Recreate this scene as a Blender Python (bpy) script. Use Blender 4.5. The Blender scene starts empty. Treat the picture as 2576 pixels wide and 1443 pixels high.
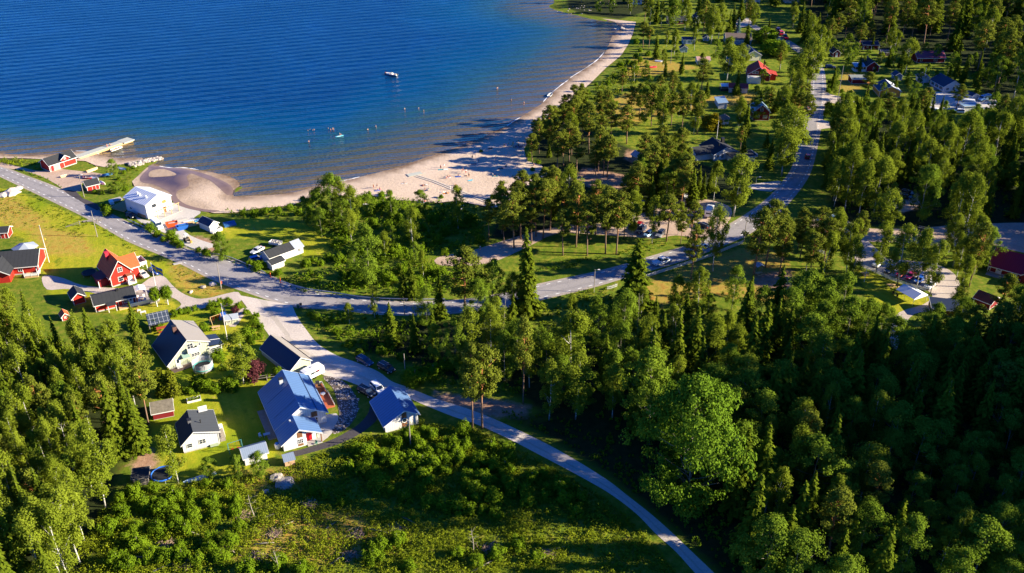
import bpy, bmesh, math, random
import numpy as np
from mathutils import Vector, Matrix, geometry
random.seed(7); RNG = np.random.default_rng(11)
SC = bpy.context.scene; COL = SC.collection
R = math.radians; PI = math.pi

# ------------------------------------------------------------------ camera, light, exposure
FOC, TILT, HCAM = 930.0, R(29.26), 124.0
cam_d = bpy.data.cameras.new('camera'); cam = bpy.data.objects.new('camera', cam_d); COL.objects.link(cam)
cam.location = (0, 0, HCAM); cam.rotation_euler = (PI/2-TILT, 0, 0)
cam_d.sensor_width = 36.0; cam_d.lens = 36.0*FOC/1024.0; cam_d.clip_start = 1; cam_d.clip_end = 9000
SC.camera = cam
SUN_EL, SUN_AZ = R(20.5), R(-4.0)          # azimuth from +X, towards -Y
sunv = Vector((math.cos(SUN_EL)*math.cos(SUN_AZ), math.cos(SUN_EL)*math.sin(SUN_AZ), math.sin(SUN_EL)))
w = bpy.data.worlds.new('World'); SC.world = w; w.use_nodes = True
nt = w.node_tree; nt.nodes.clear()
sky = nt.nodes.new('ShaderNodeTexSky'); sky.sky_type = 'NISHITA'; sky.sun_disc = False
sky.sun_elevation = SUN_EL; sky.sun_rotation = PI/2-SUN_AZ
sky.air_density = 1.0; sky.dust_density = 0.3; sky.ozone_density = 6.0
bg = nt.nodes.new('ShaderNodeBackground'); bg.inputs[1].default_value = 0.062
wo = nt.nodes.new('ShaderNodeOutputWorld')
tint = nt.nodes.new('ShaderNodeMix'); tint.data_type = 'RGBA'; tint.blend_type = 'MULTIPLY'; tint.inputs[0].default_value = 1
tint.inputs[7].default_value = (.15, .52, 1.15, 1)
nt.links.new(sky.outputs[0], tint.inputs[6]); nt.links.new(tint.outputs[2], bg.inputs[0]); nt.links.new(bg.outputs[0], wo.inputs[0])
sd = bpy.data.lights.new('sun', 'SUN'); sd.energy = 5.0; sd.angle = R(0.5); sd.color = (1.0, .88, .65)
so = bpy.data.objects.new('sun', sd); COL.objects.link(so)
so.rotation_euler = sunv.to_track_quat('Z', 'Y').to_euler()
SC.view_settings.view_transform = 'Standard'; SC.view_settings.look = 'None'
SC.view_settings.gamma = 1; SC.view_settings.exposure = 1.7
SC.cycles.max_bounces = 4; SC.cycles.diffuse_bounces = 2; SC.cycles.glossy_bounces = 2
SC.cycles.transmission_bounces = 3; SC.cycles.transparent_max_bounces = 4

# ------------------------------------------------------------------ pixel -> place (photo at 2576 wide)
S0 = 2576/1024
CT, ST = math.cos(TILT), math.sin(TILT)
def W(ox, oy, z=0.0):
    x = ox/S0-512; y = oy/S0-286.5
    d = (x, -y*ST+FOC*CT, -y*CT-FOC*ST); t = (z-HCAM)/d[2]
    return Vector((d[0]*t, d[1]*t, z))
def PX(p):
    x, y, z = p[0], p[1], p[2]-HCAM
    f = y*CT-z*ST; u = y*ST+z*CT
    return ((x/f*FOC+512)*S0, (286.5-u/f*FOC)*S0)
def h_from_top(b, ty):
    lo, hi = .2, 60
    for _ in range(40):
        m = (lo+hi)/2
        if PX((b.x, b.y, b.z+m))[1] > ty: lo = m
        else: hi = m
    return lo
def WP(pts, z=0): return [W(p[0], p[1], z) for p in pts]
def smooth(pts, n=6, closed=True):
    out = []; m = len(pts)
    rng = range(m) if closed else range(m-1)
    for i in rng:
        if closed: a, b, c, d = (pts[(i+k-1) % m] for k in range(4))
        else: a, b, c, d = pts[max(i-1, 0)], pts[i], pts[i+1], pts[min(i+2, m-1)]
        for k in range(n):
            t = k/n
            out.append(tuple(.5*((2*b[j])+(c[j]-a[j])*t+(2*a[j]-5*b[j]+4*c[j]-d[j])*t*t+(3*b[j]-a[j]-3*c[j]+d[j])*t**3) for j in range(2)))
    if not closed: out.append(tuple(pts[-1][:2]))
    return out
def inpoly(x, y, poly):
    x = np.asarray(x, float); y = np.asarray(y, float); r = np.zeros(x.shape, bool); n = len(poly)
    for i in range(n):
        x1, y1 = poly[i][0], poly[i][1]; x2, y2 = poly[i-1][0], poly[i-1][1]
        if y1 == y2: continue
        r ^= ((y1 > y) != (y2 > y)) & (x < (x2-x1)*(y-y1)/(y2-y1)+x1)
    return r
def polydist(x, y, poly, closed=True):
    x = np.asarray(x, float); y = np.asarray(y, float); r = np.full(x.shape, 1e9); n = len(poly)
    for i in range(0 if closed else 1, n):
        x1, y1 = poly[i-1][0], poly[i-1][1]; x2, y2 = poly[i][0], poly[i][1]
        dx, dy = x2-x1, y2-y1; L = dx*dx+dy*dy+1e-9
        t = np.clip(((x-x1)*dx+(y-y1)*dy)/L, 0, 1)
        r = np.minimum(r, np.hypot(x-x1-t*dx, y-y1-t*dy))
    return r

# ------------------------------------------------------------------ object helpers
def tag(o, label=None, cat=None, group=None, kind=None):
    if label: o['label'] = label
    if cat: o['category'] = cat
    if group: o['group'] = group
    if kind: o['kind'] = kind
    return o
def thing(name, label, cat, loc=(0, 0, 0), rz=0.0, group=None):
    o = bpy.data.objects.new(name, None); COL.objects.link(o)
    o.empty_display_size = .3; o.location = loc; o.rotation_euler = (0, 0, rz)
    return tag(o, label, cat, group)
def link(name, me, parent=None):
    o = bpy.data.objects.new(name, me); COL.objects.link(o)
    if parent is not None: o.parent = parent
    return o
def copy_tree(o, parent=None):
    c = o.copy(); COL.objects.link(c)
    if parent is not None: c.parent = parent
    for ch in o.children: copy_tree(ch, c)
    return c
class MB:
    def __init__(s): s.v = []; s.f = []; s.m = []
    def add(s, vs, fs, mi=0):
        n = len(s.v); s.v += [tuple(v) for v in vs]
        for f in fs: s.f.append(tuple(i+n for i in f)); s.m.append(mi)
        return s
    def box(s, x0, y0, z0, x1, y1, z1, mi=0, M=None):
        vs = [Vector((x, y, z)) for x in (x0, x1) for y in (y0, y1) for z in (z0, z1)]
        if M is not None: vs = [M @ v for v in vs]
        return s.add(vs, [(0, 1, 3, 2), (4, 6, 7, 5), (0, 4, 5, 1), (2, 3, 7, 6), (0, 2, 6, 4), (1, 5, 7, 3)], mi)
    def bar(s, a, b, w_, h_=None, mi=0):            # rectangular beam between two points
        a = Vector(a); b = Vector(b); d = b-a; L = d.length
        if L < 1e-6: return s
        q = d.to_track_quat('X', 'Z').to_matrix().to_4x4(); q.translation = a; h_ = h_ or w_
        return s.box(0, -w_/2, -h_/2, L, w_/2, h_/2, mi, q)
    def prism(s, prof, a, b, axis='y', mi=0):       # closed 2-D profile swept between a and b
        n = len(prof)
        if axis == 'y': vs = [(p[0], a, p[1]) for p in prof]+[(p[0], b, p[1]) for p in prof]
        elif axis == 'x': vs = [(a, p[0], p[1]) for p in prof]+[(b, p[0], p[1]) for p in prof]
        else: vs = [(p[0], p[1], a) for p in prof]+[(p[0], p[1], b) for p in prof]
        return s.add(vs, [tuple(range(n)), tuple(range(2*n-1, n-1, -1))]+[(i, i+n, (i+1) % n+n, (i+1) % n) for i in range(n)], mi)
    def tube(s, pts, rad, n=6, mi=0, cap=True):
        rings = []; P = [Vector(p) for p in pts]
        for i, p in enumerate(P):
            d = (P[min(i+1, len(P)-1)]-P[max(i-1, 0)]).normalized()
            u = d.orthogonal().normalized() if abs(d.z) < .99 else Vector((1, 0, 0)); v = d.cross(u).normalized(); u = v.cross(d)
            r = rad[i] if isinstance(rad, (list, tuple)) else rad
            rings.append([p+u*(r*math.cos(2*PI*k/n))+v*(r*math.sin(2*PI*k/n)) for k in range(n)])
        vs = [q for rg in rings for q in rg]; fs = []
        for i in range(len(P)-1):
            for k in range(n):
                a = i*n+k; b = i*n+(k+1) % n; fs.append((a, b, b+n, a+n))
        if cap: fs += [tuple(range(n-1, -1, -1)), tuple(range((len(P)-1)*n, len(P)*n))]
        return s.add(vs, fs, mi)
    def lathe(s, prof, n=12, c=(0, 0, 0), mi=0):
        vs = []; fs = []
        for r, z in prof: vs += [(c[0]+r*math.cos(2*PI*k/n), c[1]+r*math.sin(2*PI*k/n), c[2]+z) for k in range(n)]
        for i in range(len(prof)-1):
            for k in range(n): a = i*n+k; b = i*n+(k+1) % n; fs.append((a, b, b+n, a+n))
        fs += [tuple(range(n-1, -1, -1)), tuple(range((len(prof)-1)*n, len(prof)*n))]
        return s.add(vs, fs, mi)
    def mesh(s, name, mats, smooth_=False):
        me = bpy.data.meshes.new(name); me.from_pydata(s.v, [], s.f)
        for m in (mats if isinstance(mats, (list, tuple)) else [mats]): me.materials.append(m)
        if any(s.m): me.polygons.foreach_set('material_index', s.m)
        bm = bmesh.new(); bm.from_mesh(me); bmesh.ops.recalc_face_normals(bm, faces=bm.faces); bm.to_mesh(me); bm.free()
        if smooth_: me.polygons.foreach_set('use_smooth', [True]*len(me.polygons))
        me.update(); return me
    def build(s, name, mats, parent=None, smooth_=False): return link(name, s.mesh(name, mats, smooth_), parent)

# ------------------------------------------------------------------ materials
MATS = {}
def new_mat(name):
    m = bpy.data.materials.new(name); m.use_nodes = True; n = m.node_tree; n.nodes.clear()
    out = n.nodes.new('ShaderNodeOutputMaterial'); return m, n, out
def N(n, t, **k):
    x = n.nodes.new('ShaderNode'+t)
    for a, b in k.items(): setattr(x, a, b)
    return x
def L(n, a, b): n.links.new(a, b)
def noise(n, scale, detail=3, rough=.6, vec=None, dist=0):
    x = N(n, 'TexNoise'); x.inputs['Scale'].default_value = scale; x.inputs['Detail'].default_value = detail
    x.inputs['Roughness'].default_value = rough; x.inputs['Distortion'].default_value = dist
    if vec is not None: L(n, vec, x.inputs['Vector'])
    return x
def ramp(n, fac, stops):
    x = N(n, 'ValToRGB'); e = x.color_ramp.elements
    while len(e) < len(stops): e.new(.5)
    for i, (p, c) in enumerate(stops): e[i].position = p; e[i].color = (*c, 1)
    L(n, fac, x.inputs[0]); return x
def mixc(n, fac, a, b, mode='MIX'):
    x = N(n, 'Mix', data_type='RGBA', blend_type=mode)
    if isinstance(fac, (int, float)): x.inputs[0].default_value = fac
    else: L(n, fac, x.inputs[0])
    for i, v in ((6, a), (7, b)):
        if isinstance(v, tuple): x.inputs[i].default_value = (*v, 1)
        else: L(n, v, x.inputs[i])
    return x.outputs[2]
def mathn(n, op, a, b=0.0, clamp=False):
    x = N(n, 'Math', operation=op, use_clamp=clamp)
    for i, v in enumerate((a, b)):
        if isinstance(v, (int, float)): x.inputs[i].default_value = v
        else: L(n, v, x.inputs[i])
    return x.outputs[0]
def bump(n, h, strength=.3, dist=.05):
    x = N(n, 'Bump'); x.inputs['Strength'].default_value = strength; x.inputs['Distance'].default_value = dist
    L(n, h, x.inputs['Height']); return x.outputs[0]
def principled(n, out, col, rough=.7, spec=.3, nrm=None, metal=0):
    p = N(n, 'BsdfPrincipled')
    if isinstance(col, tuple): p.inputs['Base Color'].default_value = (*col, 1)
    else: L(n, col, p.inputs['Base Color'])
    if isinstance(rough, (int, float)): p.inputs['Roughness'].default_value = rough
    else: L(n, rough, p.inputs['Roughness'])
    p.inputs['Specular IOR Level'].default_value = spec; p.inputs['Metallic'].default_value = metal
    if nrm is not None: L(n, nrm, p.inputs['Normal'])
    L(n, p.outputs[0], out.inputs[0]); return p
def plain(name, c, rough=.6, spec=.3, var=.15, scale=3.0, metal=0):
    if name in MATS: return MATS[name]
    m, n, o = new_mat(name); tc = N(n, 'TexCoord')
    z = noise(n, scale, 3, .6, tc.outputs['Object'])
    c2 = mixc(n, z.outputs[0], tuple(max(0, v*(1-var)) for v in c), tuple(min(1, v*(1+var)) for v in c))
    principled(n, o, c2, rough, spec, None, metal); MATS[name] = m; return m
def boards(name, c, period=.16, axis='h', rough=.75, var=.12, depth=.6):
    """painted boards: vertical (h), or lying (z)"""
    if name in MATS: return MATS[name]
    m, n, o = new_mat(name); tc = N(n, 'TexCoord'); sp = N(n, 'SeparateXYZ'); L(n, tc.outputs['Object'], sp.inputs[0])
    s = sp.outputs[2] if axis == 'z' else mathn(n, 'ADD', sp.outputs[0], sp.outputs[1])
    fr = mathn(n, 'FRACT', mathn(n, 'DIVIDE', s, period)); g = mathn(n, 'LESS_THAN', fr, .16)
    z = noise(n, 2.0, 4, .6, tc.outputs['Object'])
    base = mixc(n, z.outputs[0], tuple(v*(1-var) for v in c), tuple(min(1, v*(1+var)) for v in c))
    col = mixc(n, mathn(n, 'MULTIPLY', g, depth), base, tuple(v*.35 for v in c))
    principled(n, o, col, rough, .2, bump(n, g, -.4, .02)); MATS[name] = m; return m
def roofing(name, c, period=.45, axis=0, rough=.45, spec=.4, var=.15, tile=0, groove=.5):
    if name in MATS: return MATS[name]
    m, n, o = new_mat(name); tc = N(n, 'TexCoord'); sp = N(n, 'SeparateXYZ'); L(n, tc.outputs['Object'], sp.inputs[0])
    fr = mathn(n, 'FRACT', mathn(n, 'DIVIDE', sp.outputs[axis], period)); g = mathn(n, 'LESS_THAN', fr, .2)
    if tile:
        f2 = mathn(n, 'FRACT', mathn(n, 'DIVIDE', sp.outputs[2], tile)); g = mathn(n, 'MAXIMUM', g, mathn(n, 'LESS_THAN', f2, .22))
    z = noise(n, 1.2, 5, .65, tc.outputs['Object'])
    base = mixc(n, z.outputs[0], tuple(v*(1-var) for v in c), tuple(min(1, v*(1+var)) for v in c))
    col = mixc(n, mathn(n, 'MULTIPLY', g, groove), base, tuple(v*.4 for v in c))
    principled(n, o, col, rough, spec, bump(n, g, -.5, .04)); MATS[name] = m; return m
def glass_mat():
    if 'glass' in MATS: return MATS['glass']
    m, n, o = new_mat('glass'); principled(n, o, (.02, .03, .045), .06, .6); MATS['glass'] = m; return m

WHITE = plain('white_paint', (.68, .67, .64), .5, .3, .05)
BLACKM = plain('black_metal', (.02, .02, .022), .5, .4)
GLASS = glass_mat()
STEEL = plain('galvanised_steel', (.42, .44, .46), .4, .5, .15)
TIMBER = plain('raw_timber', (.55, .36, .17), .8, .2, .25, 2)
OLDWOOD = plain('grey_weathered_wood', (.25, .22, .19), .85, .2, .25, 2)
RUBBER = plain('tyre_rubber', (.015, .015, .016), .8, .2)
CONCRETE = plain('concrete', (.38, .36, .34), .9, .2, .12, 1)
RED = boards('falu_red_boards', (.40, .026, .016), .2)
REDD = boards('dark_red_boards', (.2, .016, .02), .2)
WHITEB = boards('white_boards', (.60, .59, .57), .5, 'h', .6, .04, .45)
GREENB = boards('pale_green_boards', (.44, .47, .33), .5, 'h', .7, .04, .45)
BLUEB = boards('blue_grey_boards', (.20, .30, .38), .2)
YELLOWB = boards('pale_yellow_boards', (.66, .62, .42), .2)
ORANGEB = boards('ochre_boards', (.62, .29, .07), .25, 'z')
BROWNB = boards('brown_boards', (.20, .09, .04), .18)
ROOF_BLACK = roofing('black_felt_roof', (.030, .032, .036), 1.0, 0, .75, .25, .25, 0, .25)
ROOF_NAVY = roofing('blue_black_metal_roof', (.022, .034, .07), .5, 1, .5, .25)
ROOF_BLUE = roofing('blue_grey_metal_roof', (.085, .16, .32), .8, 1, .38, .5, .14, 0, .5)
ROOF_ORANGE = roofing('orange_clay_tiles', (.58, .11, .035), .3, 0, .7, .2, .2, .28)
ROOF_RED = roofing('red_metal_roof', (.36, .035, .03), .35, 0, .5, .3, .15, 0, .35)
ROOF_DKRED = roofing('dark_red_roof', (.16, .02, .025), .4, 0, .6, .2)
ROOF_WHITE = roofing('white_corrugated_metal_roof', (.66, .70, .76), .9, 1, .4, .4, .05, 0, .75)
ROOF_GREY = roofing('grey_metal_roof', (.32, .36, .42), .3, 0, .5, .4, .1)
ROOF_MOSS = plain('mossy_felt_roof', (.16, .14, .11), .95, .1, .6, 1.6)
SOLAR = None
# ------------------------------------------------------------------ shore, ground, water
SHORE = [(-200,372),(-60,384),(0,387),(70,390),(140,388),(190,381),(235,383),(261,394),(313,399),(353,397),(385,397),(405,399),(392,408),(400,419),(430,423),(461,423),(520,432),(570,443),(602,458),(610,472),(594,483),(576,493),(604,496),(630,494),(670,492),(712,489),(760,480),(802,467),(857,456),(905,446),(950,435),(1008,420),(1062,400),(1107,386),(1175,361),(1209,350),(1242,332),(1278,316),(1310,296),(1332,282),(1368,258),(1413,214),(1448,189),(1484,166),(1511,146),(1526,129),(1538,100),(1545,86),(1562,72),(1552,61),(1520,53),(1484,47),(1449,38),(1413,30),(1380,17),(1395,5),(1375,-15),(1330,-45),(1280,-80)]
SHW = [tuple(v[:2]) for v in WP(SHORE, -.3)]
SHW = smooth(SHW, 3, False)
WATER_POLY = SHW + [(-50, 1500), (-3000, 3000), (-3000, 350)]
def shore_d(x, y):
    d = polydist(x, y, SHW, False); return np.where(inpoly(x, y, WATER_POLY), -d, d)
def hill(x, y):                       # unseen wooded rises shaped to shade the lower right and parking ground
    x = np.asarray(x, float); y = np.asarray(y, float)
    g = 43*np.exp(-(np.maximum(0, 152-x)/18)**2-(np.maximum(0, 155-y)/65)**2-(np.maximum(0, y-155)/28)**2)+25*np.exp(-(np.maximum(0, 205-x)/20)**2-((y-262)/17)**2)
    return np.maximum(0, g-.6)*np.exp(-(np.maximum(0, x-230)/60)**2)
def hz(x, y):
    d = shore_d(np.asarray(x, float), np.asarray(y, float))
    return np.where(d < 0, np.maximum(-.3+.05*d, -4), np.minimum(0, -.3+.045*d))+hill(x, y)
def mesh_np(name, V, F, mat, attrs=None, smooth_=True):
    me = bpy.data.meshes.new(name); me.vertices.add(len(V)); me.vertices.foreach_set('co', np.asarray(V, np.float32).ravel())
    F = np.asarray(F); k = F.shape[1]; me.loops.add(F.size); me.loops.foreach_set('vertex_index', F.ravel().astype(np.int32))
    me.polygons.add(len(F)); me.polygons.foreach_set('loop_start', np.arange(0, F.size, k, dtype=np.int32))
    me.update(calc_edges=True); me.polygons.foreach_set('use_smooth', [smooth_]*len(F))
    for m in (mat if isinstance(mat, list) else [mat]): me.materials.append(m)
    for an, (dom, arr) in (attrs or {}).items():
        a = me.attributes.new(an, 'FLOAT', dom); a.data.foreach_set('value', np.asarray(arr, np.float32).ravel())
    me.validate(); return me
def grid(xs, ys):
    X, Y = np.meshgrid(xs, ys); nx, ny = len(xs), len(ys)
    i = np.arange(nx*ny).reshape(ny, nx)
    F = np.stack([i[:-1, :-1], i[:-1, 1:], i[1:, 1:], i[1:, :-1]], -1).reshape(-1, 4)
    return X.ravel(), Y.ravel(), F
def P2(pts): return [tuple(v[:2]) for v in WP(pts)]

LAWN = [P2(p) for p in (
 [(-60,465),(30,478),(120,512),(232,562),(330,615),(480,694),(560,716),(575,735),(500,745),(440,715),(410,690),(350,650),(250,690),(180,700),(110,690),(60,600),(-60,560)],
 [(375,800),(430,792),(520,777),(580,767),(625,805),(660,850),(690,900),(720,960),(650,965),(550,980),(400,990),(375,960)],
 [(380,1010),(520,985),(650,962),(720,960),(700,1100),(690,1150),(600,1190),(470,1205),(400,1190),(380,1100)],
 [(545,570),(620,545),(760,560),(840,600),(800,660),(760,640),(700,600),(650,600),(560,600)],
 [(120,740),(300,790),(430,790),(460,775),(440,760),(200,700),(140,700)],
 [(1570,215),(1620,150),(1640,110),(1640,70),(1720,60),(1800,130),(1900,150),(1990,150),(2000,250),(1900,300),(1800,330),(1560,330),(1480,280),(1510,250)],
 [(1540,290),(1780,310),(1900,330),(1780,400),(1600,380),(1540,350)],
 [(2160,680),(2200,690),(2340,750),(2330,780),(2250,790),(2180,750)],
 [(1480,650),(1620,640),(1700,610),(1620,600),(1400,640),(1220,680),(1260,700)],
 [(2075,170),(2110,180),(2140,260),(2080,310)], [(2200,240),(2300,250),(2280,290),(2200,270)], [(2280,150),(2400,170),(2400,200),(2280,190)])]
DRY = [P2(p) for p in (
 [(430,655),(500,690),(560,716),(580,730),(540,748),(480,735),(440,710)], [(60,560),(200,590),(240,640),(120,640)], [(-40,470),(40,500),(120,560),(60,580),(-40,540)],
 [(1540,760),(1640,705),(1760,665),(1870,622),(1960,640),(2000,700),(1960,760),(1800,740),(1640,770)],
 [(1480,270),(1620,220),(1800,240),(1900,230),(1900,260),(1700,280),(1560,320)], [(1600,140),(1660,150),(1760,170),(1640,190),(1560,200)],
 [(600,1190),(760,1180),(760,1230),(640,1240)], [(680,1300),(900,1290),(1000,1380),(800,1420),(600,1400)], [(2120,180),(2170,190),(2160,230),(2110,230)])]
DIRT = [P2(p) for p in (
 [(1470,420),(1570,440),(1590,460),(1540,480),(1480,470),(1440,450)], [(1090,985),(1200,1000),(1330,1020),(1330,1050),(1200,1045),(1090,1005)], [(330,1150),(380,1130),(400,1170),(340,1210)],
 [(1900,690),(1990,680),(1990,730),(1900,720)], [(2250,490),(2310,480),(2320,520),(2250,540)], [(1580,375),(1640,390),(1620,420),(1570,400)],[(480,590),(560,610),(540,640),(470,620)])]
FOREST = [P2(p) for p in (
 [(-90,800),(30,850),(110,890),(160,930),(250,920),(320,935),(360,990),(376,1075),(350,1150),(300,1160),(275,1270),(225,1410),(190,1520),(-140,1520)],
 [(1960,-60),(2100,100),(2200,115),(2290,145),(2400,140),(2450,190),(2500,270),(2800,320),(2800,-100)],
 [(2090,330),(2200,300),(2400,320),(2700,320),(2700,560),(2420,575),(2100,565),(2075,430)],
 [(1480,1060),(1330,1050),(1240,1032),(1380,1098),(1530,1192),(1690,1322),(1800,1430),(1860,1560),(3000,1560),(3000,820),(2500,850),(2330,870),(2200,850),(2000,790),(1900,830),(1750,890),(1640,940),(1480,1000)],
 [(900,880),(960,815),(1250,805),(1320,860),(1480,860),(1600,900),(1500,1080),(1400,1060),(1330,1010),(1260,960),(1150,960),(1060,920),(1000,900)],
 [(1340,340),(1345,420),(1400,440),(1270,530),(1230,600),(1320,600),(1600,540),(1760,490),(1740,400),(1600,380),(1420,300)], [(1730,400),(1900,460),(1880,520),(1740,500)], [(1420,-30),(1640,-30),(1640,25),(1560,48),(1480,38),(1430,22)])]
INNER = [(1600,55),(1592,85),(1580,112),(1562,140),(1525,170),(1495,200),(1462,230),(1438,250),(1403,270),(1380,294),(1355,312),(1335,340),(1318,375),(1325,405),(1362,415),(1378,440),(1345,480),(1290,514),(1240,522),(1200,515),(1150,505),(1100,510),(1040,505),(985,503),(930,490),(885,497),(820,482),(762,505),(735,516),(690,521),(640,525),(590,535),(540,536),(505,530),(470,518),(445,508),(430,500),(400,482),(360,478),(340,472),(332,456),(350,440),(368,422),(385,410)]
SHORE2 = [(-80,380),(0,380),(70,383),(140,381),(190,374),(240,376),(261,386),(313,392),(355,391),(362,403),(330,409),(300,414),(268,421),(240,416),(215,405),(150,402),(60,397),(-80,396)]
def soft(x, y, polys, edge=2.5, wts=None):
    r = np.zeros(x.shape)
    for ip, p in enumerate(polys):
        xs = [q[0] for q in p]; ys = [q[1] for q in p]
        k = (x > min(xs)-9) & (x < max(xs)+9) & (y > min(ys)-9) & (y < max(ys)+9)
        if not k.any(): continue
        d = polydist(x[k], y[k], p); s = np.where(inpoly(x[k], y[k], p), d, -d)
        r[k] = np.maximum(r[k], np.clip(.5+s/(2*edge), 0, 1)*(1 if wts is None else wts[ip]))
    return r
def axis_(lo, hi, step, ext):
    a = list(np.arange(lo, hi+.1, step))
    return np.array([lo-e for e in ext[::-1]]+a+[hi+e for e in ext])
gx, gy, gf = grid(axis_(-330, 360, 2.5, [20, 60, 150, 400, 1200, 4000]), axis_(90, 620, 2.5, [20, 60, 150, 400, 1200, 4000]))
core = (np.abs(gx) < 400) & (gy > 60) & (gy < 700)
att = {k: np.zeros(gx.shape) for k in ('lawn', 'dry', 'dirt', 'forest')}
for k, pl, e in (('lawn', LAWN, 1.5), ('dry', DRY, 5), ('dirt', DIRT, 2.5), ('forest', FOREST, 4)): att[k][core] = soft(gx[core], gy[core], pl, e, [1 if i < 5 or i == 7 else .36 for i in range(20)] if k == 'lawn' else None)  # far village lawns toned down in colour in place of tree shade
gz = np.where(core, 0, 0.)
gz = np.zeros(gx.shape); gz[core] = hz(gx[core], gy[core]); fw = ~core & inpoly(gx, gy, WATER_POLY); gz[fw] = -4
m, n, o = new_mat('ground_cover_soil'); tc = N(n, 'TexCoord'); ob = tc.outputs['Object']
def at(n, nm): a = N(n, 'Attribute', attribute_name=nm); return a.outputs['Fac']
n1 = noise(n, .06, 5, .65, ob); n2 = noise(n, .5, 5, .7, ob); n3 = noise(n, 3.0, 3, .7, ob)
rough_ = ramp(n, n2.outputs[0], [(.3, (.05, .10, .010)), (.5, (.12, .165, .014)), (.7, (.24, .20, .035))])
lawn_ = ramp(n, n1.outputs[0], [(.32, (.15, .22, .008)), (.5, (.31, .30, .018)), (.68, (.43, .35, .035))])
lawn_ = mixc(n, ramp(n, noise(n, 1.1, 4, .75, ob).outputs[0], [(.42, (0, 0, 0)), (.62, (.8, .8, .8))]).outputs[0], lawn_.outputs[0], (.22, .27, .012))
sp_ = N(n, 'SeparateXYZ'); L(n, ob, sp_.inputs[0]); mw = mathn(n, 'ADD', mathn(n, 'MULTIPLY', sp_.outputs[0], 2.6), mathn(n, 'ADD', mathn(n, 'MULTIPLY', sp_.outputs[1], 1.1), mathn(n, 'MULTIPLY', n1.outputs[0], 8)))
lawn_ = mixc(n, mathn(n, 'MULTIPLY', mathn(n, 'GREATER_THAN', mathn(n, 'SINE', mw), .1), .22), lawn_, (.15, .2, .012))
wn = noise(n, .16, 5, .7, ob, .8); lawn_ = mixc(n, ramp(n, wn.outputs[0], [(.60, (0, 0, 0)), (.70, (.7, .7, .7))]).outputs[0], lawn_, (.36, .25, .08)); lawn_ = mixc(n, ramp(n, wn.outputs[0], [(.30, (.8, .8, .8)), (.41, (0, 0, 0))]).outputs[0], lawn_, (.09, .16, .01))
dry_ = ramp(n, n2.outputs[0], [(.3, (.20, .20, .02)), (.5, (.40, .27, .06)), (.68, (.34, .13, .03))])
dirt_ = ramp(n, n2.outputs[0], [(.3, (.24, .13, .08)), (.7, (.42, .27, .18))])
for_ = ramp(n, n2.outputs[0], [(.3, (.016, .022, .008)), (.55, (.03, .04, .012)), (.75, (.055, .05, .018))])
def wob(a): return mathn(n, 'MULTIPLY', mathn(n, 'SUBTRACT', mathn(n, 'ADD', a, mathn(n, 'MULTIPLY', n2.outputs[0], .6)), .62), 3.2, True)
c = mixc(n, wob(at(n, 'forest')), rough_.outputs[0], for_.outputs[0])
c = mixc(n, wob(at(n, 'lawn')), c, lawn_)
c = mixc(n, mathn(n, 'MULTIPLY', wob(at(n, 'dry')), .75), c, dry_.outputs[0])
c = mixc(n, wob(at(n, 'dirt')), c, dirt_.outputs[0])
hb = mathn(n, 'ADD', n3.outputs[0], mathn(n, 'MULTIPLY', n2.outputs[0], 2))
principled(n, o, c, .95, .05, bump(n, hb, .5, .15))
BEACHES = [P2([(p[0]-6, p[1]-7) for p in SHORE[SHORE.index((400,419)):SHORE.index((1484,47))]]+INNER), P2(SHORE2)]
for b_ in BEACHES: gz[core] -= .4*inpoly(gx[core], gy[core], b_)
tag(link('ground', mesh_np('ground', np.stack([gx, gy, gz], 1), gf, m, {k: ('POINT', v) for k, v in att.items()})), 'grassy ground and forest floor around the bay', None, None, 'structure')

# water: its colour follows the depth of the bed below
wx, wy, wf = grid(axis_(-420, 180, 4, [60, 200, 600, 2500]), axis_(255, 720, 4, [60, 200, 600, 2500]))
dd = np.maximum(0, -shore_d(wx, wy)); fac = np.interp(wx, [-190, -110, -60, 40, 150], [2.2, 1.6, 1.15, 1.45, 2.2])
dep = np.clip(dd*fac/130, 0, 1)
m, n, o = new_mat('lake_water'); tc = N(n, 'TexCoord'); ob = tc.outputs['Object']
a = at(n, 'depth'); z = noise(n, .012, 4, .6, ob)
z4 = noise(n, .05, 4, .6, ob)
a = mathn(n, 'ADD', a, mathn(n, 'MULTIPLY', mathn(n, 'SUBTRACT', z.outputs[0], .5), .22))
a = mathn(n, 'ADD', a, mathn(n, 'MULTIPLY', mathn(n, 'SUBTRACT', z4.outputs[0], .5), .05))
cr = ramp(n, a, [(0.0, (.13, .095, .055)), (.05, (.085, .07, .038)), (.22, (.048, .056, .038)), (.36, (.012, .055, .075)), (.54, (.0, .043, .12)), (.85, (.0, .026, .11))])
mp = N(n, 'Mapping'); L(n, ob, mp.inputs[0]); mp.inputs['Rotation'].default_value = (0, 0, R(-112))
def wave(sc, dist, ds):
    v = N(n, 'TexWave', wave_type='BANDS', bands_direction='X', wave_profile='SIN'); L(n, mp.outputs[0], v.inputs['Vector'])
    v.inputs['Scale'].default_value = sc; v.inputs['Distortion'].default_value = dist; v.inputs['Detail'].default_value = 3; v.inputs['Detail Scale'].default_value = ds; v.inputs['Detail Roughness'].default_value = .6; return v.outputs[0]
w1 = wave(.046, 3.6, .3)
mp.inputs['Scale'].default_value = (1, 1, 1); mp2 = N(n, 'Mapping'); L(n, ob, mp2.inputs[0]); mp2.inputs['Rotation'].default_value = (0, 0, R(-103)); mp_ = mp; mp = mp2; w2 = wave(.13, 4, .7); mp = mp_
n4 = noise(n, .7, 4, .6, ob); wind = noise(n, .015, 3, .55, ob, 1.5)
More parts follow.
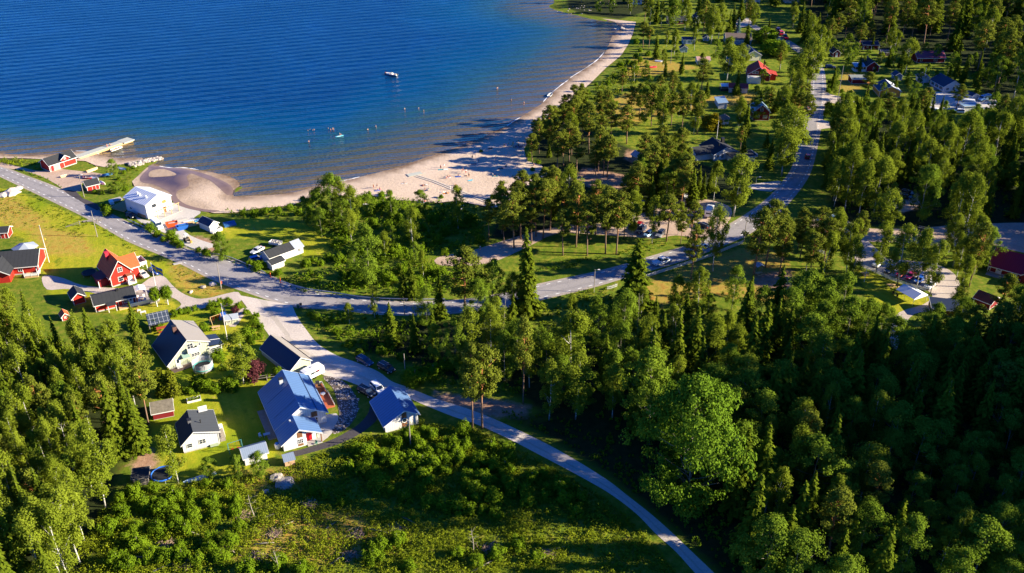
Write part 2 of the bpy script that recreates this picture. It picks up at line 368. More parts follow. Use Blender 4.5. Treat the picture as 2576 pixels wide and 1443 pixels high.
amp = mathn(n, 'ADD', .35, mathn(n, 'MULTIPLY', mathn(n, 'SUBTRACT', wind.outputs[0], .3), 2.2, True))
hgt = mathn(n, 'ADD', mathn(n, 'ADD', mathn(n, 'MULTIPLY', w1, .9), mathn(n, 'MULTIPLY', w2, .3)), mathn(n, 'MULTIPLY', n4.outputs[0], .5))
principled(n, o, cr.outputs[0], mathn(n, 'ADD', .12, mathn(n, 'MULTIPLY', wind.outputs[0], .14)), .5, bump(n, mathn(n, 'MULTIPLY', hgt, amp), .9, 1.0))
wz = np.full(wx.shape, -.3)
tag(link('lake_water', mesh_np('lake_water', np.stack([wx, wy, wz], 1), wf, m, {'depth': ('POINT', dep)})), 'rippled blue lake turning brown in the shallows', None, None, 'structure')

# flat sheets that follow the ground
def sheet(name, poly, off, mat, cell=4.0, sm=4, world=False, label=None, kind='structure', attrs=None):
    pw = list(poly) if world else P2(poly)
    if sm: pw = smooth(pw, sm)
    b = []
    for i, p in enumerate(pw):
        q = pw[(i+1) % len(pw)]; k = max(1, int(math.hypot(q[0]-p[0], q[1]-p[1])/(cell*.8)))
        b += [(p[0]+(q[0]-p[0])*j/k, p[1]+(q[1]-p[1])*j/k) for j in range(k)]
    xs = [p[0] for p in b]; ys = [p[1] for p in b]
    X, Y = np.meshgrid(np.arange(min(xs), max(xs), cell), np.arange(min(ys), max(ys), cell)); X = X.ravel(); Y = Y.ravel()
    k = inpoly(X, Y, b) & (polydist(X, Y, b) > cell*.45)
    pts = b+list(zip(X[k], Y[k])); nb = len(b)
    v2, _, f2, *_ = geometry.delaunay_2d_cdt([Vector(p) for p in pts], [(i, (i+1) % nb) for i in range(nb)], [], 1, 1e-4)
    vx = np.array([v[0] for v in v2]); vy = np.array([v[1] for v in v2])
    f2 = [f for f in f2 if len(f) == 3]
    A = {}
    if attrs: A = {kk: ('POINT', fn(vx, vy)) for kk, fn in attrs.items()}
    me = mesh_np(name, np.stack([vx, vy, hz(vx, vy)+off], 1), f2, mat, A)
    bm = bmesh.new(); bm.from_mesh(me)
    for f in bm.faces:
        if f.normal.z < 0: f.normal_flip()
    bm.to_mesh(me); bm.free()
    ob_ = link(name, me); tag(ob_, label, None, None, kind); return ob_
def granular(name, a_, b_, sc=1.5, bs=.4, extra=None, big=.08):
    m, n, o = new_mat(name); tc = N(n, 'TexCoord'); ob = tc.outputs['Object']
    z = noise(n, sc, 5, .7, ob); z2 = noise(n, big, 4, .6, ob)
    f = mathn(n, 'ADD', mathn(n, 'MULTIPLY', z.outputs[0], .5), mathn(n, 'MULTIPLY', z2.outputs[0], .5))
    c = ramp(n, f, [(.35, a_), (.65, b_)]).outputs[0]
    if extra: c = extra(n, c, ob)
    principled(n, o, c, .95, .1, bump(n, z.outputs[0], bs, .12)); return m
def wetmix(n, c, ob):
    z = noise(n, .22, 4, .6, ob, 1.2); return mixc(n, mathn(n, 'MULTIPLY', at(n, 'wet'), mathn(n, 'ADD', .45, mathn(n, 'MULTIPLY', z.outputs[0], 1.1)), True), c, (.145, .09, .055))
SAND = granular('beach_sand', (.47, .36, .265), (.60, .47, .36), .9, 1.6, wetmix)
FLATS = [P2([(352,440),(395,412),(470,425),(600,455),(614,472),(590,484),(520,455),(480,480),(462,498),(520,522),(480,524),(400,484),(355,470)])]
wet = {'wet': lambda x, y: np.clip(np.maximum(1.15-shore_d(x, y)/3.2, .8*soft(x, y, FLATS, 4)), 0, .9)}
i0 = SHORE.index((400,419)); i1 = SHORE.index((1484,47))
sh = [(p[0]-6, p[1]-7) for p in SHORE[i0:i1]]
sheet('sandy_beach', sh+INNER, .02, SAND, 4, 0, False, 'pale sandy beach curving along the bay', 'structure', wet)
sheet('sandy_shore', SHORE2, .02, SAND, 4, 0, False, 'narrow strip of sand beside the wooden jetty', 'structure', wet)
POOL = smooth(P2([(376,415),(411,418),(452,422),(505,433),(546,448),(579,465),(587,480),(579,491),(567,486),(546,468),(529,454),(505,445),(482,436),(470,445),(476,465),(464,474),(446,481),(446,498),(470,515),(511,526),(552,530),(529,534),(482,527),(446,515),(432,503),(429,486),(388,465),(358,459),(352,448),(364,433),(373,424)]), 3)
m, n, o = new_mat('shallow_pool'); tc = N(n, 'TexCoord'); z = noise(n, .2, 4, .6, tc.outputs['Object'], 1.0)
e_ = mathn(n, 'ADD', at(n, 'edge'), mathn(n, 'MULTIPLY', mathn(n, 'SUBTRACT', z.outputs[0], .5), .9))
principled(n, o, ramp(n, e_, [(.05, (.22, .145, .095)), (.45, (.15, .095, .06)), (.95, (.08, .052, .042))]).outputs[0], .14, .45)
sheet('tidal_pool', POOL, .045, m, 1.8, 0, True, 'dark shallow pool of water winding through the wet sand', 'structure', {'edge': lambda x, y: np.clip(polydist(x, y, POOL)/4.5, 0, 1)})
sheet('sand_island', [(379,430),(411,424),(441,436),(438,442),(405,445),(376,445)], .075, SAND, 2, 3, False, 'small sand bank inside the shallow pool', 'structure', {'wet': lambda x, y: .45+0*x})
FOAM = plain('wave_foam', (.82, .82, .80), .7, .2, .05)
def ribbon(pts, width, name, mat, off, label=None, kind='structure', step=1.5, parent=None):
    pw = smooth(pts, 6, False); vs = []
    P = [Vector((p[0], p[1], 0)) for p in pw]
    for i, p in enumerate(P):
        d = (P[min(i+1, len(P)-1)]-P[max(i-1, 0)]).normalized(); nn = Vector((-d.y, d.x, 0)); wd = width(i/len(P)) if callable(width) else width
        vs += [p+nn*wd/2, p-nn*wd/2]
    V = np.array([tuple(v) for v in vs]); V[:, 2] = hz(V[:, 0], V[:, 1])+off
    F = [(2*i, 2*i+1, 2*i+3, 2*i+2) for i in range(len(P)-1)]
    ob_ = link(name, mesh_np(name, V, F, mat), parent); return tag(ob_, label, None, None, kind)
for k, pts in enumerate(([(1366,257),(1385,236),(1413,213),(1430,201)], [(1434,196),(1448,187),(1484,164),(1505,148),(1520,131)], [(1275,317),(1292,305),(1308,296)], [(400,418),(430,422),(461,422),(500,427)], [(855,456),(880,451),(905,445)], [(190,380),(225,381),(250,388)])):
    ribbon([tuple(v[:2]) for v in WP(pts, -.3)], lambda t: .1+.75*abs(math.sin(t*17.1)*math.sin(t*5.3+1))*(.3+.7*math.sin(t*PI)), 'wave_foam', FOAM, .06, 'thin white line of foam along the waterline', 'stuff')

# ------------------------------------------------------------------ roads
def asphalt_extra(n, c, ob):
    ac = at(n, 'across'); tr = mathn(n, 'ABSOLUTE', mathn(n, 'SUBTRACT', mathn(n, 'ABSOLUTE', mathn(n, 'SUBTRACT', ac, .5)), .24)); tr = mathn(n, 'LESS_THAN', tr, .07)
    c = mixc(n, mathn(n, 'MULTIPLY', tr, .22), c, (.17, .16, .165))
    dz = noise(n, .35, 4, .7, ob); v = N(n, 'TexVoronoi', feature='DISTANCE_TO_EDGE'); L(n, mixc(n, .75, ob, dz.outputs['Color'], 'ADD'), v.inputs['Vector']); v.inputs['Scale'].default_value = .33; c = mixc(n, mathn(n, 'MULTIPLY', mathn(n, 'LESS_THAN', v.outputs['Distance'], .012), .35), c, (.09, .085, .085))
    z = noise(n, .18, 3, .5, ob); return mixc(n, mathn(n, 'MULTIPLY', mathn(n, 'GREATER_THAN', z.outputs[0], .6), .25), c, (.13, .12, .125))
ASPH = granular('worn_asphalt', (.24, .225, .225), (.33, .305, .30), 2.0, .25, asphalt_extra, .1)
ASPHD = granular('dark_asphalt', (.055, .05, .055), (.085, .075, .08), 2.0, .3)
GRAV = granular('gravel', (.36, .30, .26), (.54, .46, .40), 2.2, .5, None, .15)
DIRTM = granular('sandy_dirt', (.34, .24, .18), (.52, .39, .30), 1.2, .5, None, .12)
PAVE = granular('pale_gravel_yard', (.40, .37, .33), (.55, .51, .46), 2, .4)
def road(pairs, name, mat, off, label, sub=6):
    a = P2([(p[0], p[1]) for p in pairs]); b = P2([(p[2], p[3]) for p in pairs])
    a = smooth(a, sub, False); b = smooth(b, sub, False); V = []; K = 5
    for p, q in zip(a, b):
        for k in range(K+1): t = k/K; V.append((p[0]*(1-t)+q[0]*t, p[1]*(1-t)+q[1]*t, off))
    n_ = len(a); F = [(i*(K+1)+k, i*(K+1)+k+1, (i+1)*(K+1)+k+1, (i+1)*(K+1)+k) for i in range(n_-1) for k in range(K)]
    V = np.array(V); V[:, 2] += hz(V[:, 0], V[:, 1])
    me = mesh_np(name, V, F, mat, {'across': ('POINT', np.tile(np.linspace(0, 1, K+1), n_))}); bm = bmesh.new(); bm.from_mesh(me)
    for f in bm.faces:
        if f.normal.z < 0: f.normal_flip()
    bm.to_mesh(me); bm.free(); ob_ = link(name, me); tag(ob_, label, None, None, 'structure'); return a, b
MAIN = [(-60,396,-60,414),(0,419,0,441),(70,446,70,474),(140,473,140,507),(232,517,232,552),(322,562,322,603),(405,598,400,636),(486,634,470,667),(568,652,540,702),(671,693,630,735),(760,728,740,769),(837,743,837,775),(961,758,955,788),(1043,761,1050,790),(1150,757,1160,784),(1250,743,1270,771),(1360,716,1375,748),(1481,690,1487,721),(1547,674,1552,702),(1622,652,1628,680),(1722,622,1730,649),(1778,602,1800,622),(1833,569,1869,593),(1903,525,1940,548),(1951,484,1990,498),(1992,431,2028,446),(2005,395,2044,402),(2016,355,2054,358),(2024,315,2062,318),(2033,275,2069,277),(2042,237,2074,238),(2045,199,2073,200),(2050,175,2068,172),(2040,160,2056,152),(2010,135,2025,128),(1975,112,1990,104),(1935,92,1948,86),(1895,72,1905,65),(1870,50,1880,44)]
ea, eb = road(MAIN, 'main_road', ASPH, .02, 'grey asphalt road winding past the beach and into the woods')
VERGE = granular('road_shoulder_gravel', (.26, .22, .19), (.4, .35, .3), 2.5, .5)
for ed, s in ((ea, 1), (eb, -1)):
    vs = []
    for i, p in enumerate(ed[:34*6]):
        q = ed[min(i+1, len(ed)-1)]; r_ = ed[max(i-1, 0)]; d = Vector((q[0]-r_[0], q[1]-r_[1], 0)).normalized(); nn = Vector((-d.y, d.x, 0))*s
        vs.append((p[0]+nn.x*.3, p[1]+nn.y*.3))
    ribbon(vs[::3], .9, 'road_shoulder', VERGE, .012, 'narrow gravel shoulder along the asphalt road')
mk = MB()
for ed, s in ((ea, -1), (eb, 1)):
    acc = 0.0; P = [Vector((p[0], p[1], 0)) for p in ed[:33*6]]
    for i in range(len(P)-1):
        d = P[i+1]-P[i]; Ls = d.length
        if Ls < 1e-4: continue
        d.normalize(); nn = Vector((-d.y, d.x, 0))*s*.55; t = -acc
        while t < Ls:
            if t >= 0:
                a = P[i]+d*t+nn; b = a+d*1.15; q = Vector((-d.y, d.x, 0))*.11; zz = .028
                mk.add([a+q+Vector((0, 0, zz)), a-q+Vector((0, 0, zz)), b-q+Vector((0, 0, zz)), b+q+Vector((0, 0, zz))], [(0, 1, 2, 3)])
            t += 3.4
        acc = Ls-(t-3.4) if t > Ls else 0
        acc = acc % 3.4
tag(mk.build('road_markings', plain('road_marking_paint', (.75, .75, .72), .7, .2, .1)), 'white dashed edge lines painted on the asphalt road', None, None, 'structure')
def tracks(n, c, ob):
    ac = at(n, 'across'); z = noise(n, .5, 3, .6, ob); mid = mathn(n, 'LESS_THAN', mathn(n, 'ABSOLUTE', mathn(n, 'ADD', mathn(n, 'SUBTRACT', ac, .62), mathn(n, 'MULTIPLY', z.outputs[0], .12))), .07)
    return mixc(n, mathn(n, 'MULTIPLY', mid, .22), c, (.15, .14, .07))
GRAVT = granular('gravel_lane', (.42, .365, .32), (.62, .55, .48), 2.0, .5, tracks, .12)
road([(735,768,598,742),(748,797,638,795),(768,826,671,835),(800,865,700,878),(847,894,770,914),(897,912,810,942),(950,934,862,955),(985,959,920,975),(1025,974,985,984),(1095,1002,1070,1020),(1160,1023,1140,1048),(1224,1046,1205,1070),(1300,1080,1285,1107),(1366,1112,1345,1138),(1434,1149,1402,1168),(1524,1205,1485,1213),(1580,1248,1540,1246),(1636,1292,1600,1292),(1685,1335,1650,1343),(1730,1378,1700,1388),(1797,1442,1745,1438),(1840,1485,1790,1482)], 'gravel_road', GRAVT, .034, 'gravel lane running from the junction down through the clearing')
sheet('gravel_driveway', [(600,735),(560,741),(530,749),(494,751),(458,737),(434,718),(410,694),(380,698),(360,712),(340,722),(300,725),(210,718),(160,700),(120,693),(105,700),(118,728),(160,727),(205,730),(262,742),(330,737),(395,739),(434,749),(456,765),(440,780),(427,792),(458,789),(518,774),(600,765)], .03, GRAV, 3, 3, False, 'pale gravel drive leading to the red houses')
sheet('boathouse_yard', [(-30,405),(0,408),(54,421),(100,430),(140,424),(178,428),(259,438),(230,452),(206,462),(204,480),(190,482),(166,485),(148,468),(107,445),(60,430),(23,424),(-30,412)], .026, DIRTM, 3, 3, False, 'sandy yard in front of the red boathouse')
sheet('asphalt_apron', [(160,480),(191,481),(206,498),(245,514),(245,530),(200,505)], .03, ASPHD, 3, 2, False, 'dark asphalt apron between road and boathouse yard')
sheet('building_yard', [(335,540),(377,556),(432,530),(430,510),(470,519),(505,533),(490,546),(480,560),(460,572),(472,588),(500,602),(542,618),(500,628),(460,614),(430,594),(400,580),(358,562)], .024, PAVE, 3, 3, False, 'pale gravel yard around the unfinished white house')
sheet('beach_path', [(1100,648),(1194,628),(1304,594),(1387,573),(1480,560),(1560,560),(1640,525),(1725,500),(1795,505),(1840,525),(1830,562),(1790,590),(1752,598),(1700,592),(1650,600),(1590,596),(1500,590),(1400,588),(1322,624),(1225,663),(1112,668)], .022, DIRTM, 4, 3, False, 'sandy track and parking ground among the pines')
sheet('parking_ground', [(2040,545),(2120,552),(2190,575),(2330,572),(2420,565),(2600,560),(2720,570),(2720,640),(2576,636),(2480,612),(2383,622),(2300,612),(2190,608),(2130,600),(2050,585)], .022, DIRTM, 4, 3, False, 'wide bare parking ground at the forest edge')
sheet('parking_yard', [(2170,600),(2220,640),(2240,652),(2330,660),(2390,680),(2415,715),(2402,742),(2350,780),(2300,790),(2268,830),(2258,880),(2225,880),(2240,830),(2262,786),(2322,766),(2344,738),(2266,702),(2178,674),(2150,650)], .03, GRAV, 4, 3, False, 'gravel yard with parked cars beside the white picket fence')
sheet('forest_car_park', [(2250,485),(2285,478),(2310,490),(2308,520),(2260,535),(2248,510)], .022, DIRTM, 4, 3, False, 'small sandy clearing inside the birch wood')
sheet('asphalt_driveway', [(902,960),(925,975),(930,1000),(928,1035),(905,1065),(870,1088),(830,1108),(760,1130),(718,1140),(722,1152),(770,1142),(850,1118),(905,1092),(945,1060),(962,1030),(965,1000),(970,985),(945,970)], .03, ASPHD, 2, 3, False, 'dark asphalt drive curving between white house and garage')
sheet('gravel_terrace', [(800,1055),(846,1040),(850,1060),(835,1090),(815,1108),(800,1112)], .028, PAVE, 2, 2, False, 'pale gravel strip at the white house wall')
sheet('side_road', [(2070,228),(2090,238),(2128,246),(2160,262),(2128,264),(2085,258),(2068,262)], .026, GRAV, 3, 2, False, 'short gravel road turning off towards the ochre house')
sheet('side_road', [(2058,300),(2085,306),(2130,312),(2128,322),(2085,322),(2056,324)], .026, GRAV, 3, 2, False, 'gravel road turning off beside the round hedge')
sheet('side_road', [(1884,465),(1958,455),(1962,462),(1940,482),(1886,474)], .026, GRAV, 3, 2, False, 'gravel drive to the white house with dark roofs')
sheet('courtyard', [(2340,230),(2420,238),(2500,245),(2500,272),(2420,275),(2330,270)], .026, PAVE, 3, 2, False, 'paved yard with campers below the white house')
sheet('far_lane', [(1885,62),(1860,70),(1835,60),(1860,48),(1890,52)], .03, GRAV, 3, 2, False, 'gravel lane among the far cottages')
sheet('garden_path', [(571,815),(590,790),(612,775),(630,778),(612,795),(592,822)], .03, GRAV, 2, 2, False, 'gravel garden path beside the pale green house')
# crescent bed of loose stones
m, n, o = new_mat('bed_stones'); tc = N(n, 'TexCoord'); v = N(n, 'TexVoronoi'); L(n, tc.outputs['Object'], v.inputs['Vector']); v.inputs['Scale'].default_value = 2.6
bw = N(n, 'RGBToBW'); L(n, v.outputs['Color'], bw.inputs[0])
cc = ramp(n, bw.outputs[0], [(.1, (.32, .27, .24)), (.5, (.55, .48, .43)), (.9, (.75, .68, .62))])
ed = mathn(n, 'LESS_THAN', v.outputs['Distance'], .34)
principled(n, o, mixc(n, ed, (.10, .08, .07), cc.outputs[0]), .85, .2, bump(n, v.outputs['Distance'], -1.0, .25))
sheet('stone_bed', [(812,948),(842,950),(872,965),(888,985),(900,1008),(900,1035),(888,1060),(868,1080),(842,1092),(836,1080),(852,1055),(852,1030),(846,1000),(836,975)], .05, m, 2, 3, False, 'crescent bed of loose pale stones beside the white house', 'stuff')
# ------------------------------------------------------------------ building kit
class House:
    """local frame: x along the wall seen first, y away from the viewer, z up"""
    def __init__(s, name, label, cat, A, B=None, ang=None, w=None, dep=None, z=0, group=None):
        a = W(*A, z) if len(A) == 2 else Vector(A)
        if B is not None:
            b = W(*B, z) if len(B) == 2 else Vector(B)
            g = math.atan2(b.y-a.y, b.x-a.x)
            if w is None: w = (b-a).length
        if ang is not None: g = R(ang)
        s.w, s.dep = w, dep; s.root = thing(name, label, cat, a, g, group)
    def block(s, wall, roof, hl, hr, ah, ap=.5, ridge='y', x0=0, y0=0, w=None, dep=None, ov=.5, th=.18, trim=WHITE, base=.35, corners=True, roofname='roof', open_=False, gov=None):
        w = w or s.w; dep = dep or s.dep; R_ = s.root; gov = ov*.8 if gov is None else gov
        W_, D_ = (w, dep) if ridge == 'y' else (dep, w); o0, o1 = (x0, y0) if ridge == 'y' else (y0, x0)
        pr = [(o0, 0), (o0+W_, 0), (o0+W_, hr-.02), (o0+ap*W_, ah-.02), (o0, hl-.02)]
        if ah <= max(hl, hr)+.01: pr = [(o0, 0), (o0+W_, 0), (o0+W_, hr-.02), (o0, hl-.02)]
        if not open_:
            MB().prism(pr, o1, o1+D_, ridge).build('wall', wall, R_)
            if base:
                MB().box(x0-.03, y0-.03, -.3, x0+w+.03, y0+dep+.03, base).build('plinth', CONCRETE, R_)
        sl = (ah-hl)/(ap*W_) if ap > 0 else 0; sr = (ah-hr)/((1-ap)*W_) if ap < 1 else 0
        if ah <= max(hl, hr)+.01:
            k = (hr-hl)/W_; low = [(o0-ov, hl-k*ov), (o0+W_+ov, hr+k*ov)]
        else: low = [(o0-ov, hl-sl*ov), (o0+ap*W_, ah), (o0+W_+ov, hr-sr*ov)]
        prof = low+[(p[0], p[1]+th) for p in low[::-1]]
        rf = MB().prism(prof, o1-gov, o1+D_+gov, ridge).build(roofname, roof, R_)
        t = MB()
        if trim is not None:
            tp = [(p[0], p[1]-.04) for p in low]+[(p[0], p[1]+th+.01) for p in low[::-1]]
            t.prism(tp, o1-gov-.05, o1-gov-.004, ridge); t.prism(tp, o1+D_+gov+.004, o1+D_+gov+.05, ridge)
            e = low[0], low[-1]
            for q, sg in ((e[0], -1), (e[1], 1)):
                a, b = (q[0]-.045, q[0]-.004) if sg < 0 else (q[0]+.004, q[0]+.045)
                pp = [(a, q[1]-.06), (b, q[1]-.06), (b, q[1]+th*.8), (a, q[1]+th*.8)]
                t.prism(pp, o1-gov, o1+D_+gov, ridge)
            if corners and not open_:
                for cx, cy, hh in ((x0, y0, hl), (x0+w, y0, hr if ridge == 'y' else hl), (x0, y0+dep, hl if ridge == 'y' else hr), (x0+w, y0+dep, hr)):
                    t.box(cx-.07, cy-.07, base or .0, cx+.07, cy+.07, hh-.1)
            t.build('trim', trim, R_)
        s.roof = rf; return rf
    def pos(s, face, u, v=0):
        # transform: local x along the face, y outward, z up
        if face == 'f': M = Matrix.Translation((u, v, 0)) @ Matrix.Rotation(PI, 4, 'Z')
        elif face == 'b': M = Matrix.Translation((u, s.dep+v, 0))
        elif face == 'r': M = Matrix.Translation((s.w+v, u, 0)) @ Matrix.Rotation(-PI/2, 4, 'Z')
        else: M = Matrix.Translation((v, u, 0)) @ Matrix.Rotation(PI/2, 4, 'Z')
        return M
    def window(s, face, u, z, w=1.1, h=1.1, mull=1, v=0, frame=WHITE, glass=GLASS, name='window', bars=1):
        M = s.pos(face, u, v); b = MB(); f = .09
        b.box(-w/2-f, .0, z-f, w/2+f, .07, z, 0, M); b.box(-w/2-f, 0, z+h, w/2+f, .07, z+h+f, 0, M)
        b.box(-w/2-f, .0, z, -w/2, .07, z+h, 0, M); b.box(w/2, 0, z, w/2+f, .07, z+h, 0, M)
        for k in range(1, mull+1): x = -w/2+w*k/(mull+1); b.box(x-.035, .01, z, x+.035, .065, z+h, 0, M)
        if bars: b.box(-w/2, .012, z+h*.5-.025, w/2, .055, z+h*.5+.025, 0, M)
        fr = b.build(name, frame, s.root)
        MB().box(-w/2, .004, z, w/2, .03, z+h, 0, M).build('pane', glass, fr); return fr
    def door(s, face, u, mat=WHITE, w=.95, h=2.05, z=.1, v=0, glass=False):
        M = s.pos(face, u, v); b = MB().box(-w/2, .004, z, w/2, .06, z+h, 0, M); d = b.build('door', mat, s.root)
        MB().box(w/2-.14, .062, z+.95, w/2-.06, .12, z+1.05, 0, M).build('handle', BLACKM, d)
        fr = MB(); fr.box(-w/2-.1, .0, z, -w/2-.004, .07, z+h+.1, 0, M); fr.box(w/2+.004, 0, z, w/2+.1, .07, z+h+.1, 0, M); fr.box(-w/2-.1, 0, z+h+.004, w/2+.1, .07, z+h+.1, 0, M)
        fr.build('door_frame', WHITE, d)
        if glass: MB().box(-w*.3, .062, z+h*.5, w*.3, .07, z+h*.88, 0, M).build('pane', GLASS, d)
        return d
    def chimney(s, x, y, z0, z1, w=.7, d=.7, mat=None, cap=True):
        mat = mat or plain('dark_chimney_sheet', (.05, .04, .045), .6)
        c = MB().box(x-w/2, y-d/2, z0, x+w/2, y+d/2, z1).build('chimney', mat, s.roof)
        if cap: MB().box(x-w/2-.08, y-d/2-.08, z1+.004, x+w/2+.08, y+d/2+.08, z1+.12).build('chimney_cap', BLACKM, s.roof)
        return c
    def vent(s, x, y, z0, z1, r=.16, mat=None): return MB().lathe([(r, z0), (r, z1), (r*1.5, z1+.02), (r*1.5, z1+.2)], 8, (x, y, 0)).build('roof_vent', mat or STEEL, s.roof)
    def part(s, name, mb, mat): return mb.build(name, mat, s.root)
    def posts(s, pts, h, r=.07, mat=WHITE, name='post'):
        for x, y in pts: MB().box(x-r, y-r, 0, x+r, y+r, h).build(name, mat, s.root)
    def deck(s, x0, y0, x1, y1, z=.4, mat=None, rail=None, sides='', rh=.95, gap=0):
        s.part('deck', MB().box(x0, y0, 0.0, x1, y1, z), mat or OLDWOOD)
        if rail is not None:
            b = MB(); seg = {'f': ((x0, y0), (x1, y0)), 'r': ((x1, y0), (x1, y1)), 'b': ((x1, y1), (x0, y1)), 'l': ((x0, y1), (x0, y0))}
            for k in sides:
                p, q = (Vector((*t, 0)) for t in seg[k]); n_ = max(2, int((q-p).length/1.4)+1)
                b.bar(p+Vector((0, 0, z+rh)), q+Vector((0, 0, z+rh)), .1, .08)
                for i in range(n_): a = p.lerp(q, i/(n_-1)); b.box(a.x-.05, a.y-.05, z, a.x+.05, a.y+.05, z+rh)
                m_ = int((q-p).length/.22) if gap else 0
                if m_:
                    for i in range(m_): a = p.lerp(q, (i+.5)/m_); b.box(a.x-.05, a.y-.03, z+.08, a.x+.05, a.y+.03, z+rh-.04)
                else: b.bar(p+Vector((0, 0, z+rh*.5)), q+Vector((0, 0, z+rh*.5)), .05, rh*.7)
            s.part('railing', b, rail)
def bump_roof(b): return b

# ------------------------------------------------------------------ vehicles
PAINT = {}
def paint(nm, c, rough=.25):
    if nm in PAINT: return PAINT[nm]
    m, n, o = new_mat(nm+'_car_paint'); tc = N(n, 'TexCoord'); z = noise(n, 4, 3, .6, tc.outputs['Object'])
    p = principled(n, o, c, mathn(n, 'ADD', mathn(n, 'MULTIPLY', z.outputs[0], .12), rough-.06), .5); p.inputs['Coat Weight'].default_value = .4; p.inputs['Coat Roughness'].default_value = .08
    PAINT[nm] = m; return m
LAMPW = plain('headlamp_lens', (.75, .75, .72), .15, .6, .02); LAMPR = plain('tail_lamp_lens', (.5, .01, .01), .2, .5, .05)
CARPROF = {  # half side: body line, cabin (x0,x1 base, x2,x3 top), length, width, height
 'hatch': (4.2, 1.78, .92, 1.48, (.95, 4.1, 1.75, 3.75)), 'sedan': (4.7, 1.8, .92, 1.45, (1.3, 4.0, 2.0, 3.4)),
 'wagon': (4.8, 1.84, .95, 1.5, (1.25, 4.72, 2.05, 4.45)), 'suv': (4.7, 1.9, 1.08, 1.75, (1.15, 4.62, 1.75, 4.4)), 'pickup': (5.4, 1.9, 1.1, 1.82, (1.35, 3.65, 1.95, 3.45))}
def sect(b, x, w, z0, z1, ins=.06):
    return [(x, -w/2+ins, z0), (x, -w/2, z0+.18), (x, -w/2, z1-.16), (x, -w/2+ins*1.6, z1), (x, w/2-ins*1.6, z1), (x, w/2, z1-.16), (x, w/2, z0+.18), (x, w/2-ins, z0)]
def loft(b, rings, mi=0):
    n_ = len(rings[0]); vs = [p for r_ in rings for p in r_]; fs = []
    for i in range(len(rings)-1):
        for k in range(n_): a = i*n_+k; c = i*n_+(k+1) % n_; fs.append((a, c, c+n_, a+n_))
    fs += [tuple(range(n_)), tuple(range((len(rings)-1)*n_, len(rings)*n_))]; return b.add(vs, fs, mi)
CARPROTO = {}
def car_proto(kind):
    ln, wd, bh, ht, cb = CARPROF[kind]; hx = ln/2
    b = MB(); X = lambda x: x-hx
    if kind == 'pickup':
        rings = [sect(b, X(0), wd*.86, .4, .8), sect(b, X(.25), wd*.96, .32, .95), sect(b, X(1.4), wd, .3, 1.08), sect(b, X(3.7), wd, .3, 1.1), sect(b, X(3.72), wd, .3, 1.06), sect(b, X(5.3), wd, .36, 1.06), sect(b, X(5.4), wd*.95, .45, 1.0)]
    else: rings = [sect(b, X(0), wd*.84, .38, .68), sect(b, X(.22), wd*.95, .28, bh*.86), sect(b, X(cb[0]), wd, .26, bh), sect(b, X(ln*.8), wd, .26, bh+.03), sect(b, X(ln-.15), wd*.96, .3, bh), sect(b, X(ln), wd*.86, .42, bh*.85)]
    loft(b, rings)
    x0, x1, x2, x3 = (X(q) for q in cb); c = MB(); gw, tw = wd*.9, wd*.74; zb, zt = bh-.02, ht
    mid = lambda a, d, t: a+(d-a)*t
    def ring(xf, xr, w_, z): return [(xf, -w_/2, z), (xr, -w_/2, z), (xr, w_/2, z), (xf, w_/2, z)]
    loft(c, [ring(x0, x1, gw, zb), ring(mid(x0, x2, .86), mid(x1, x3, .86), mid(gw, tw, .86), mid(zb, zt, .86))])
    rf = MB(); loft(rf, [ring(mid(x0, x2, .86), mid(x1, x3, .86), mid(gw, tw, .86)+.03, mid(zb, zt, .86)+.003), ring(x2+.1, x3-.1, tw*.92, zt)])
    for sx in (-1, 1):      # pillars
        for (p, q) in ((x0, x2), (x1, x3), (mid(x0, x1, .55), mid(x2, x3, .5))): rf.bar((p, sx*(gw/2+.004), zb), (mid(p, q, .9), sx*(mid(gw, tw, .88)/2+.004), mid(zb, zt, .88)), .09, .05)
    if kind == 'pickup':
        for yy in (-wd/2+.06, wd/2-.06): b.box(X(3.75), yy-.05, 1.0, X(5.35), yy+.05, 1.16)
    bw = MB()
    if kind in ('suv', 'wagon'):
        for yy in (-.6, .6): bw.bar((x2+.3, yy, zt+.05), (x3-.3, yy, zt+.05), .05)
    wh = MB().lathe([(.2, -.1), (.33, -.1), (.34, -.06), (.34, .06), (.33, .1), (.2, .1)], 14); rim = MB().lathe([(.2, -.104), (.21, 0), (.2, .104)], 10)
    return dict(body=b.mesh('car_body', WHITE, False), glass=c.mesh('car_windows', GLASS), roof=rf.mesh('car_roof', WHITE), wheel=wh.mesh('car_wheel', RUBBER), rim=rim.mesh('car_rim', STEEL),
                rack=bw.mesh('car_rack', STEEL) if bw.v else None, ln=ln, wd=wd, bh=bh)
def slot_mat(o, m): o.material_slots[0].link = 'OBJECT'; o.material_slots[0].material = m
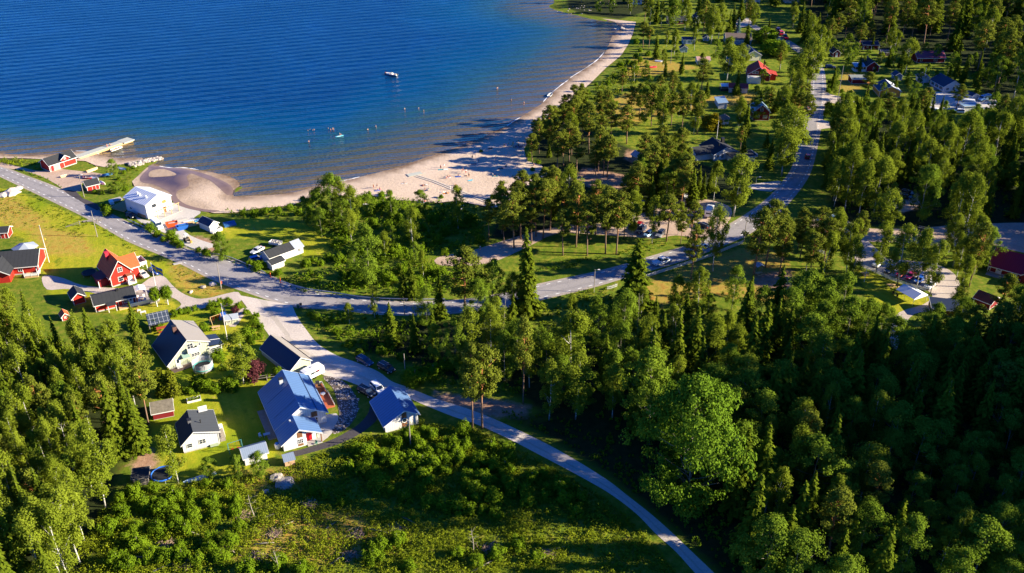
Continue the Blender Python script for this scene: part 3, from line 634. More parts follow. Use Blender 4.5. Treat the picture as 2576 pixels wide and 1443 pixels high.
def car(kind, label, ox, oy, dx, dy, pm, name='parked_car', cat='car', group=None, sc=1.0):
    """(ox,oy) centre on the ground; (dx,dy) a second photo point it faces"""
    if kind not in CARPROTO: CARPROTO[kind] = car_proto(kind)
    P = CARPROTO[kind]; c = W(ox, oy); f = W(dx, dy); g = math.atan2(f.y-c.y, f.x-c.x)+PI
    r = thing(name, label, cat, (c.x, c.y, .035), g, group); r.scale = (sc,)*3
    slot_mat(link('body', P['body'], r), pm); link('windows', P['glass'], r); slot_mat(link('roof', P['roof'], r), pm)
    if P['rack']: link('roof_rack', P['rack'], r)
    for sx in (-1, 1):
        for xx in (-P['ln']/2+.82, P['ln']/2-.85):
            wh = link('wheel', P['wheel'], r); wh.location = (xx, sx*(P['wd']/2-.11), .34); wh.rotation_euler = (PI/2, 0, 0); link('rim', P['rim'], wh)
        hl = MB().box(-P['ln']/2-.0, sx*P['wd']*.3-.18, .62, -P['ln']/2+.2, sx*P['wd']*.3+.18, .76).build('headlight', LAMPW, r)
        MB().box(P['ln']/2-.16, sx*P['wd']*.36-.12, .66, P['ln']/2+.01, sx*P['wd']*.36+.12, .92).build('tail_light', LAMPR, r)
        MB().box(-P['ln']*.5+1.5, sx*P['wd']/2-.02, P['bh']+.0, -P['ln']*.5+1.68, sx*(P['wd']/2+.19)-.0, P['bh']+.15).build('wing_mirror', BLACKM, r)
    return r
def camper(label, ox, oy, dx, dy, ln=6.2, kind='van', name='camper_van', cat='camper', lettering=None, bodym=None):
    c = W(ox, oy); f = W(dx, dy); g = math.atan2(f.y-c.y, f.x-c.x)+PI; r = thing(name, label, cat, (c.x, c.y, .035), g)
    pm = bodym or paint('white', (.8, .8, .78)); b = MB(); h = ln/2; wd = 2.25
    def sec(x, z0, z1, w_=wd): return [(x, -w_/2, z0), (x, -w_/2, z1-.2), (x, -w_/2+.18, z1), (x, w_/2-.18, z1), (x, w_/2, z1-.2), (x, w_/2, z0)]
    if kind == 'caravan': loft(b, [sec(-h, .9, 1.9, wd*.9), sec(-h+.35, .55, 2.45), sec(-h+1.2, .5, 2.62), sec(h-.6, .5, 2.62), sec(h-.1, .55, 2.35), sec(h, .8, 1.9, wd*.92)])
    elif kind == 'cargo': loft(b, [sec(-h, .45, .95, wd*.8), sec(-h+.9, .4, 1.25, wd*.86), sec(-h+1.5, .4, 2.1, wd*.86), sec(-h+1.9, .4, 2.3, wd*.86), sec(h-.1, .4, 2.3, wd*.86), sec(h, .45, 2.1, wd*.82)])
    else: loft(b, [sec(-h, .5, 1.0, wd*.85), sec(-h+.9, .45, 1.3, wd*.9), sec(-h+1.3, .45, 2.2), sec(-h+1.0, 2.0, 2.75), sec(-h+1.9, .5, 2.95), sec(h-.15, .5, 2.95), sec(h, .7, 2.7)]) if False else loft(b, [sec(-h, .5, 1.0, wd*.85), sec(-h+.9, .45, 1.3, wd*.9), sec(-h+1.35, .45, 2.3), sec(-h+1.9, .45, 2.9), sec(h-.15, .5, 2.9), sec(h, .7, 2.6)])
    b.build('body', pm, r)
    wd2 = wd/2*(.86 if kind == 'cargo' else 1)
    for sx in (-1, 1):
        for (xa, xb) in (((-h+1.8, -h+2.9), (.2, 1.4)) if kind != 'cargo' else ((-h+1.6, -h+2.5),)):
            MB().box(xa, sx*wd2-.012, 1.45, xb, sx*wd2+.012, 1.95).build('side_window', GLASS, r)
    if kind != 'caravan': MB().add([(-h+.92, -.85, 1.3), (-h+.92, .85, 1.3), (-h+1.36, .85, 2.08), (-h+1.36, -.85, 2.08)], [(0, 1, 2, 3)]).add([(-h+.90, -.85, 1.32), (-h+.90, .85, 1.32), (-h+1.33, .85, 2.1), (-h+1.33, -.85, 2.1)], [(0, 1, 2, 3)]).build('windscreen', GLASS, r)
    else:
        MB().bar((-h, 0, .55), (-h-1.1, 0, .5), .12).build('drawbar', STEEL, r)
    MB().box(h-.0, -.7, 1.5, h+.012, .7, 2.0).build('rear_window', GLASS, r)
    if kind != 'cargo': MB().box(-.3, -.35, 2.62 if kind == 'caravan' else 2.9, .4, .35, 2.72 if kind == 'caravan' else 3.0).build('roof_hatch', plain('grey_plastic', (.5, .5, .5), .5), r)
    for sx in (-1, 1):
        for xx in ((.1,) if kind == 'caravan' else (-h+.95, h-1.3)):
            wh = MB().lathe([(.2, -.11), (.34, -.11), (.35, 0), (.34, .11), (.2, .11)], 14).build('wheel', RUBBER, r); wh.location = (xx, sx*(wd2-.12), .35); wh.rotation_euler = (PI/2, 0, 0)
        MB().box(h-.05, sx*wd2*.8-.1, .8, h+.015, sx*wd2*.8+.1, 1.15).build('tail_light', LAMPR, r)
    if lettering:
        cu = bpy.data.curves.new('lettering', 'FONT'); cu.body = lettering; cu.size = .55; cu.extrude = .006; cu.align_x = 'CENTER'
        cu.materials.append(plain('red_vinyl', (.6, .02, .03), .4)); q = bpy.data.objects.new('q', cu); COL.objects.link(q); me = bpy.data.meshes.new_from_object(q.evaluated_get(bpy.context.evaluated_depsgraph_get())); bpy.data.objects.remove(q); t = link('lettering', me, r)
        t.location = (.9*h*.6, -wd/2-.012, 1.7); t.rotation_euler = (PI/2, 0, 0)
    return r

# ------------------------------------------------------------------ people: one skinned body per pose
POSES = {}
def body_mesh(pose):
    V = {}; E = []; Rr = {}
    def v(k, p, r): V[k] = Vector(p); Rr[k] = r
    def e(*ks):
        for a, b in zip(ks, ks[1:]): E.append((a, b))
    def arm(s, sh, el, wr, tag_):
        v(tag_+'sh', sh, .055); v(tag_+'el', el, .042); v(tag_+'wr', wr, .03); e('chest', tag_+'sh', tag_+'el', tag_+'wr')
        d = (Vector(wr)-Vector(el)).normalized(); side = Vector((0, 1, 0)) if abs(d.y) < .8 else Vector((1, 0, 0)); pm_ = Vector(wr)+d*.07
        v(tag_+'pa', pm_, .03); e(tag_+'wr', tag_+'pa')
        for k, (o_, l_) in enumerate(((-.03, .06), (-.01, .075), (.01, .07), (.03, .055))):
            a = pm_+d*.035+side*o_; v(tag_+'f%d' % k, a, .011); v(tag_+'g%d' % k, a+d*l_+Vector((.012, 0, 0)), .009); e(tag_+'pa', tag_+'f%d' % k, tag_+'g%d' % k)
        a = Vector(wr)+d*.03+Vector((.035, 0, 0)); v(tag_+'t0', a, .012); v(tag_+'t1', a+d*.05+Vector((.02, 0, 0)), .01); e(tag_+'wr', tag_+'t0', tag_+'t1')
    def leg(tag_, hp, kn, an, toe):
        v(tag_+'hp', hp, .085); v(tag_+'kn', kn, .06); v(tag_+'an', an, .04); v(tag_+'to', toe, .033); e('pelvis', tag_+'hp', tag_+'kn', tag_+'an', tag_+'to')
    if pose in ('stand', 'walk', 'wade'):
        st = .22 if pose == 'walk' else .03
        v('pelvis', (0, 0, .95), .12); v('waist', (0, 0, 1.1), .11); v('chest', (0, 0, 1.35), .13); v('neck', (0, 0, 1.5), .055); v('head', (.01, 0, 1.6), .085); v('crown', (.0, 0, 1.69), .075); v('nose', (.1, 0, 1.6), .018)
        e('pelvis', 'waist', 'chest', 'neck', 'head', 'crown'); e('head', 'nose')
        for s, t in ((-1, 'l'), (1, 'r')):
            arm(s, (0, s*.19, 1.42), (-.03+.1*s*(st > .1), s*.26, 1.14), (.06+.14*s*(st > .1), s*.27, .9), t)
            leg(t, (0, s*.09, .88), (.04-st*s*.4, s*.1, .48), (-.02-st*s, s*.1, .08), (.13-st*s, s*.11, .035))
    elif pose == 'sit':
        v('pelvis', (0, 0, .13), .13); v('waist', (-.04, 0, .3), .11); v('chest', (-.06, 0, .54), .13); v('neck', (-.04, 0, .7), .055); v('head', (0, 0, .8), .085); v('crown', (-.01, 0, .89), .075); v('nose', (.09, 0, .79), .018)
        e('pelvis', 'waist', 'chest', 'neck', 'head', 'crown'); e('head', 'nose')
        for s, t in ((-1, 'l'), (1, 'r')):
            arm(s, (-.06, s*.19, .6), (.1, s*.27, .38), (.28, s*.2, .34), t)
            leg(t, (.06, s*.1, .13), (.42, s*.14, .42), (.72, s*.13, .07), (.86, s*.14, .05))
    else:
        v('pelvis', (0, 0, .12), .12); v('waist', (-.16, 0, .12), .11); v('chest', (-.4, 0, .14), .13); v('neck', (-.56, 0, .14), .055); v('head', (-.67, 0, .13), .085); v('crown', (-.76, 0, .13), .075); v('nose', (-.67, 0, .225), .018)
        e('pelvis', 'waist', 'chest', 'neck', 'head', 'crown'); e('head', 'nose')
        for s, t in ((-1, 'l'), (1, 'r')):
            arm(s, (-.46, s*.19, .13), (-.24, s*.33, .08), (.02, s*.34, .06), t)
            leg(t, (.07, s*.09, .11), (.46, s*.12, .12), (.85, s*.13, .07), (.9, s*.15, .16))
    ks = list(V); ix = {k: i for i, k in enumerate(ks)}
    me = bpy.data.meshes.new('person_body'); me.from_pydata([tuple(V[k]) for k in ks], [(ix[a], ix[b]) for a, b in E], [])
    ob = bpy.data.objects.new('tmp', me); COL.objects.link(ob); md = ob.modifiers.new('s', 'SKIN'); ob.modifiers.new('u', 'SUBSURF').levels = 1
    for k in ks:
        q = me.skin_vertices[0].data[ix[k]]; q.radius = (Rr[k],)*2; q.use_root = k == 'pelvis'
    dg = bpy.context.evaluated_depsgraph_get(); out = bpy.data.meshes.new_from_object(ob.evaluated_get(dg)); bpy.data.objects.remove(ob); out.name = 'person_body'
    out.polygons.foreach_set('use_smooth', [True]*len(out.polygons)); out.materials.clear(); out.materials.append(SKIN)
    c = MB(); hr = MB(); tp = MB()
    def ell(b, ctr, rx, ry, rz, n_=8):
        for_v = []; fs = []
        for i in range(n_+1):
            th = PI*i/n_
            for k in range(n_): for_v.append((ctr[0]+rx*math.sin(th)*math.cos(2*PI*k/n_), ctr[1]+ry*math.sin(th)*math.sin(2*PI*k/n_), ctr[2]+rz*math.cos(th)))
        for i in range(n_):
            for k in range(n_): a = i*n_+k; d = i*n_+(k+1) % n_; fs.append((a, d, d+n_, a+n_))
        b.add(for_v, fs)
    p = V['pelvis']; h = V['crown']; ch = V['chest']; ax = (V['waist']-p).normalized(); q = p+ax*.02
    ell(c, q, .16 if abs(ax.z) > .5 else .17, .19, .14 if abs(ax.z) > .5 else .135)
    for t in 'lr':
        a = V[t+'hp']; b_ = V[t+'kn']; c.tube([a, a.lerp(b_, .5)], [.115, .1], 8)
    ell(tp, ch-ax*.06, .155, .19, .23 if abs(ax.z) > .5 else .15)
    ell(hr, h+Vector((-.015, 0, .0)), .105, .1, .09)
    return out, c.mesh('shorts', WHITE, True), tp.mesh('top', WHITE, True), hr.mesh('hair', plain('hair_brown', (.09, .05, .025), .7), True)
SKIN = plain('skin', (.55, .30, .20), .6, .3, .06)
CL = {k: plain('cloth_'+k, v, .85, .1, .1) for k, v in dict(red=(.5, .02, .04), blue=(.03, .12, .45), navy=(.02, .03, .09), white=(.75, .75, .73), black=(.02, .02, .02), teal=(.03, .32, .36), orange=(.6, .2, .03), pink=(.6, .12, .25), grey=(.25, .25, .27), yellow=(.6, .45, .04), green=(.06, .25, .08), cyan=(.12, .45, .55)).items()}
HAIR = [plain('hair_'+k, v, .7) for k, v in dict(blond=(.45, .30, .12), dark=(.03, .02, .015), brown2=(.12, .06, .03)).items()]
def person(pose, label, ox=None, oy=None, face=0.0, shorts='navy', top=None, hair=0, loc=None, z=.03, sc=1.0, group=None):
    if pose not in POSES: POSES[pose] = body_mesh(pose)
    b, c, t, h = POSES[pose]; p = loc if loc is not None else W(ox, oy); zz = (p.z if loc is not None else float(hz([p.x], [p.y])[0])+z)
    r = thing('person', label, 'person', (p.x, p.y, zz), face, group); r.scale = (sc,)*3
    link('body', b, r); slot_mat(link('shorts', c, r), CL[shorts])
    if top: slot_mat(link('top', t, r), CL[top])
    slot_mat(link('hair', h, r), HAIR[hair % 3]); return r

# ------------------------------------------------------------------ vegetation
def leafmat(name, c0, c1, trans=.3, var=.25):
    m, n, o = new_mat(name); oi = N(n, 'ObjectInfo'); v = at(n, 'v')
    a = mathn(n, 'ADD', mathn(n, 'MULTIPLY', v, .75), mathn(n, 'MULTIPLY', oi.outputs['Random'], var))
    c = mixc(n, a, c0, c1)
    d = N(n, 'BsdfDiffuse'); L(n, c, d.inputs[0]); t = N(n, 'BsdfTranslucent'); L(n, c, t.inputs[0])
    mx = N(n, 'MixShader'); mx.inputs[0].default_value = trans; L(n, d.outputs[0], mx.inputs[1]); L(n, t.outputs[0], mx.inputs[2]); L(n, mx.outputs[0], o.inputs[0]); return m
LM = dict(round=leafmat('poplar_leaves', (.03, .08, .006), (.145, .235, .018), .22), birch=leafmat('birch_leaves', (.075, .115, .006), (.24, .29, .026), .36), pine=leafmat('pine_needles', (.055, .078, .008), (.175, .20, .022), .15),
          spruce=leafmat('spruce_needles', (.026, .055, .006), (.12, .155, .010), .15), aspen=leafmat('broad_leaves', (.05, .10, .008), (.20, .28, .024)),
          bush=leafmat('bush_leaves', (.045, .10, .005), (.19, .28, .014)), purple=leafmat('purple_leaves', (.05, .015, .022), (.14, .045, .05)),
          scrub=leafmat('undergrowth_leaves', (.055, .10, .006), (.25, .29, .016)), blue=leafmat('blue_spruce_needles', (.03, .07, .06), (.09, .16, .14), .1),
          gold=leafmat('golden_leaves', (.12, .12, .005), (.30, .24, .012)), thuja=leafmat('thuja_leaves', (.05, .075, .006), (.15, .16, .012), .1))
def bark(name, c0, c1, z0=.3, z1=.6, top=None, spots=False):
    m, n, o = new_mat(name); tc = N(n, 'TexCoord'); z = noise(n, 3, 3, .6, tc.outputs['Object']); c = mixc(n, z.outputs[0], c0, c1)
    if top:
        sp = N(n, 'SeparateXYZ'); L(n, tc.outputs['Object'], sp.inputs[0]); f = N(n, 'MapRange'); L(n, sp.outputs[2], f.inputs[0]); f.inputs[1].default_value = z0; f.inputs[2].default_value = z1; c = mixc(n, f.outputs[0], c, top)
    if spots:
        mp = N(n, 'Mapping'); L(n, tc.outputs['Object'], mp.inputs[0]); mp.inputs['Scale'].default_value = (2, 2, 5); z2 = noise(n, 1.6, 2, .5, mp.outputs[0]); c = mixc(n, mathn(n, 'GREATER_THAN', z2.outputs[0], .6), c, (.06, .05, .05))
    principled(n, o, c, .85, .15); return m
BARK = dict(birch=bark('birch_bark', (.40, .39, .36), (.58, .56, .52), spots=True), pine=bark('pine_bark', (.16, .10, .07), (.24, .16, .11), 5, 9, (.46, .19, .07)), spruce=bark('spruce_bark', (.17, .13, .10), (.28, .22, .18)), grey=bark('grey_bark', (.18, .16, .12), (.3, .27, .22)))
def quads(C, NRM, sx, sy, rs, up=None):
    """oriented leaf quads, one per row"""
    n_ = len(C); r = rs.normal(size=(n_, 3)) if up is None else up
    a = np.cross(NRM, r); a /= np.linalg.norm(a, axis=1, keepdims=True)+1e-9; b = np.cross(NRM, a)
    sx = np.broadcast_to(sx, (n_,))[:, None]; sy = np.broadcast_to(sy, (n_,))[:, None]
    V = np.stack([C-a*sx, C-b*sy*.9, C+a*sx, C+b*sy], 1).reshape(-1, 3); return V
def unit(v): return v/(np.linalg.norm(v, axis=1, keepdims=True)+1e-9)
def leafmesh(name, V, tint, mat):
    F = np.arange(len(V)).reshape(-1, 4); return mesh_np(name, V, F, mat, {'v': ('FACE', tint)}, False)
def clumps_leaves(CC, rad, per, size, rs, flat=1.0, droop=0.0, outc=None, mixo=.75):
    Vs = []; T = []
    for i, c in enumerate(CC):
        r = rad[i]; d = unit(rs.normal(size=(per, 3))); rr = (rs.random((per, 1))**.45)
        P = d*rr*r*np.array([1, 1, flat]); P[:, 2] -= droop*np.hypot(P[:, 0], P[:, 1])
        o = unit(d*np.array([1, 1, 1/max(flat, .35)])*.6+np.array([0, 0, .35])); ow = unit(c[None]-outc[i][None]) if outc is not None else np.zeros((1, 3))
        nn = unit(o*mixo+ow*.5+rs.normal(size=(per, 3))*.45)
        s = size*(.7+.6*rs.random(per)); Vs.append(quads(c+P, nn, s, s*.75, rs)); T.append(np.clip(.25+.35*rs.random()+.4*rs.random(per), 0, 1))
    return np.concatenate(Vs), np.concatenate(T)
def trunk_mb(h, r0, r1, rs, bend=.25, limbs=(), n=7, k=6):
    b = MB(); ph = rs.random()*6; pts = [(bend*math.sin(ph+i/k*2.2)-bend*math.sin(ph), bend*math.cos(ph*1.3+i/k*1.7)-bend*math.cos(ph*1.3), h*i/k) for i in range(k+1)]
    b.tube(pts, [r0+(r1-r0)*i/k for i in range(k+1)], n)
    def on(t): f = t*k; i = min(int(f), k-1); a, c = Vector(pts[i]), Vector(pts[i+1]); return a.lerp(c, f-i)
    for t, q, r in limbs:
        a = on(t); q = Vector(q); md = a.lerp(q, .5)+Vector((0, 0, -.05*(q-a).length)); b.tube([a, md, q], [r, r*.7, r*.25], 4)
    return b, on
PROTO = {}
def make_tree(kind, var):
    rs = np.random.default_rng(100*var+sum(map(ord, kind))); H = 18.0
    if kind in ('birch', 'aspen', 'roundtree'):
        if kind == 'birch': z0, wmax, nc, per, rad, size, fl, dr = .2+.12*rs.random(), 2.5+.7*rs.random(), 90, 118, 1.0, .165, 1.35, .2
        elif kind == 'aspen': z0, wmax, nc, per, rad, size, fl, dr = .12, 3.9+.9*rs.random(), 130, 108, 1.15, .18, .95, .05
        else: z0, wmax, nc, per, rad, size, fl, dr = .1, 6.6, 400, 84, 1.05, .17, .9, 0
        CC = []; off = rs.random(3)*6; gaps = [(rs.random()*2*PI, .25+.65*rs.random(), .5+.4*rs.random()) for _ in range(7 if kind != 'roundtree' else 3)]
        for i in range(nc):
            t = rs.random()**.85; z = z0+(1-z0)*t
            pr = math.sin(min(1, (t+.12)/.62)*PI/2) if t < .5 else math.cos((t-.5)/.5*PI/2)**.62
            a = rs.random()*2*PI; lob = 1+.30*math.sin(3*a+off[0]+z*7)+.22*math.sin(5*a+off[1]-z*9)+.12*math.sin(9*a+z*23)
            r = wmax*pr*lob*(.35+.65*rs.random()**.5)
            if any(abs((a-g_[0]+PI) % (2*PI)-PI) < g_[2] and abs(z-g_[1]) < .09 and r > wmax*.3 for g_ in gaps): continue
            CC.append((r*math.cos(a), r*math.sin(a), z*H-.6))
        CC = np.array(CC); nc = len(CC); rads = rad*(.6+.75*rs.random(nc)); OC = np.stack([0*CC[:, 0], 0*CC[:, 1], CC[:, 2]-.8], 1)
        V, T = clumps_leaves(CC, rads, per, size, rs, fl, dr, OC)
        lim = [(max(.15, min(.9, (c[2]-1.8)/H)), c*np.array([.75, .75, 1]), .05) for c in CC[::4]]
        tb_, _ = trunk_mb(H*.93, .17, .03, rs, .35, lim)
        tm = tb_.mesh('tree_trunk', BARK['birch' if kind == 'birch' else 'grey'], True); return tm, leafmesh('tree_crown', V, T, LM[{'aspen': 'aspen', 'birch': 'birch'}.get(kind, 'round')])
    if kind == 'pine':
        z0 = .36+.1*rs.random(); CC = []; nc = 74
        for i in range(nc):
            t = rs.random()**.9; z = z0+(1-z0)*t; pr = (.55+.45*math.sin(min(t*2.4, 1)*PI/2)) if t < .45 else math.cos((t-.45)/.55*PI/2)**.7
            a = rs.random()*2*PI; r = 3.3*pr*(.25+.75*rs.random()**.6)*(1+.3*math.sin(2*a+var)); CC.append((r*math.cos(a), r*math.sin(a), z*H-.3+.12*r))
        CC = np.array(CC); V, T = clumps_leaves(CC, 1.05*(.7+.6*rs.random(nc)), 84, .185, rs, .55, -.1, np.stack([0*CC[:, 0], 0*CC[:, 1], CC[:, 2]-1.5], 1), .8)
        tb_, _ = trunk_mb(H*.96, .24, .06, rs, .3, [(max(.3, min(.93, c[2]/H-.04)), c, .07) for c in CC[::2]]+[(.3+.12*q, (1.2*math.cos(q*2.1), 1.2*math.sin(q*2.1), H*(.3+.12*q)+.2), .035) for q in rs.random(4)])
        return tb_.mesh('tree_trunk', BARK['pine'], True), leafmesh('tree_crown', V, T, LM['pine'])
    if kind in ('spruce', 'bluespruce'):
        C = []; NR = []; UP = []; SX = []; SY = []; z = H*.07; T = []
        while z < H*.985:
            t = z/H; Rm = 3.2*(1-t)**.8*(1+.10*math.sin(t*25+var)+.14*math.sin(t*9+var*2)); nb = max(4, int(9*(1-t)+3)); a0 = rs.random()*6
            for k in range(nb):
                a = a0+2*PI*k/nb+rs.normal()*.16; Lb = Rm*(.5+.65*rs.random()); m_ = max(2, int(Lb/.34)); ti = .15+.5*rs.random()
                for j in range(m_):
                    f = (j+.7)/m_; r = Lb*f; dz = .10*Lb-.42*Lb*f**1.5+.16*Lb*f**4
                    for sd_ in (-1, 0, 1):
                        if sd_ and (f < .25 or Lb < .7): continue
                        wv = sd_*.5*(1-f*.55)*min(1, Lb*.45); C.append((r*math.cos(a)-wv*math.sin(a), r*math.sin(a)+wv*math.cos(a), z+dz+rs.normal()*.06-abs(sd_)*.07))
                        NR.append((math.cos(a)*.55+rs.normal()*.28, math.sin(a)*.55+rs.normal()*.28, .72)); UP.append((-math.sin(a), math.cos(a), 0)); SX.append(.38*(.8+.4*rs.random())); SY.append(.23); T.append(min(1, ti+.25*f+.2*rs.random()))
            z += .40*(.85+.3*rs.random())*(1 if t < .7 else .8)
        C = np.array(C); V = quads(C, unit(np.array(NR)), np.array(SX), np.array(SY), rs, np.array(UP))
        tb_, _ = trunk_mb(H*.99, .22, .02, rs, .08)
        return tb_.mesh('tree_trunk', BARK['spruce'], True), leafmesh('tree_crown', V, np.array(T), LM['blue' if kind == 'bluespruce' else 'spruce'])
    if kind in ('bush', 'purple', 'gold', 'ball', 'thuja'):   # unit: 3 m tall
        nc = 30 if kind != 'ball' else 60; CC = []
        for i in range(nc):
            d = unit(rs.normal(size=(1, 3)))[0]; d[2] = abs(d[2]) if kind != 'ball' else d[2]; r = .45+.55*rs.random()
            if kind == 'thuja': t = rs.random(); CC.append((.55*(1-t**1.6)*math.cos(i*2.4), .55*(1-t**1.6)*math.sin(i*2.4), .25+2.5*t))
            elif kind == 'ball': CC.append(tuple(np.array([0, 0, 1.5])+d*1.25*np.array([1, 1, .85])))
            else: CC.append((1.25*d[0]*r*(1+.3*math.sin(i)), 1.25*d[1]*r, .35+1.95*d[2]*r))
        CC = np.array(CC); rd = (.5 if kind != 'thuja' else .36)*(.7+.6*rs.random(nc)); V, T = clumps_leaves(CC, rd, 80, .105 if kind != 'thuja' else .1, rs, 1 if kind != 'thuja' else 1.7, 0, np.tile(np.array([[0, 0, 1.0 if kind != 'ball' else 1.5]]), (nc, 1)))
        tb_, _ = trunk_mb(2.0, .06, .02, rs, .05, [(.2, c, .025) for c in CC[::4]]); me = leafmesh('bush_leaves', V, T, LM[{'ball': 'bush'}.get(kind, kind)])
        return tb_.mesh('bush_stem', BARK['grey'], True), me
NV = dict(birch=6, aspen=6, pine=6, spruce=5, roundtree=1, bluespruce=1, bush=4, purple=1, gold=1, ball=2, thuja=2)
HREF = dict(bush=2.6, purple=2.6, gold=2.6, ball=2.6, thuja=2.9)
TREES = []
NAME = dict(birch='birch_tree', aspen='broadleaf_tree', pine='pine_tree', spruce='spruce_tree', roundtree='broadleaf_tree', bluespruce='spruce_tree', bush='bush', purple='purple_bush', gold='golden_bush', ball='clipped_tree', thuja='thuja_tree')
def tree(kind, x, y, h, label, group=None, wid=1.0, cat='tree'):
    var = int(RNG.integers(NV[kind])); key = (kind, var)
    if key not in PROTO: PROTO[key] = make_tree(kind, var)
    tm, cm = PROTO[key]; k = h/HREF.get(kind, 18.0)
    r = thing(NAME[kind], label, cat, (x, y, float(hz([x], [y])[0])-.05), RNG.random()*2*PI, group); r.scale = (k*wid, k*wid, k)
    r.rotation_euler[0] = RNG.normal()*.02; r.rotation_euler[1] = RNG.normal()*.02
    link('trunk' if kind not in ('bush', 'purple', 'gold') else 'stem', tm, r); link('crown' if kind not in ('bush', 'purple', 'gold') else 'foliage', cm, r)
    TREES.append((x, y, kind)); return r
def tb(kind, bx, by, tx, ty, label, wid=1.0, group=None):
    b = W(bx, by); return tree(kind, b.x, b.y, h_from_top(b, ty), label, group, wid)
def tt(kind, tx, ty, h, label, wid=1.0, group=None):
    p = W(tx, ty, h); return tree(kind, p.x, p.y, h, label, group, wid)
CLEAR = [(1888, 240, 1945, 305), (1758, 345, 1900, 415), (2205, 192, 2268, 247), (1880, 165, 1965, 212), (1812, 208, 1882, 238), (1872, 108, 1928, 155), (2366, 186, 2425, 233), (2302, 122, 2382, 158), (2036, 175, 2080, 330), (1804, 238, 1836, 276), (1630, 640, 1705, 690), (1380, 700, 1560, 740), (1950, 70, 1988, 104), (2255, 718, 2326, 756), (2475, 640, 2576, 712), (2170, 95, 2215, 126), (2155, 145, 2212, 183), (1676, 38, 1730, 62), (2090, 120, 2116, 146), (2400, 245, 2490, 270), (1470, 430, 1580, 465), (2310, 185, 2342, 211), (1820, 110, 1876, 116), (2140, 190, 2184, 212), (1990, 330, 2060, 440), (1900, 440, 1990, 500)]
def hides(x, y, h):
    b = PX((x, y, 0)); t = PX((x, y, h)); sc = 930*S0/math.hypot(y, HCAM); hw = 2.4*sc
    x0, x1 = min(b[0], t[0])-hw, max(b[0], t[0])+hw
    return any(x1 > r[0] and x0 < r[2] and t[1] < r[3]-3 and b[1] > r[3] for r in CLEAR)
def fill(poly, mix, n, dmin, hr, lab, grp, world=False, tries=9000, widr=(.85, 1.2)):
    pw = list(poly) if world else P2(poly); xs = [p[0] for p in pw]; ys = [p[1] for p in pw]; kinds = list(mix); pr = np.array([mix[k] for k in kinds]); pr = pr/pr.sum(); got = 0
    X = RNG.uniform(min(xs), max(xs), tries); Y = RNG.uniform(min(ys), max(ys), tries); ok = inpoly(X, Y, pw)
    T = np.array([(t[0], t[1]) for t in TREES]) if TREES else np.zeros((1, 2))+1e6
    for x, y in zip(X[ok], Y[ok]):
        if got >= n: break
        if np.min((T[:, 0]-x)**2+(T[:, 1]-y)**2) < dmin*dmin: continue
        k = kinds[int(RNG.choice(len(kinds), p=pr))]; lo, hi = hr[k] if isinstance(hr, dict) else hr; hh = RNG.uniform(lo, hi)
        if hides(x, y, hh): continue
        tree(k, x, y, hh, lab[k], grp[k], RNG.uniform(*widr)); T = np.vstack([T, [x, y]]); got += 1
    return got
def scrub(name, poly, dens, hr, label, mat='scrub', per=13, size=.2, world=False, keep=None, gate=-.45):
    pw = list(poly) if world else P2(poly); xs = [p[0] for p in pw]; ys = [p[1] for p in pw]; A = (max(xs)-min(xs))*(max(ys)-min(ys)); n_ = int(A*dens)
    rs = RNG; X = rs.uniform(min(xs), max(xs), n_); Y = rs.uniform(min(ys), max(ys), n_)
    nz = np.sin(X*.31+1.3*np.sin(Y*.23))*np.sin(Y*.37+1.1*np.sin(X*.19))+.7*np.sin(X*.9+Y*.6)*np.sin(Y*1.1-X*.4); k = inpoly(X, Y, pw) & (nz+rs.normal(size=n_)*.5 > gate)
    if keep is not None: k &= keep(X, Y)
    X, Y, nz = X[k], Y[k], nz[k]; m_ = len(X)
    h = rs.uniform(hr[0], hr[1], m_)*(.65+.35*np.clip(nz+.6, 0, 1.6)); C = np.repeat(np.stack([X, Y, h*.55], 1), per, 0); hh = np.repeat(h, per)
    d = unit(rs.normal(size=(m_*per, 3))); P = d*(hh[:, None]*np.array([.45, .45, .6]))*rs.random((m_*per, 1))**.4; C = C+P; C[:, 2] = np.maximum(C[:, 2], .05)
    nn = unit(d*.7+np.array([0, 0, .45])+rs.normal(size=(m_*per, 3))*.4); s = size*(.7+.6*rs.random(m_*per))
    pt = .5+.5*np.sin(X*.17+2*np.sin(Y*.13))*np.sin(Y*.21+X*.05); T = np.clip(np.repeat(.05+.35*rs.random(m_)+.3*pt, per)+.35*rs.random(m_*per), 0, 1)
    return tag(link(name, leafmesh(name, quads(C, nn, s, s*.75, rs), T, LM[mat])), label, None, None, 'stuff')

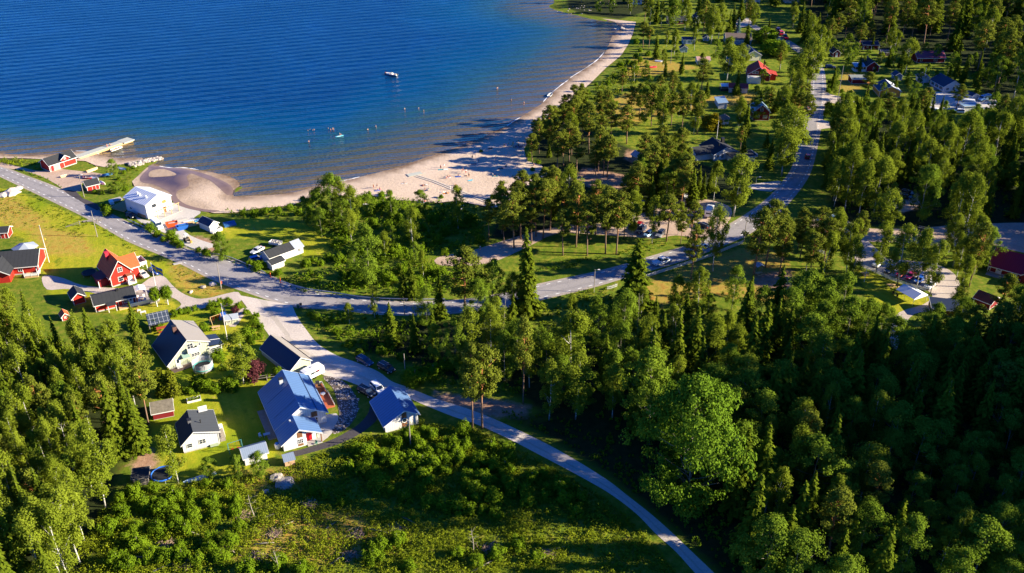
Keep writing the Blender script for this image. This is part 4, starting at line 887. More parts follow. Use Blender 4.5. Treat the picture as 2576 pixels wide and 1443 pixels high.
def thin_out(kind, keep, name, label):
    """the smallest trees of a kind, past what one could list, become one mass"""
    rt = [o for o in COL.objects if o.type == 'EMPTY' and o.name.split('.')[0] == NAME[kind] and o.get('group')]
    tot = sum(1 for o in COL.objects if o.type == 'EMPTY' and o.name.split('.')[0] == NAME[kind])
    def size(o):
        q = PX(o.location+Vector((0, 0, 8))); inside = -40 < q[0] < 2616 and -60 < q[1] < 1480
        return (0 if inside else -1e4)+o.scale.z*1000/(o.location-cam.location).length
    rt.sort(key=size); VS = []; TS = []; n_ = 0
    for o in rt[:max(0, tot-keep)]:
        M = Matrix.LocRotScale(o.location, o.rotation_euler, o.scale)
        for c in list(o.children):
            if c.name.startswith('crown') or c.name.startswith('foliage'):
                me = c.data; v = np.empty(len(me.vertices)*3, np.float32); me.vertices.foreach_get('co', v); v = v.reshape(-1, 3)
                VS.append(v @ np.array(M.to_3x3()).T+np.array(M.translation)); t = np.empty(len(me.polygons), np.float32); me.attributes['v'].data.foreach_get('value', t); TS.append(t); mt = me.materials[0]
            bpy.data.objects.remove(c)
        bpy.data.objects.remove(o); n_ += 1
    if n_: tag(link(name, leafmesh(name, np.concatenate(VS), np.concatenate(TS), mt)), label, None, None, 'stuff')

def snag(bx, by, h, label):
    b = W(bx, by); t = thing('dead_tree', label, 'tree', b); q = np.random.default_rng(int(bx)); mb_, _ = trunk_mb(h, .14, .03, q, .4, [(.35+.6*k/9, ((.5+1.1*q.random())*math.cos(k*2.4), (.5+1.1*q.random())*math.sin(k*2.4), h*(.4+.6*k/9)+.3), .04) for k in range(9)]); mb_.build('trunk', BARK['grey'], t, True)
# ------------------------------------------------------------------ buildings, left side
h = House('boathouse', 'red boathouse with black roof and green door by the wooden jetty', 'boathouse', (127, 433), (193, 411), ang=54, dep=5.4)
h.block(RED, ROOF_BLACK, 2.6, 2.6, 4.3, ridge='x')
d = MB().prism([(.46*h.w, 2.3), (.74*h.w, 2.3), (.74*h.w, 3.35), (.60*h.w, 4.35), (.46*h.w, 3.35)], -.25, 2.4, 'y').build('dormer', RED, h.root)
MB().prism([(.42*h.w, 3.1), (.60*h.w, 4.4), (.78*h.w, 3.1), (.78*h.w, 3.26), (.60*h.w, 4.57), (.42*h.w, 3.26)], -.6, 2.5, 'y').build('dormer_roof', ROOF_BLACK, d)
MB().prism([(.42*h.w, 3.06), (.60*h.w, 4.36), (.78*h.w, 3.06), (.78*h.w, 3.3), (.60*h.w, 4.6), (.42*h.w, 3.3)], -.66, -.604, 'y').build('dormer_trim', WHITE, d)
h.window('f', .60*h.w, 3.0, .6, .8, 1, -.25); h.door('f', 1.0, boards('red_door', (.4, .02, .02)), 1.1, 2.0)
h.door('f', 2.75, plain('green_door_paint', (.32, .42, .25), .6), 1.6, 2.1); h.door('f', 4.6, RED, 1.6, 2.1)
h = House('storage_shed', 'small red shed with black felt roof among upturned boats', 'shed', (221, 482), (251, 475), ang=38, dep=3.6); h.block(RED, ROOF_BLACK, 2.1, 2.3, 3.2, ridge='x', base=.1); h.door('f', 2.2, RED, 1.0, 1.8)
# unfinished white house
h = House('white_house', 'unfinished white house with white ribbed metal roof above the beach', 'house', (373, 552), ang=55, w=9.2, dep=10.6)
PL = plain('white_sheathing', (.66, .65, .65), .7, .2, .03)
h.block(PL, ROOF_WHITE, 4.9, 4.9, 6.7, ridge='y', base=.5, ov=.4)
h.window('f', 2.9, 3.2, 1.3, .9, 1, frame=BLACKM); h.window('f', 6.6, 3.2, 1.5, 1.1, 0, bars=0, glass=plain('wood_lined_pane', (.28, .19, .06), .4)); h.door('f', 6.4, BROWNB, 1.1, 2.0)
h.window('l', 8.2, 1.5, 1.0, .5, 0); h.part('base_cladding', MB().box(-.10, 1.0, .2, -.04, 5.0, 1.1), plain('bare_plywood', (.35, .2, .1), .8))
for x, y in ((2.5, 7.0), (2.2, 5.5), (2.3, 2.4)): MB().lathe([(.25, 5.4), (.25, 6.6), (.3, 6.62), (.3, 6.75)], 8, (x, y, 0)).build('roof_vent', WHITE, h.roof)
o_ = h.root; g = MB(); FR = h
t = thing('timber_pergola', 'unfinished pergola frame of raw timber at the white house', 'pergola', o_.location, o_.rotation_euler.z)
for x in (1.6, 4.2, 6.8, 9.6): MB().box(x-.08, -2.9, 0, x+.08, -2.74, 2.7).build('post', TIMBER, t)
MB().bar((1.2, -2.82, 2.8), (10.0, -2.82, 2.8), .14, .2).build('beam', TIMBER, t)
t = thing('patio_slab', 'grey concrete patio slab under the pergola frame', 'patio', o_.location, o_.rotation_euler.z); MB().box(.8, -3.4, 0, 10.4, -.1, .12).build('slab', CONCRETE, t)
def stack(name, label, ox, oy, ang, items, cat='building materials', group=None):
    c = W(ox, oy); t = thing(name, label, cat, c, R(ang), group)
    for nm, m_, bx in items: MB().box(*bx).build(nm, m_, t)
    return t
stack('lumber_pile', 'spread pile of raw beams left of the unfinished white house', 312, 522, 62, [('beam', TIMBER, (k*.75-3, -3.4+.2*(k % 3), .3+.02*k, k*.75-2.72, 3.2, .62+.02*k)) for k in range(9)])
stack('board_stack', 'grey covered board stack beside the round shrubs', 292, 505, 40, [('bearer', OLDWOOD, (-1.6, -.9, 0, 1.6, -.7, .3)), ('bearer', OLDWOOD, (-1.6, .7, 0, 1.6, .9, .3)), ('board', CONCRETE, (-1.8, -1.1, .3, 1.8, 1.1, .6))])
stack('pallet_stack', 'white wrapped pallet between shrubs and white house', 281, 512, 35, [('pallet', OLDWOOD, (-.6, -1.4, 0, .6, 1.4, .15)), ('wrapped_goods', WHITE, (-.55, -1.3, .15, .55, 1.3, 1.0))])
for i, (ox, oy, a, L_, m_, lb) in enumerate(((470, 563, 30, 4.5, TIMBER, 'bundle of yellow planks between skip and white shed'), (482, 557, 34, 5, WHITE, 'long white cladding boards beside the plank bundle'), (490, 566, 33, 5.2, TIMBER, 'low stack of brown planks before the white shed'), (505, 553, 36, 4.2, plain('blue_sheet', (.12, .35, .55), .5), 'blue wrapped sheets leaning behind the white shed'), (455, 553, 28, 4, CONCRETE, 'grey boards lying near the pergola frame'))):
    stack('plank_bundle', lb, ox, oy, a, [('plank', m_, (-L_/2+.05*k, k*.34-.7, .02, L_/2-.07*k, k*.34-.4, .28+.06*(k % 2))) for k in range(4)], 'planks')
def skip(label, ox, oy, ang, m_, full):
    c = W(ox, oy); t = thing('waste_skip', label, 'skip', c, R(ang)); b = MB(); w0, w1, L0, L1, hh = 1.7, 1.9, 2.6, 3.6, 1.35
    o = [(-L0/2, -w0/2, 0), (L0/2, -w0/2, 0), (L0/2, w0/2, 0), (-L0/2, w0/2, 0), (-L1/2, -w1/2, hh), (L1/2, -w1/2, hh), (L1/2, w1/2, hh), (-L1/2, w1/2, hh)]
    i_ = [(x*.94, y*.92, z if z else .1) for x, y, z in o]; b.add(o+i_, [(3, 2, 1, 0), (0, 1, 5, 4), (1, 2, 6, 5), (2, 3, 7, 6), (3, 0, 4, 7), (8, 9, 10, 11), (12, 13, 9, 8), (13, 14, 10, 9), (14, 15, 11, 10), (15, 12, 8, 11), (4, 5, 13, 12), (5, 6, 14, 13), (6, 7, 15, 14), (7, 4, 12, 15)]); b.build('tub', m_, t)
    r2 = MB()
    for k in range(10): a = random.uniform(-1.2, 1.2); r2.box(a, -.6, .4+random.random()*.5, a+random.uniform(.3, 1.2), .6*random.random(), 1.0+random.random()*.35)
    r2.build('rubble', full, t); return t
skip('orange waste skip full of rubble near the roadside', 433, 569, 22, plain('orange_skip_paint', (.6, .09, .02), .5), CONCRETE)
skip('blue waste skip standing beside the orange one', 459, 576, 30, plain('blue_skip_paint', (.02, .11, .42), .5), plain('blue_tarp', (.03, .12, .3), .5))
h = House('white_shed', 'small white shed with dark roof beside the stacked planks', 'shed', (530, 585), ang=40, w=3.0, dep=5.2); h.root.rotation_euler.z = R(52)
h.block(WHITEB, ROOF_NAVY, 2.3, 2.3, 3.3, base=.1, ov=.4); h.window('f', 1.6, 1.5, .5, .6, 1); h.deck(-.2, -1.6, 3.2, -.1, .25, WHITE, WHITE, 'fr', .8)
def tarp_bench(label, ox, oy, ang):
    c = W(ox, oy); t = thing('covered_pallets', label, 'pallets', c, R(ang)); bm_ = plain('blue_tarp', (.03, .12, .3), .5)
    for k in range(3): MB().box(-1.8, k*.9-1.3, 0, 1.8, k*.9-.55, .55+.1*k).build('tarp', bm_, t)
tarp_bench('blue tarp covered stacks on the shaded lawn', 578, 566, 28)
# white garage with silver car
h = House('garage', 'long white garage with black roof beside the guard rail', 'garage', (680, 667), (757, 633), ang=44, dep=4.6)
h.block(WHITEB, ROOF_BLACK, 2.3, 2.3, 3.5, ridge='x', base=.15, ov=.35); h.window('f', h.w-1.2, 1.0, .8, .9, 1)
h.part('end_roof', MB().prism([(-.5, 2.32), (2.3, 3.74), (2.3, 3.80), (-.5, 2.38)], h.w-2.8, h.w+.3, 'x'), ROOF_GREY)
h2 = House('lean_to_shed', 'low white lean-to with black roof against the long garage', 'shed', (686, 681), (716, 669), ang=46, dep=3.0); h2.block(WHITEB, ROOF_BLACK, 1.9, 1.9, 2.5, ridge='x', base=.1, ov=.4, corners=False)
t = thing('car_trailer', 'white box trailer loaded with tools behind the long garage', 'trailer', W(694, 617), R(-20)); MB().box(-1.7, -.9, .5, 1.7, .9, .6).build('bed', STEEL, t); b = MB(); b.box(-1.7, -.95, .6, 1.7, -.88, 1.3); b.box(-1.7, .88, .6, 1.7, .95, 1.3); b.box(-1.76, -.95, .6, -1.7, .95, 1.3); b.build('side_wall', WHITE, t)
b = MB()
for k in range(9): x = random.uniform(-1.4, 1.2); y = random.uniform(-.7, .5); b.box(x, y, .6, x+.4, y+.3, 1.0+random.random()*.5)
b.build('load', CONCRETE, t); MB().bar((1.7, 0, .55), (2.9, 0, .45), .1).build('drawbar', STEEL, t)
for s in (-1, 1): wh = MB().lathe([(.2, -.1), (.3, -.1), (.3, .1), (.2, .1)], 12).build('wheel', RUBBER, t); wh.location = (0, s*1.05, .3); wh.rotation_euler = (PI/2, 0, 0)
# excavator
t = thing('mini_excavator', 'small brown excavator parked on the gravel strip by the road', 'excavator', W(470, 606), R(-40)); YEL = plain('faded_yellow_paint', (.35, .22, .05), .6)
for s in (-1, 1): MB().box(-.8, s*.6-.17, 0, .8, s*.6+.17, .45).build('track', RUBBER, t)
MB().box(-.7, -.65, .5, .6, .65, 1.1).build('body', plain('dark_machine_grey', (.07, .06, .055), .6), t); b = MB(); b.box(-.5, -.5, 2.25, .5, .5, 2.35)
for x in (-.45, .45):
    for y in (-.45, .45): b.box(x-.04, y-.04, 1.1, x+.04, y+.04, 2.25)
b.build('cab', WHITE, t); MB().bar((.6, 0, 1.0), (1.6, 0, 1.9), .18).bar((1.6, 0, 1.9), (2.3, 0, .8), .15).build('arm', YEL, t); MB().box(2.1, -.3, .2, 2.6, .3, .8).build('bucket', YEL, t)

# red houses
h = House('red_house', 'large red house with black roof at the left edge', 'house', (40, 692), (98, 684), ang=12, dep=9.5); h.root.location.x -= 11*math.cos(R(12)); h.root.location.y -= 11*math.sin(R(12)); h.w += 11
h.block(RED, ROOF_BLACK, 2.7, 2.7, 5.2, ridge='x', ov=.6); h.window('f', h.w-4.4, 1.0, 1.0, 1.2, 1); h.deck(h.w-3.0, -2.6, h.w+.6, -.1, .5, TIMBER, WHITE, 'fr', .9)
h.posts([(h.w-3, -2.5), (h.w+.5, -2.5), (h.w+.5, -.2)], 2.6, .08)
d = MB().prism([(h.w-12.5, 0), (h.w-6.2, 0), (h.w-6.2, 2.6), (h.w-9.3, 4.5), (h.w-12.5, 2.6)], -4.2, -.01, 'y').build('wing', RED, h.root)
MB().prism([(h.w-13, 2.4), (h.w-9.3, 4.6), (h.w-5.7, 2.4), (h.w-5.7, 2.58), (h.w-9.3, 4.78), (h.w-13, 2.58)], -4.8, 4.2, 'y').build('wing_roof', ROOF_BLACK, d)
MB().prism([(h.w-13, 2.36), (h.w-9.3, 4.56), (h.w-5.7, 2.36), (h.w-5.7, 2.62), (h.w-9.3, 4.82), (h.w-13, 2.62)], -4.86, -4.81, 'y').build('wing_trim', WHITE, d)
def gazebo(label, ox, oy, r, hw, hr, roof, wall, name='gazebo', n_=6, solid=False):
    t = thing(name, label, 'gazebo', W(ox, oy), .3); MB().lathe([(r*1.22, hw), (r*1.22, hw+.1), (.12, hr), (.1, hr+.1)], n_, mi=0).build('roof', roof, t)
    for k in range(n_): a = 2*PI*k/n_; MB().box(r*math.cos(a)-.06, r*math.sin(a)-.06, 0, r*math.cos(a)+.06, r*math.sin(a)+.06, hw).build('post', wall, t)
    b = MB()
    for k in range(n_):
        a, c = 2*PI*k/n_, 2*PI*(k+1)/n_
        if k: b.bar((r*math.cos(a), r*math.sin(a), .5), (r*math.cos(c), r*math.sin(c), .5), .06, 1.0 if not solid else 1.6)
    b.build('panel', wall, t); return t
gazebo('dark grey roofed pavilion behind the large red house', 68, 640, 3.0, 2.3, 3.6, ROOF_GREY, WHITE, 'pavilion')
h = House('red_shed', 'tiny red shed with black roof at the upper left hillside', 'shed', (-2, 601), (23, 598), ang=8, dep=3.6); h.block(RED, ROOF_BLACK, 2.2, 2.2, 3.1, ridge='x', base=.1); h.door('f', 1.2, RED)
# red house with orange roof
h = House('red_cottage', 'red two-storey house with bright orange tile roof', 'house', (283, 723), ang=40, w=5.6, dep=9.0)
h.block(RED, ROOF_ORANGE, 3.3, 3.9, 7.2, ridge='y', ov=.5); h.window('f', 2.9, 3.9, 1.1, 1.2, 1); h.window('f', 2.6, 1.1, 1.2, 1.3, 1)
c = MB().box(1.4, 5.2, 5.3, 2.3, 6.2, 7.9).build('chimney', plain('red_chimney_sheet', (.5, .03, .05), .5), h.roof); MB().box(1.3, 5.1, 7.9, 2.4, 6.3, 8.0).build('chimney_cap', plain('red_chimney_sheet', (.5, .03, .05), .5), h.roof)
wv = MB().box(5.61, 1.2, 0, 8.2, 7.0, 3.6); wv.prism([(1.2, 3.55), (7.0, 3.55), (4.1, 5.9)], 3.5, 8.2, 'x'); wg = wv.build('wing', RED, h.root)
MB().prism([(.7, 3.3), (4.1, 6.05), (7.5, 3.3), (7.5, 3.48), (4.1, 6.23), (.7, 3.48)], 3.2, 8.7, 'x').build('wing_roof', ROOF_ORANGE, wg)
MB().prism([(.7, 3.27), (4.1, 6.02), (7.5, 3.27), (7.5, 3.53), (4.1, 6.28), (.7, 3.53)], 8.71, 8.77, 'x').build('wing_trim', WHITE, wg); MB().box(5.9, .64, 3.25, 8.7, .69, 3.5).build('wing_fascia', WHITE, wg)
MB().box(8.12, 1.14, .3, 8.26, 1.28, 3.3).build('corner_board', WHITE, wg)
MB().prism([(-3.0, 2.1), (-.1, 2.9), (-.1, 3.02), (-3.0, 2.22)], 1.5, 6.5, 'y').build('annex_roof', ROOF_DKRED, h.root); MB().box(-2.7, 2.0, 0, -.02, 6.0, 2.1).build('annex', REDD, h.root); h.posts([(-2.8, 1.7)], 2.15, .09)
MB().prism([(3.9, 2.75), (6.0, 2.55), (6.0, 2.65), (3.9, 2.85)], -1.7, -.02, 'y').build('porch_roof', plain('brown_porch_roof', (.25, .09, .05), .7), h.root); h.posts([(4.1, -1.55), (5.9, -1.55)], 2.6, .07); h.part('porch', MB().box(3.9, -1.7, 0, 6.1, -.02, .4).box(3.9, -1.7, .4, 3.98, -.1, 1.2).box(6.02, -1.7, .4, 6.1, -.1, 1.2), WHITE); h.door('f', 5.0, WHITE, z=.4)
bal = MB(); bal.box(8.22, 2.6, 2.4, 11.0, 6.6, 2.55); h.part('balcony', bal, OLDWOOD); bl = MB()
for (x0, y0, x1, y1) in ((8.3, 2.6, 11, 2.6), (11, 2.6, 11, 6.6), (11, 6.6, 8.3, 6.6)): bl.bar((x0, y0, 3.05), (x1, y1, 3.05), .08, .95)
h.part('balcony_railing', bl, WHITE); h.posts([(10.9, 2.7), (10.9, 6.5)], 2.4, .08)
h = House('red_shed', 'small red shed with black pitched roof and white corners', 'shed', (187, 768), (214, 760), ang=34, w=2.9, dep=4.2); h.block(RED, ROOF_BLACK, 2.1, 2.1, 3.3, ov=.45, base=.1)
h = House('red_cottage', 'low red cottage with black roof and furnished white deck', 'house', (243, 786), (340, 757), ang=29, dep=5.6)
h.block(RED, ROOF_BLACK, 2.2, 2.4, 3.5, ridge='x', ov=.45); h.chimney(h.w*.62, 2.6, 2.9, 4.0, .55, .55, BLACKM); h.window('f', h.w-2.4, .9, .9, 1.1, 1); h.door('f', h.w-1.2, WHITE, glass=True); h.door('f', h.w-3.8, RED)
h.part('porch_roof', MB().prism([(-1.9, 1.9), (.0, 2.2), (.0, 2.32), (-1.9, 2.02)], h.w-7.2, h.w-4.9, 'x'), ROOF_BLACK); h.posts([(h.w-5.1, -1.7), (h.w-7, -1.7)], 1.95, .08)
h.deck(h.w-4.5, -1.9, h.w+.4, -.1, .35, TIMBER); h.part('side_deck', MB().box(h.w+.42, -2.0, 0, h.w+5.6, 4.6, .4), plain('grey_deck_boards', (.25, .22, .22), .8))
b = MB(); X0, X1, Y0, Y1 = h.w-1.8, h.w+5.6, -2.0, 4.6
for (x0, y0, x1, y1) in ((X0, Y0, X1, Y0), (X1, Y0, X1, Y1)): b.bar((x0, y0, .85), (x1, y1, .85), .07, .9)
h.part('railing', b, WHITE)
rz = h.root.rotation_euler.z; rl = h.root.location
def loc_on(x, y, z=0): return rl+Vector((x*math.cos(rz)-y*math.sin(rz), x*math.sin(rz)+y*math.cos(rz), z))
CAN = plain('white_canvas', (.74, .74, .74), .8, .1, .04)
t = thing('canopy', 'white canvas canopy over the deck of the low red cottage', 'canopy', loc_on(h.w+1.6, 3.0, .4), rz); MB().prism([(-1.6, 2.1), (0, 2.55), (1.6, 2.1), (1.6, 2.14), (0, 2.6), (-1.6, 2.14)], -1.5, 1.5, 'y').build('cloth', CAN, t)
for x in (-1.5, 1.5):
    for y in (-1.4, 1.4): MB().box(x-.04, y-.04, 0, x+.04, y+.04, 2.1).build('pole', WHITE, t)
def table(label, p, rz_, mat, name='garden_table', L_=1.4, W_=.8, group=None):
    t = thing(name, label, 'table', p, rz_, group); MB().box(-L_/2, -W_/2, .68, L_/2, W_/2, .74).build('table_top', mat, t)
    for x in (-1, 1):
        for y in (-1, 1): MB().box(x*L_*.42-.03, y*W_*.4-.03, 0, x*L_*.42+.03, y*W_*.4+.03, .68).build('leg', mat, t)
    return t
def chair(label, p, rz_, mat, group=None):
    t = thing('garden_chair', label, 'chair', p, rz_, group); MB().box(-.25, -.25, .4, .25, .25, .45).build('seat', mat, t); MB().box(.21, -.25, .45, .27, .25, .95).build('backrest', mat, t)
    for x in (-1, 1):
        for y in (-1, 1): MB().box(x*.22-.025, y*.22-.025, 0, x*.22+.025, y*.22+.025, .4).build('leg', mat, t)
    return t
table('white garden table on the deck beside the low red cottage', loc_on(h.w+1.5, .6, .4), rz, WHITE)
for i, (x, y, a) in enumerate(((.8, 1.4, 1.6), (2.3, 1.4, 1.6), (.8, -.3, -1.5), (2.3, -.3, -1.5))): chair('white plastic chair around the deck table of the low red cottage', loc_on(h.w+x, y, .4), rz+a, WHITE, 'white chairs on the cottage deck')
h = House('playhouse', 'tiny red playhouse with tiled roof at the forest edge', 'playhouse', (158, 808), (171, 801), ang=36, w=1.7, dep=2.4); h.block(RED, ROOF_ORANGE, 1.2, 1.2, 2.0, ov=.25, base=.05); h.window('f', .85, .6, .5, .5, 1)
# carport with solar panels
m, n, o = new_mat('solar_cells'); tc = N(n, 'TexCoord'); sp = N(n, 'SeparateXYZ'); L(n, tc.outputs['Object'], sp.inputs[0])
g = mathn(n, 'MAXIMUM', mathn(n, 'LESS_THAN', mathn(n, 'FRACT', mathn(n, 'DIVIDE', sp.outputs[0], 1.02)), .05), mathn(n, 'LESS_THAN', mathn(n, 'FRACT', mathn(n, 'DIVIDE', sp.outputs[1], 1.65)), .03))
principled(n, o, mixc(n, g, (.05, .065, .09), (.6, .62, .65)), .25, .5); SOLAR = m
c = W(403, 822); t = thing('solar_carport', 'carport with a sloping solar panel roof beside the pale green house', 'carport', c, R(26)); rf = MB().prism([(-2.2, 2.0), (2.2, 3.1), (2.2, 3.2), (-2.2, 2.1)], -2.7, 2.7, 'x').build('roof', ROOF_BLACK, t)
MB().prism([(-2.1, 2.13), (2.15, 3.2), (2.15, 3.25), (-2.1, 2.18)], -2.6, 2.6, 'x').build('solar_panels', SOLAR, rf)
for x in (-2.5, 2.5):
    for y, hh in ((-2.0, 2.0), (2.0, 3.0)): MB().box(x-.08, y-.08, 0, x+.08, y+.08, hh).build('post', OLDWOOD, t)
MB().box(1.2, 1.9, 0, 2.5, 2.0, 2.8).build('side_wall', OLDWOOD, t)
t = thing('garden_swing', 'red hammock swing frame beside the solar carport', 'swing', W(410, 838), R(25)); RW = plain('red_stain', (.35, .06, .02), .7)
for x in (-1.1, 1.1): MB().bar((x, -.7, 0), (x, 0, 1.6), .09).bar((x, .7, 0), (x, 0, 1.6), .09).build('frame', RW, t)
MB().box(-1.3, -.6, 1.6, 1.3, .6, 1.68).build('roof', RW, t); MB().box(-.9, -.3, .45, .9, .3, .55).build('seat', RW, t)
# pale green house
h = House('green_house', 'pale green house with blue-black roof and white balcony', 'house', (426, 931), ang=36, w=9.9, dep=10.6)
h.block(GREENB, ROOF_NAVY, 1.6, 4.4, 6.4, .52, 'y', ov=.45, base=.3); h.roof.data.materials[0] = ROOF_NAVY
MB().prism([(5.16, 6.60), (10.36, 4.41), (10.36, 4.44), (5.16, 6.63)], -.3, 10.9, 'y').build('sunlit_slope', roofing('sunlit_metal_roof', (.28, .255, .23), .5, 1, .5, .3, .06, 0, .4), h.roof)  # sunlit side put into the colour: paler sheet over the dark roof
h.chimney(4.4, 6.2, 5.5, 7.4, .9, .9, plain('brown_brick', (.12, .06, .05), .8))
h.window('f', 6.6, 1.5, 1.9, .8, 2); h.door('f', 2.3, WHITE, 1.0, 2.0, glass=True); h.window('f', 5.7, 3.9, 1.3, 1.3, 1); h.window('f', 7.9, 4.0, .5, .6, 0); h.window('f', 3.6, 3.0, .5, .5, 1)
h.part('balcony', MB().box(4.7, -1.0, 3.3, 7.2, -.02, 3.45).bar((4.7, -1.0, 3.9), (7.2, -1.0, 3.9), .06, .85).bar((4.73, -1, 3.9), (4.73, -.02, 3.9), .06, .85).bar((7.17, -1, 3.9), (7.17, -.02, 3.9), .06, .85), WHITE)
h.part('awning', MB().prism([(-1.3, 2.5), (-.02, 3.1), (-.02, 3.14), (-1.3, 2.54)], 3.3, 5.0, 'x'), plain('sage_awning', (.2, .3, .26), .8))
MB().box(9.94, -.1, 0, 13.0, 4.4, 2.5).build('sunroom', GREENB, h.root); sr = MB().prism([(9.95, 3.3), (13.4, 2.55), (13.4, 2.68), (9.95, 3.43)], -.5, 4.8, 'y').build('sunroom_roof', ROOF_NAVY, h.root); MB().prism([(9.95, 3.44), (13.42, 2.69), (13.42, 2.74), (9.95, 3.49)], 2.0, 2.12, 'y').build('roof_batten', WHITE, sr)
MB().box(9.9, -.58, 2.45, 13.4, -.52, 2.7).build('sunroom_fascia', WHITE, h.root)
for u in (10.8, 12.2): h.window('f', u, 1.2, 1.1, .9, 0, -.1)
h.part('terrace', MB().box(.3, -1.9, 0, 8.5, -.1, .12), plain('brown_paving', (.16, .11, .09), .9)); h.part('cellar_steps', MB().box(6.6, -1.5, .12, 8.1, -.15, .5), BROWNB)
h.part('step', MB().box(1.7, -.9, .12, 3.0, -.1, .3), WHITE); h.part('fascia_gutter', MB().box(10.42, -.3, 4.15, 10.52, 10.9, 4.25), BLACKM)
def trampoline(label, ox, oy, r, pad, net, low=None, name='trampoline'):
    t = thing(name, label, 'trampoline', W(ox, oy)); n_ = 20; k = []
    b = MB().tube([(r*math.cos(2*PI*i/n_), r*math.sin(2*PI*i/n_), .85) for i in range(n_+1)], .17, 6); b.build('pad', pad, t, True)
    MB().lathe([(.02, .83), (r*.9, .83), (r*.9, .86), (.02, .86)], 20).build('mat', plain('black_mat', (.015, .017, .02), .8), t)
    for i in range(6):
        a = 2*PI*i/6; x, y = r*math.cos(a), r*math.sin(a); MB().tube([(x, y, 0), (x, y, .85)], .04, 6).build('leg', STEEL, t)
        if net is not None: MB().tube([(x*1.03, y*1.03, 0), (x*1.05, y*1.05, 2.6)], .04, 6).build('pole', net, t)
    if net is not None:
        m, n, o = MATS.get('net') or new_mat('safety_net'); 
        if 'net' not in MATS:
            d1 = N(n, 'BsdfDiffuse'); d1.inputs[0].default_value = (.65, .66, .7, 1); t1 = N(n, 'BsdfTransparent'); x = N(n, 'MixShader'); x.inputs[0].default_value = .55; L(n, d1.outputs[0], x.inputs[1]); L(n, t1.outputs[0], x.inputs[2]); L(n, x.outputs[0], o.inputs[0]); MATS['net'] = (m, n, o)
        vs = []; n2 = 24
        for i in range(n2): a = 2*PI*i/n2; vs += [(r*1.03*math.cos(a), r*1.03*math.sin(a), .3 if low else .95), (r*1.04*math.cos(a), r*1.04*math.sin(a), 2.4+.15*math.cos(6*a))]
        MB().add(vs, [(2*i, (2*i+2) % (2*n2), (2*i+3) % (2*n2), 2*i+1) for i in range(n2)]).build('net', MATS['net'][0], t, True)
    return t
trampoline('trampoline with white safety net beside the pale green house', 512, 929, 2.25, plain('teal_pad', (.05, .28, .26), .6), STEEL, 1)
trampoline('black trampoline in the shade of the orange roofed house', 226, 692, 1.9, BLACKM, None)
trampoline('blue edged trampoline beside the brown wood shed', 411, 1200, 2.25, plain('blue_pad', (.02, .12, .5), .5), None)
# green garage, caravan
h = House('garage', 'pale green garage with long blue-black roof along the gravel lane', 'garage', (732, 949), ang=43, w=5.4, dep=13.0); h.block(GREENB, ROOF_NAVY, 1.9, 2.4, 4.1, .55, 'y', ov=.4, base=.2)
MB().prism([(2.98, 4.31), (5.76, 2.36), (5.76, 2.39), (2.98, 4.34)], -.25, 13.25, 'y').build('sunlit_slope', MATS['sunlit_metal_roof'], h.roof); h.part('snow_guard', MB().box(5.72, -.3, 2.4, 5.8, 13.3, 2.55), BLACKM)  # same painted sunlit tone laid over the sun-facing slope
camper('white caravan with red lettering behind the blue roofed house', 786, 948, 745, 968, 5.6, 'caravan', 'caravan', 'caravan', 'ROMEZ')
# big white house, blue roof
h = House('white_house', 'large white house with blue roof and red door', 'house', (715, 1136), ang=26, w=9.6, dep=20.2)
h.dep = 20.2; D0 = 5.6
prA = [(0, 0), (9.8, 0), (9.8, 2.9), (5.3, 5.9), (0, 2.2)]
h.block(WHITEB, ROOF_BLUE, 2.2, 3.1, 6.0, 5.4/10.6, 'y', 0, D0, 10.6, 20.2-D0, .6)
fr = MB().prism([(0, 0), (7.2, 0), (7.2, 2.6), (3.4, 4.55), (0, 2.18)], 1.2, D0-.01, 'y').build('front_wing', WHITEB, h.root)
MB().prism([(0, 0), (4.8, 0), (4.8, 3.85), (3.4, 4.55), (0, 2.18)], .0, 1.19, 'y').build('front_wing_gable', WHITEB, h.root)
k = (4.72-1.78)/(3.4+.6)
MB().prism([(-.6, 1.78), (3.5, 4.68), (8.2, 2.35), (8.2, 2.53), (3.5, 4.86), (-.6, 1.96)], -.6, D0-.62, 'y').build('front_roof', ROOF_BLUE, h.root)
MB().prism([(-.6, 1.74), (3.5, 4.64), (8.2, 2.31), (8.2, 2.57), (3.5, 4.9), (-.6, 2.0)], -.66, -.604, 'y').build('front_trim', WHITE, h.root)
h.posts([(7.9, -.3)], 2.4, .11, BROWNB); h.part('porch_floor', MB().box(4.9, -.6, 0, 8.0, 1.15, .15), CONCRETE)
h.window('f', 3.6, 1.0, 1.0, 1.0, 2); h.part('gable_panel', MB().box(3.05, -.04, 2.45, 4.15, -.006, 3.9).box(3.05, -.04, .3, 4.15, -.006, .85), BROWNB)
h.door('f', 5.7, plain('red_door_paint', (.6, .012, .02), .4), 1.2, 2.0, z=.2, v=1.18)
h.window('f', 8.2, .9, 1.2, 1.3, 2, D0); h.part('gable_panel', MB().box(7.55, D0-.05, 2.5, 8.85, D0-.006, 3.8), BROWNB)
h.chimney(4.1, 16.6, 4.9, 6.6, .8, .8, STEEL); h.vent(7.3, 9.0, 4.6, 5.8, .12); h.vent(2.6, 3.6, 3.6, 4.6, .14)
for x, nm in ((8.9, 'snow_guard'), (10.9, 'gutter')): zz = 6.0-(x-5.4)*2.9/5.2+.18; MB().box(x-.05, D0-.4, zz+.02, x+.05, 20.5, zz+.14).build(nm, plain('dark_blue_steel', (.05, .08, .16), .4), h.roof)
for y in (8.5, 14.5): MB().prism([(.2, 2.55), (5.2, 6.05), (5.2, 6.09), (.2, 2.59)], y, y+.06, 'y').build('roof_seam', plain('dark_blue_steel', (.05, .08, .16), .4), h.roof)
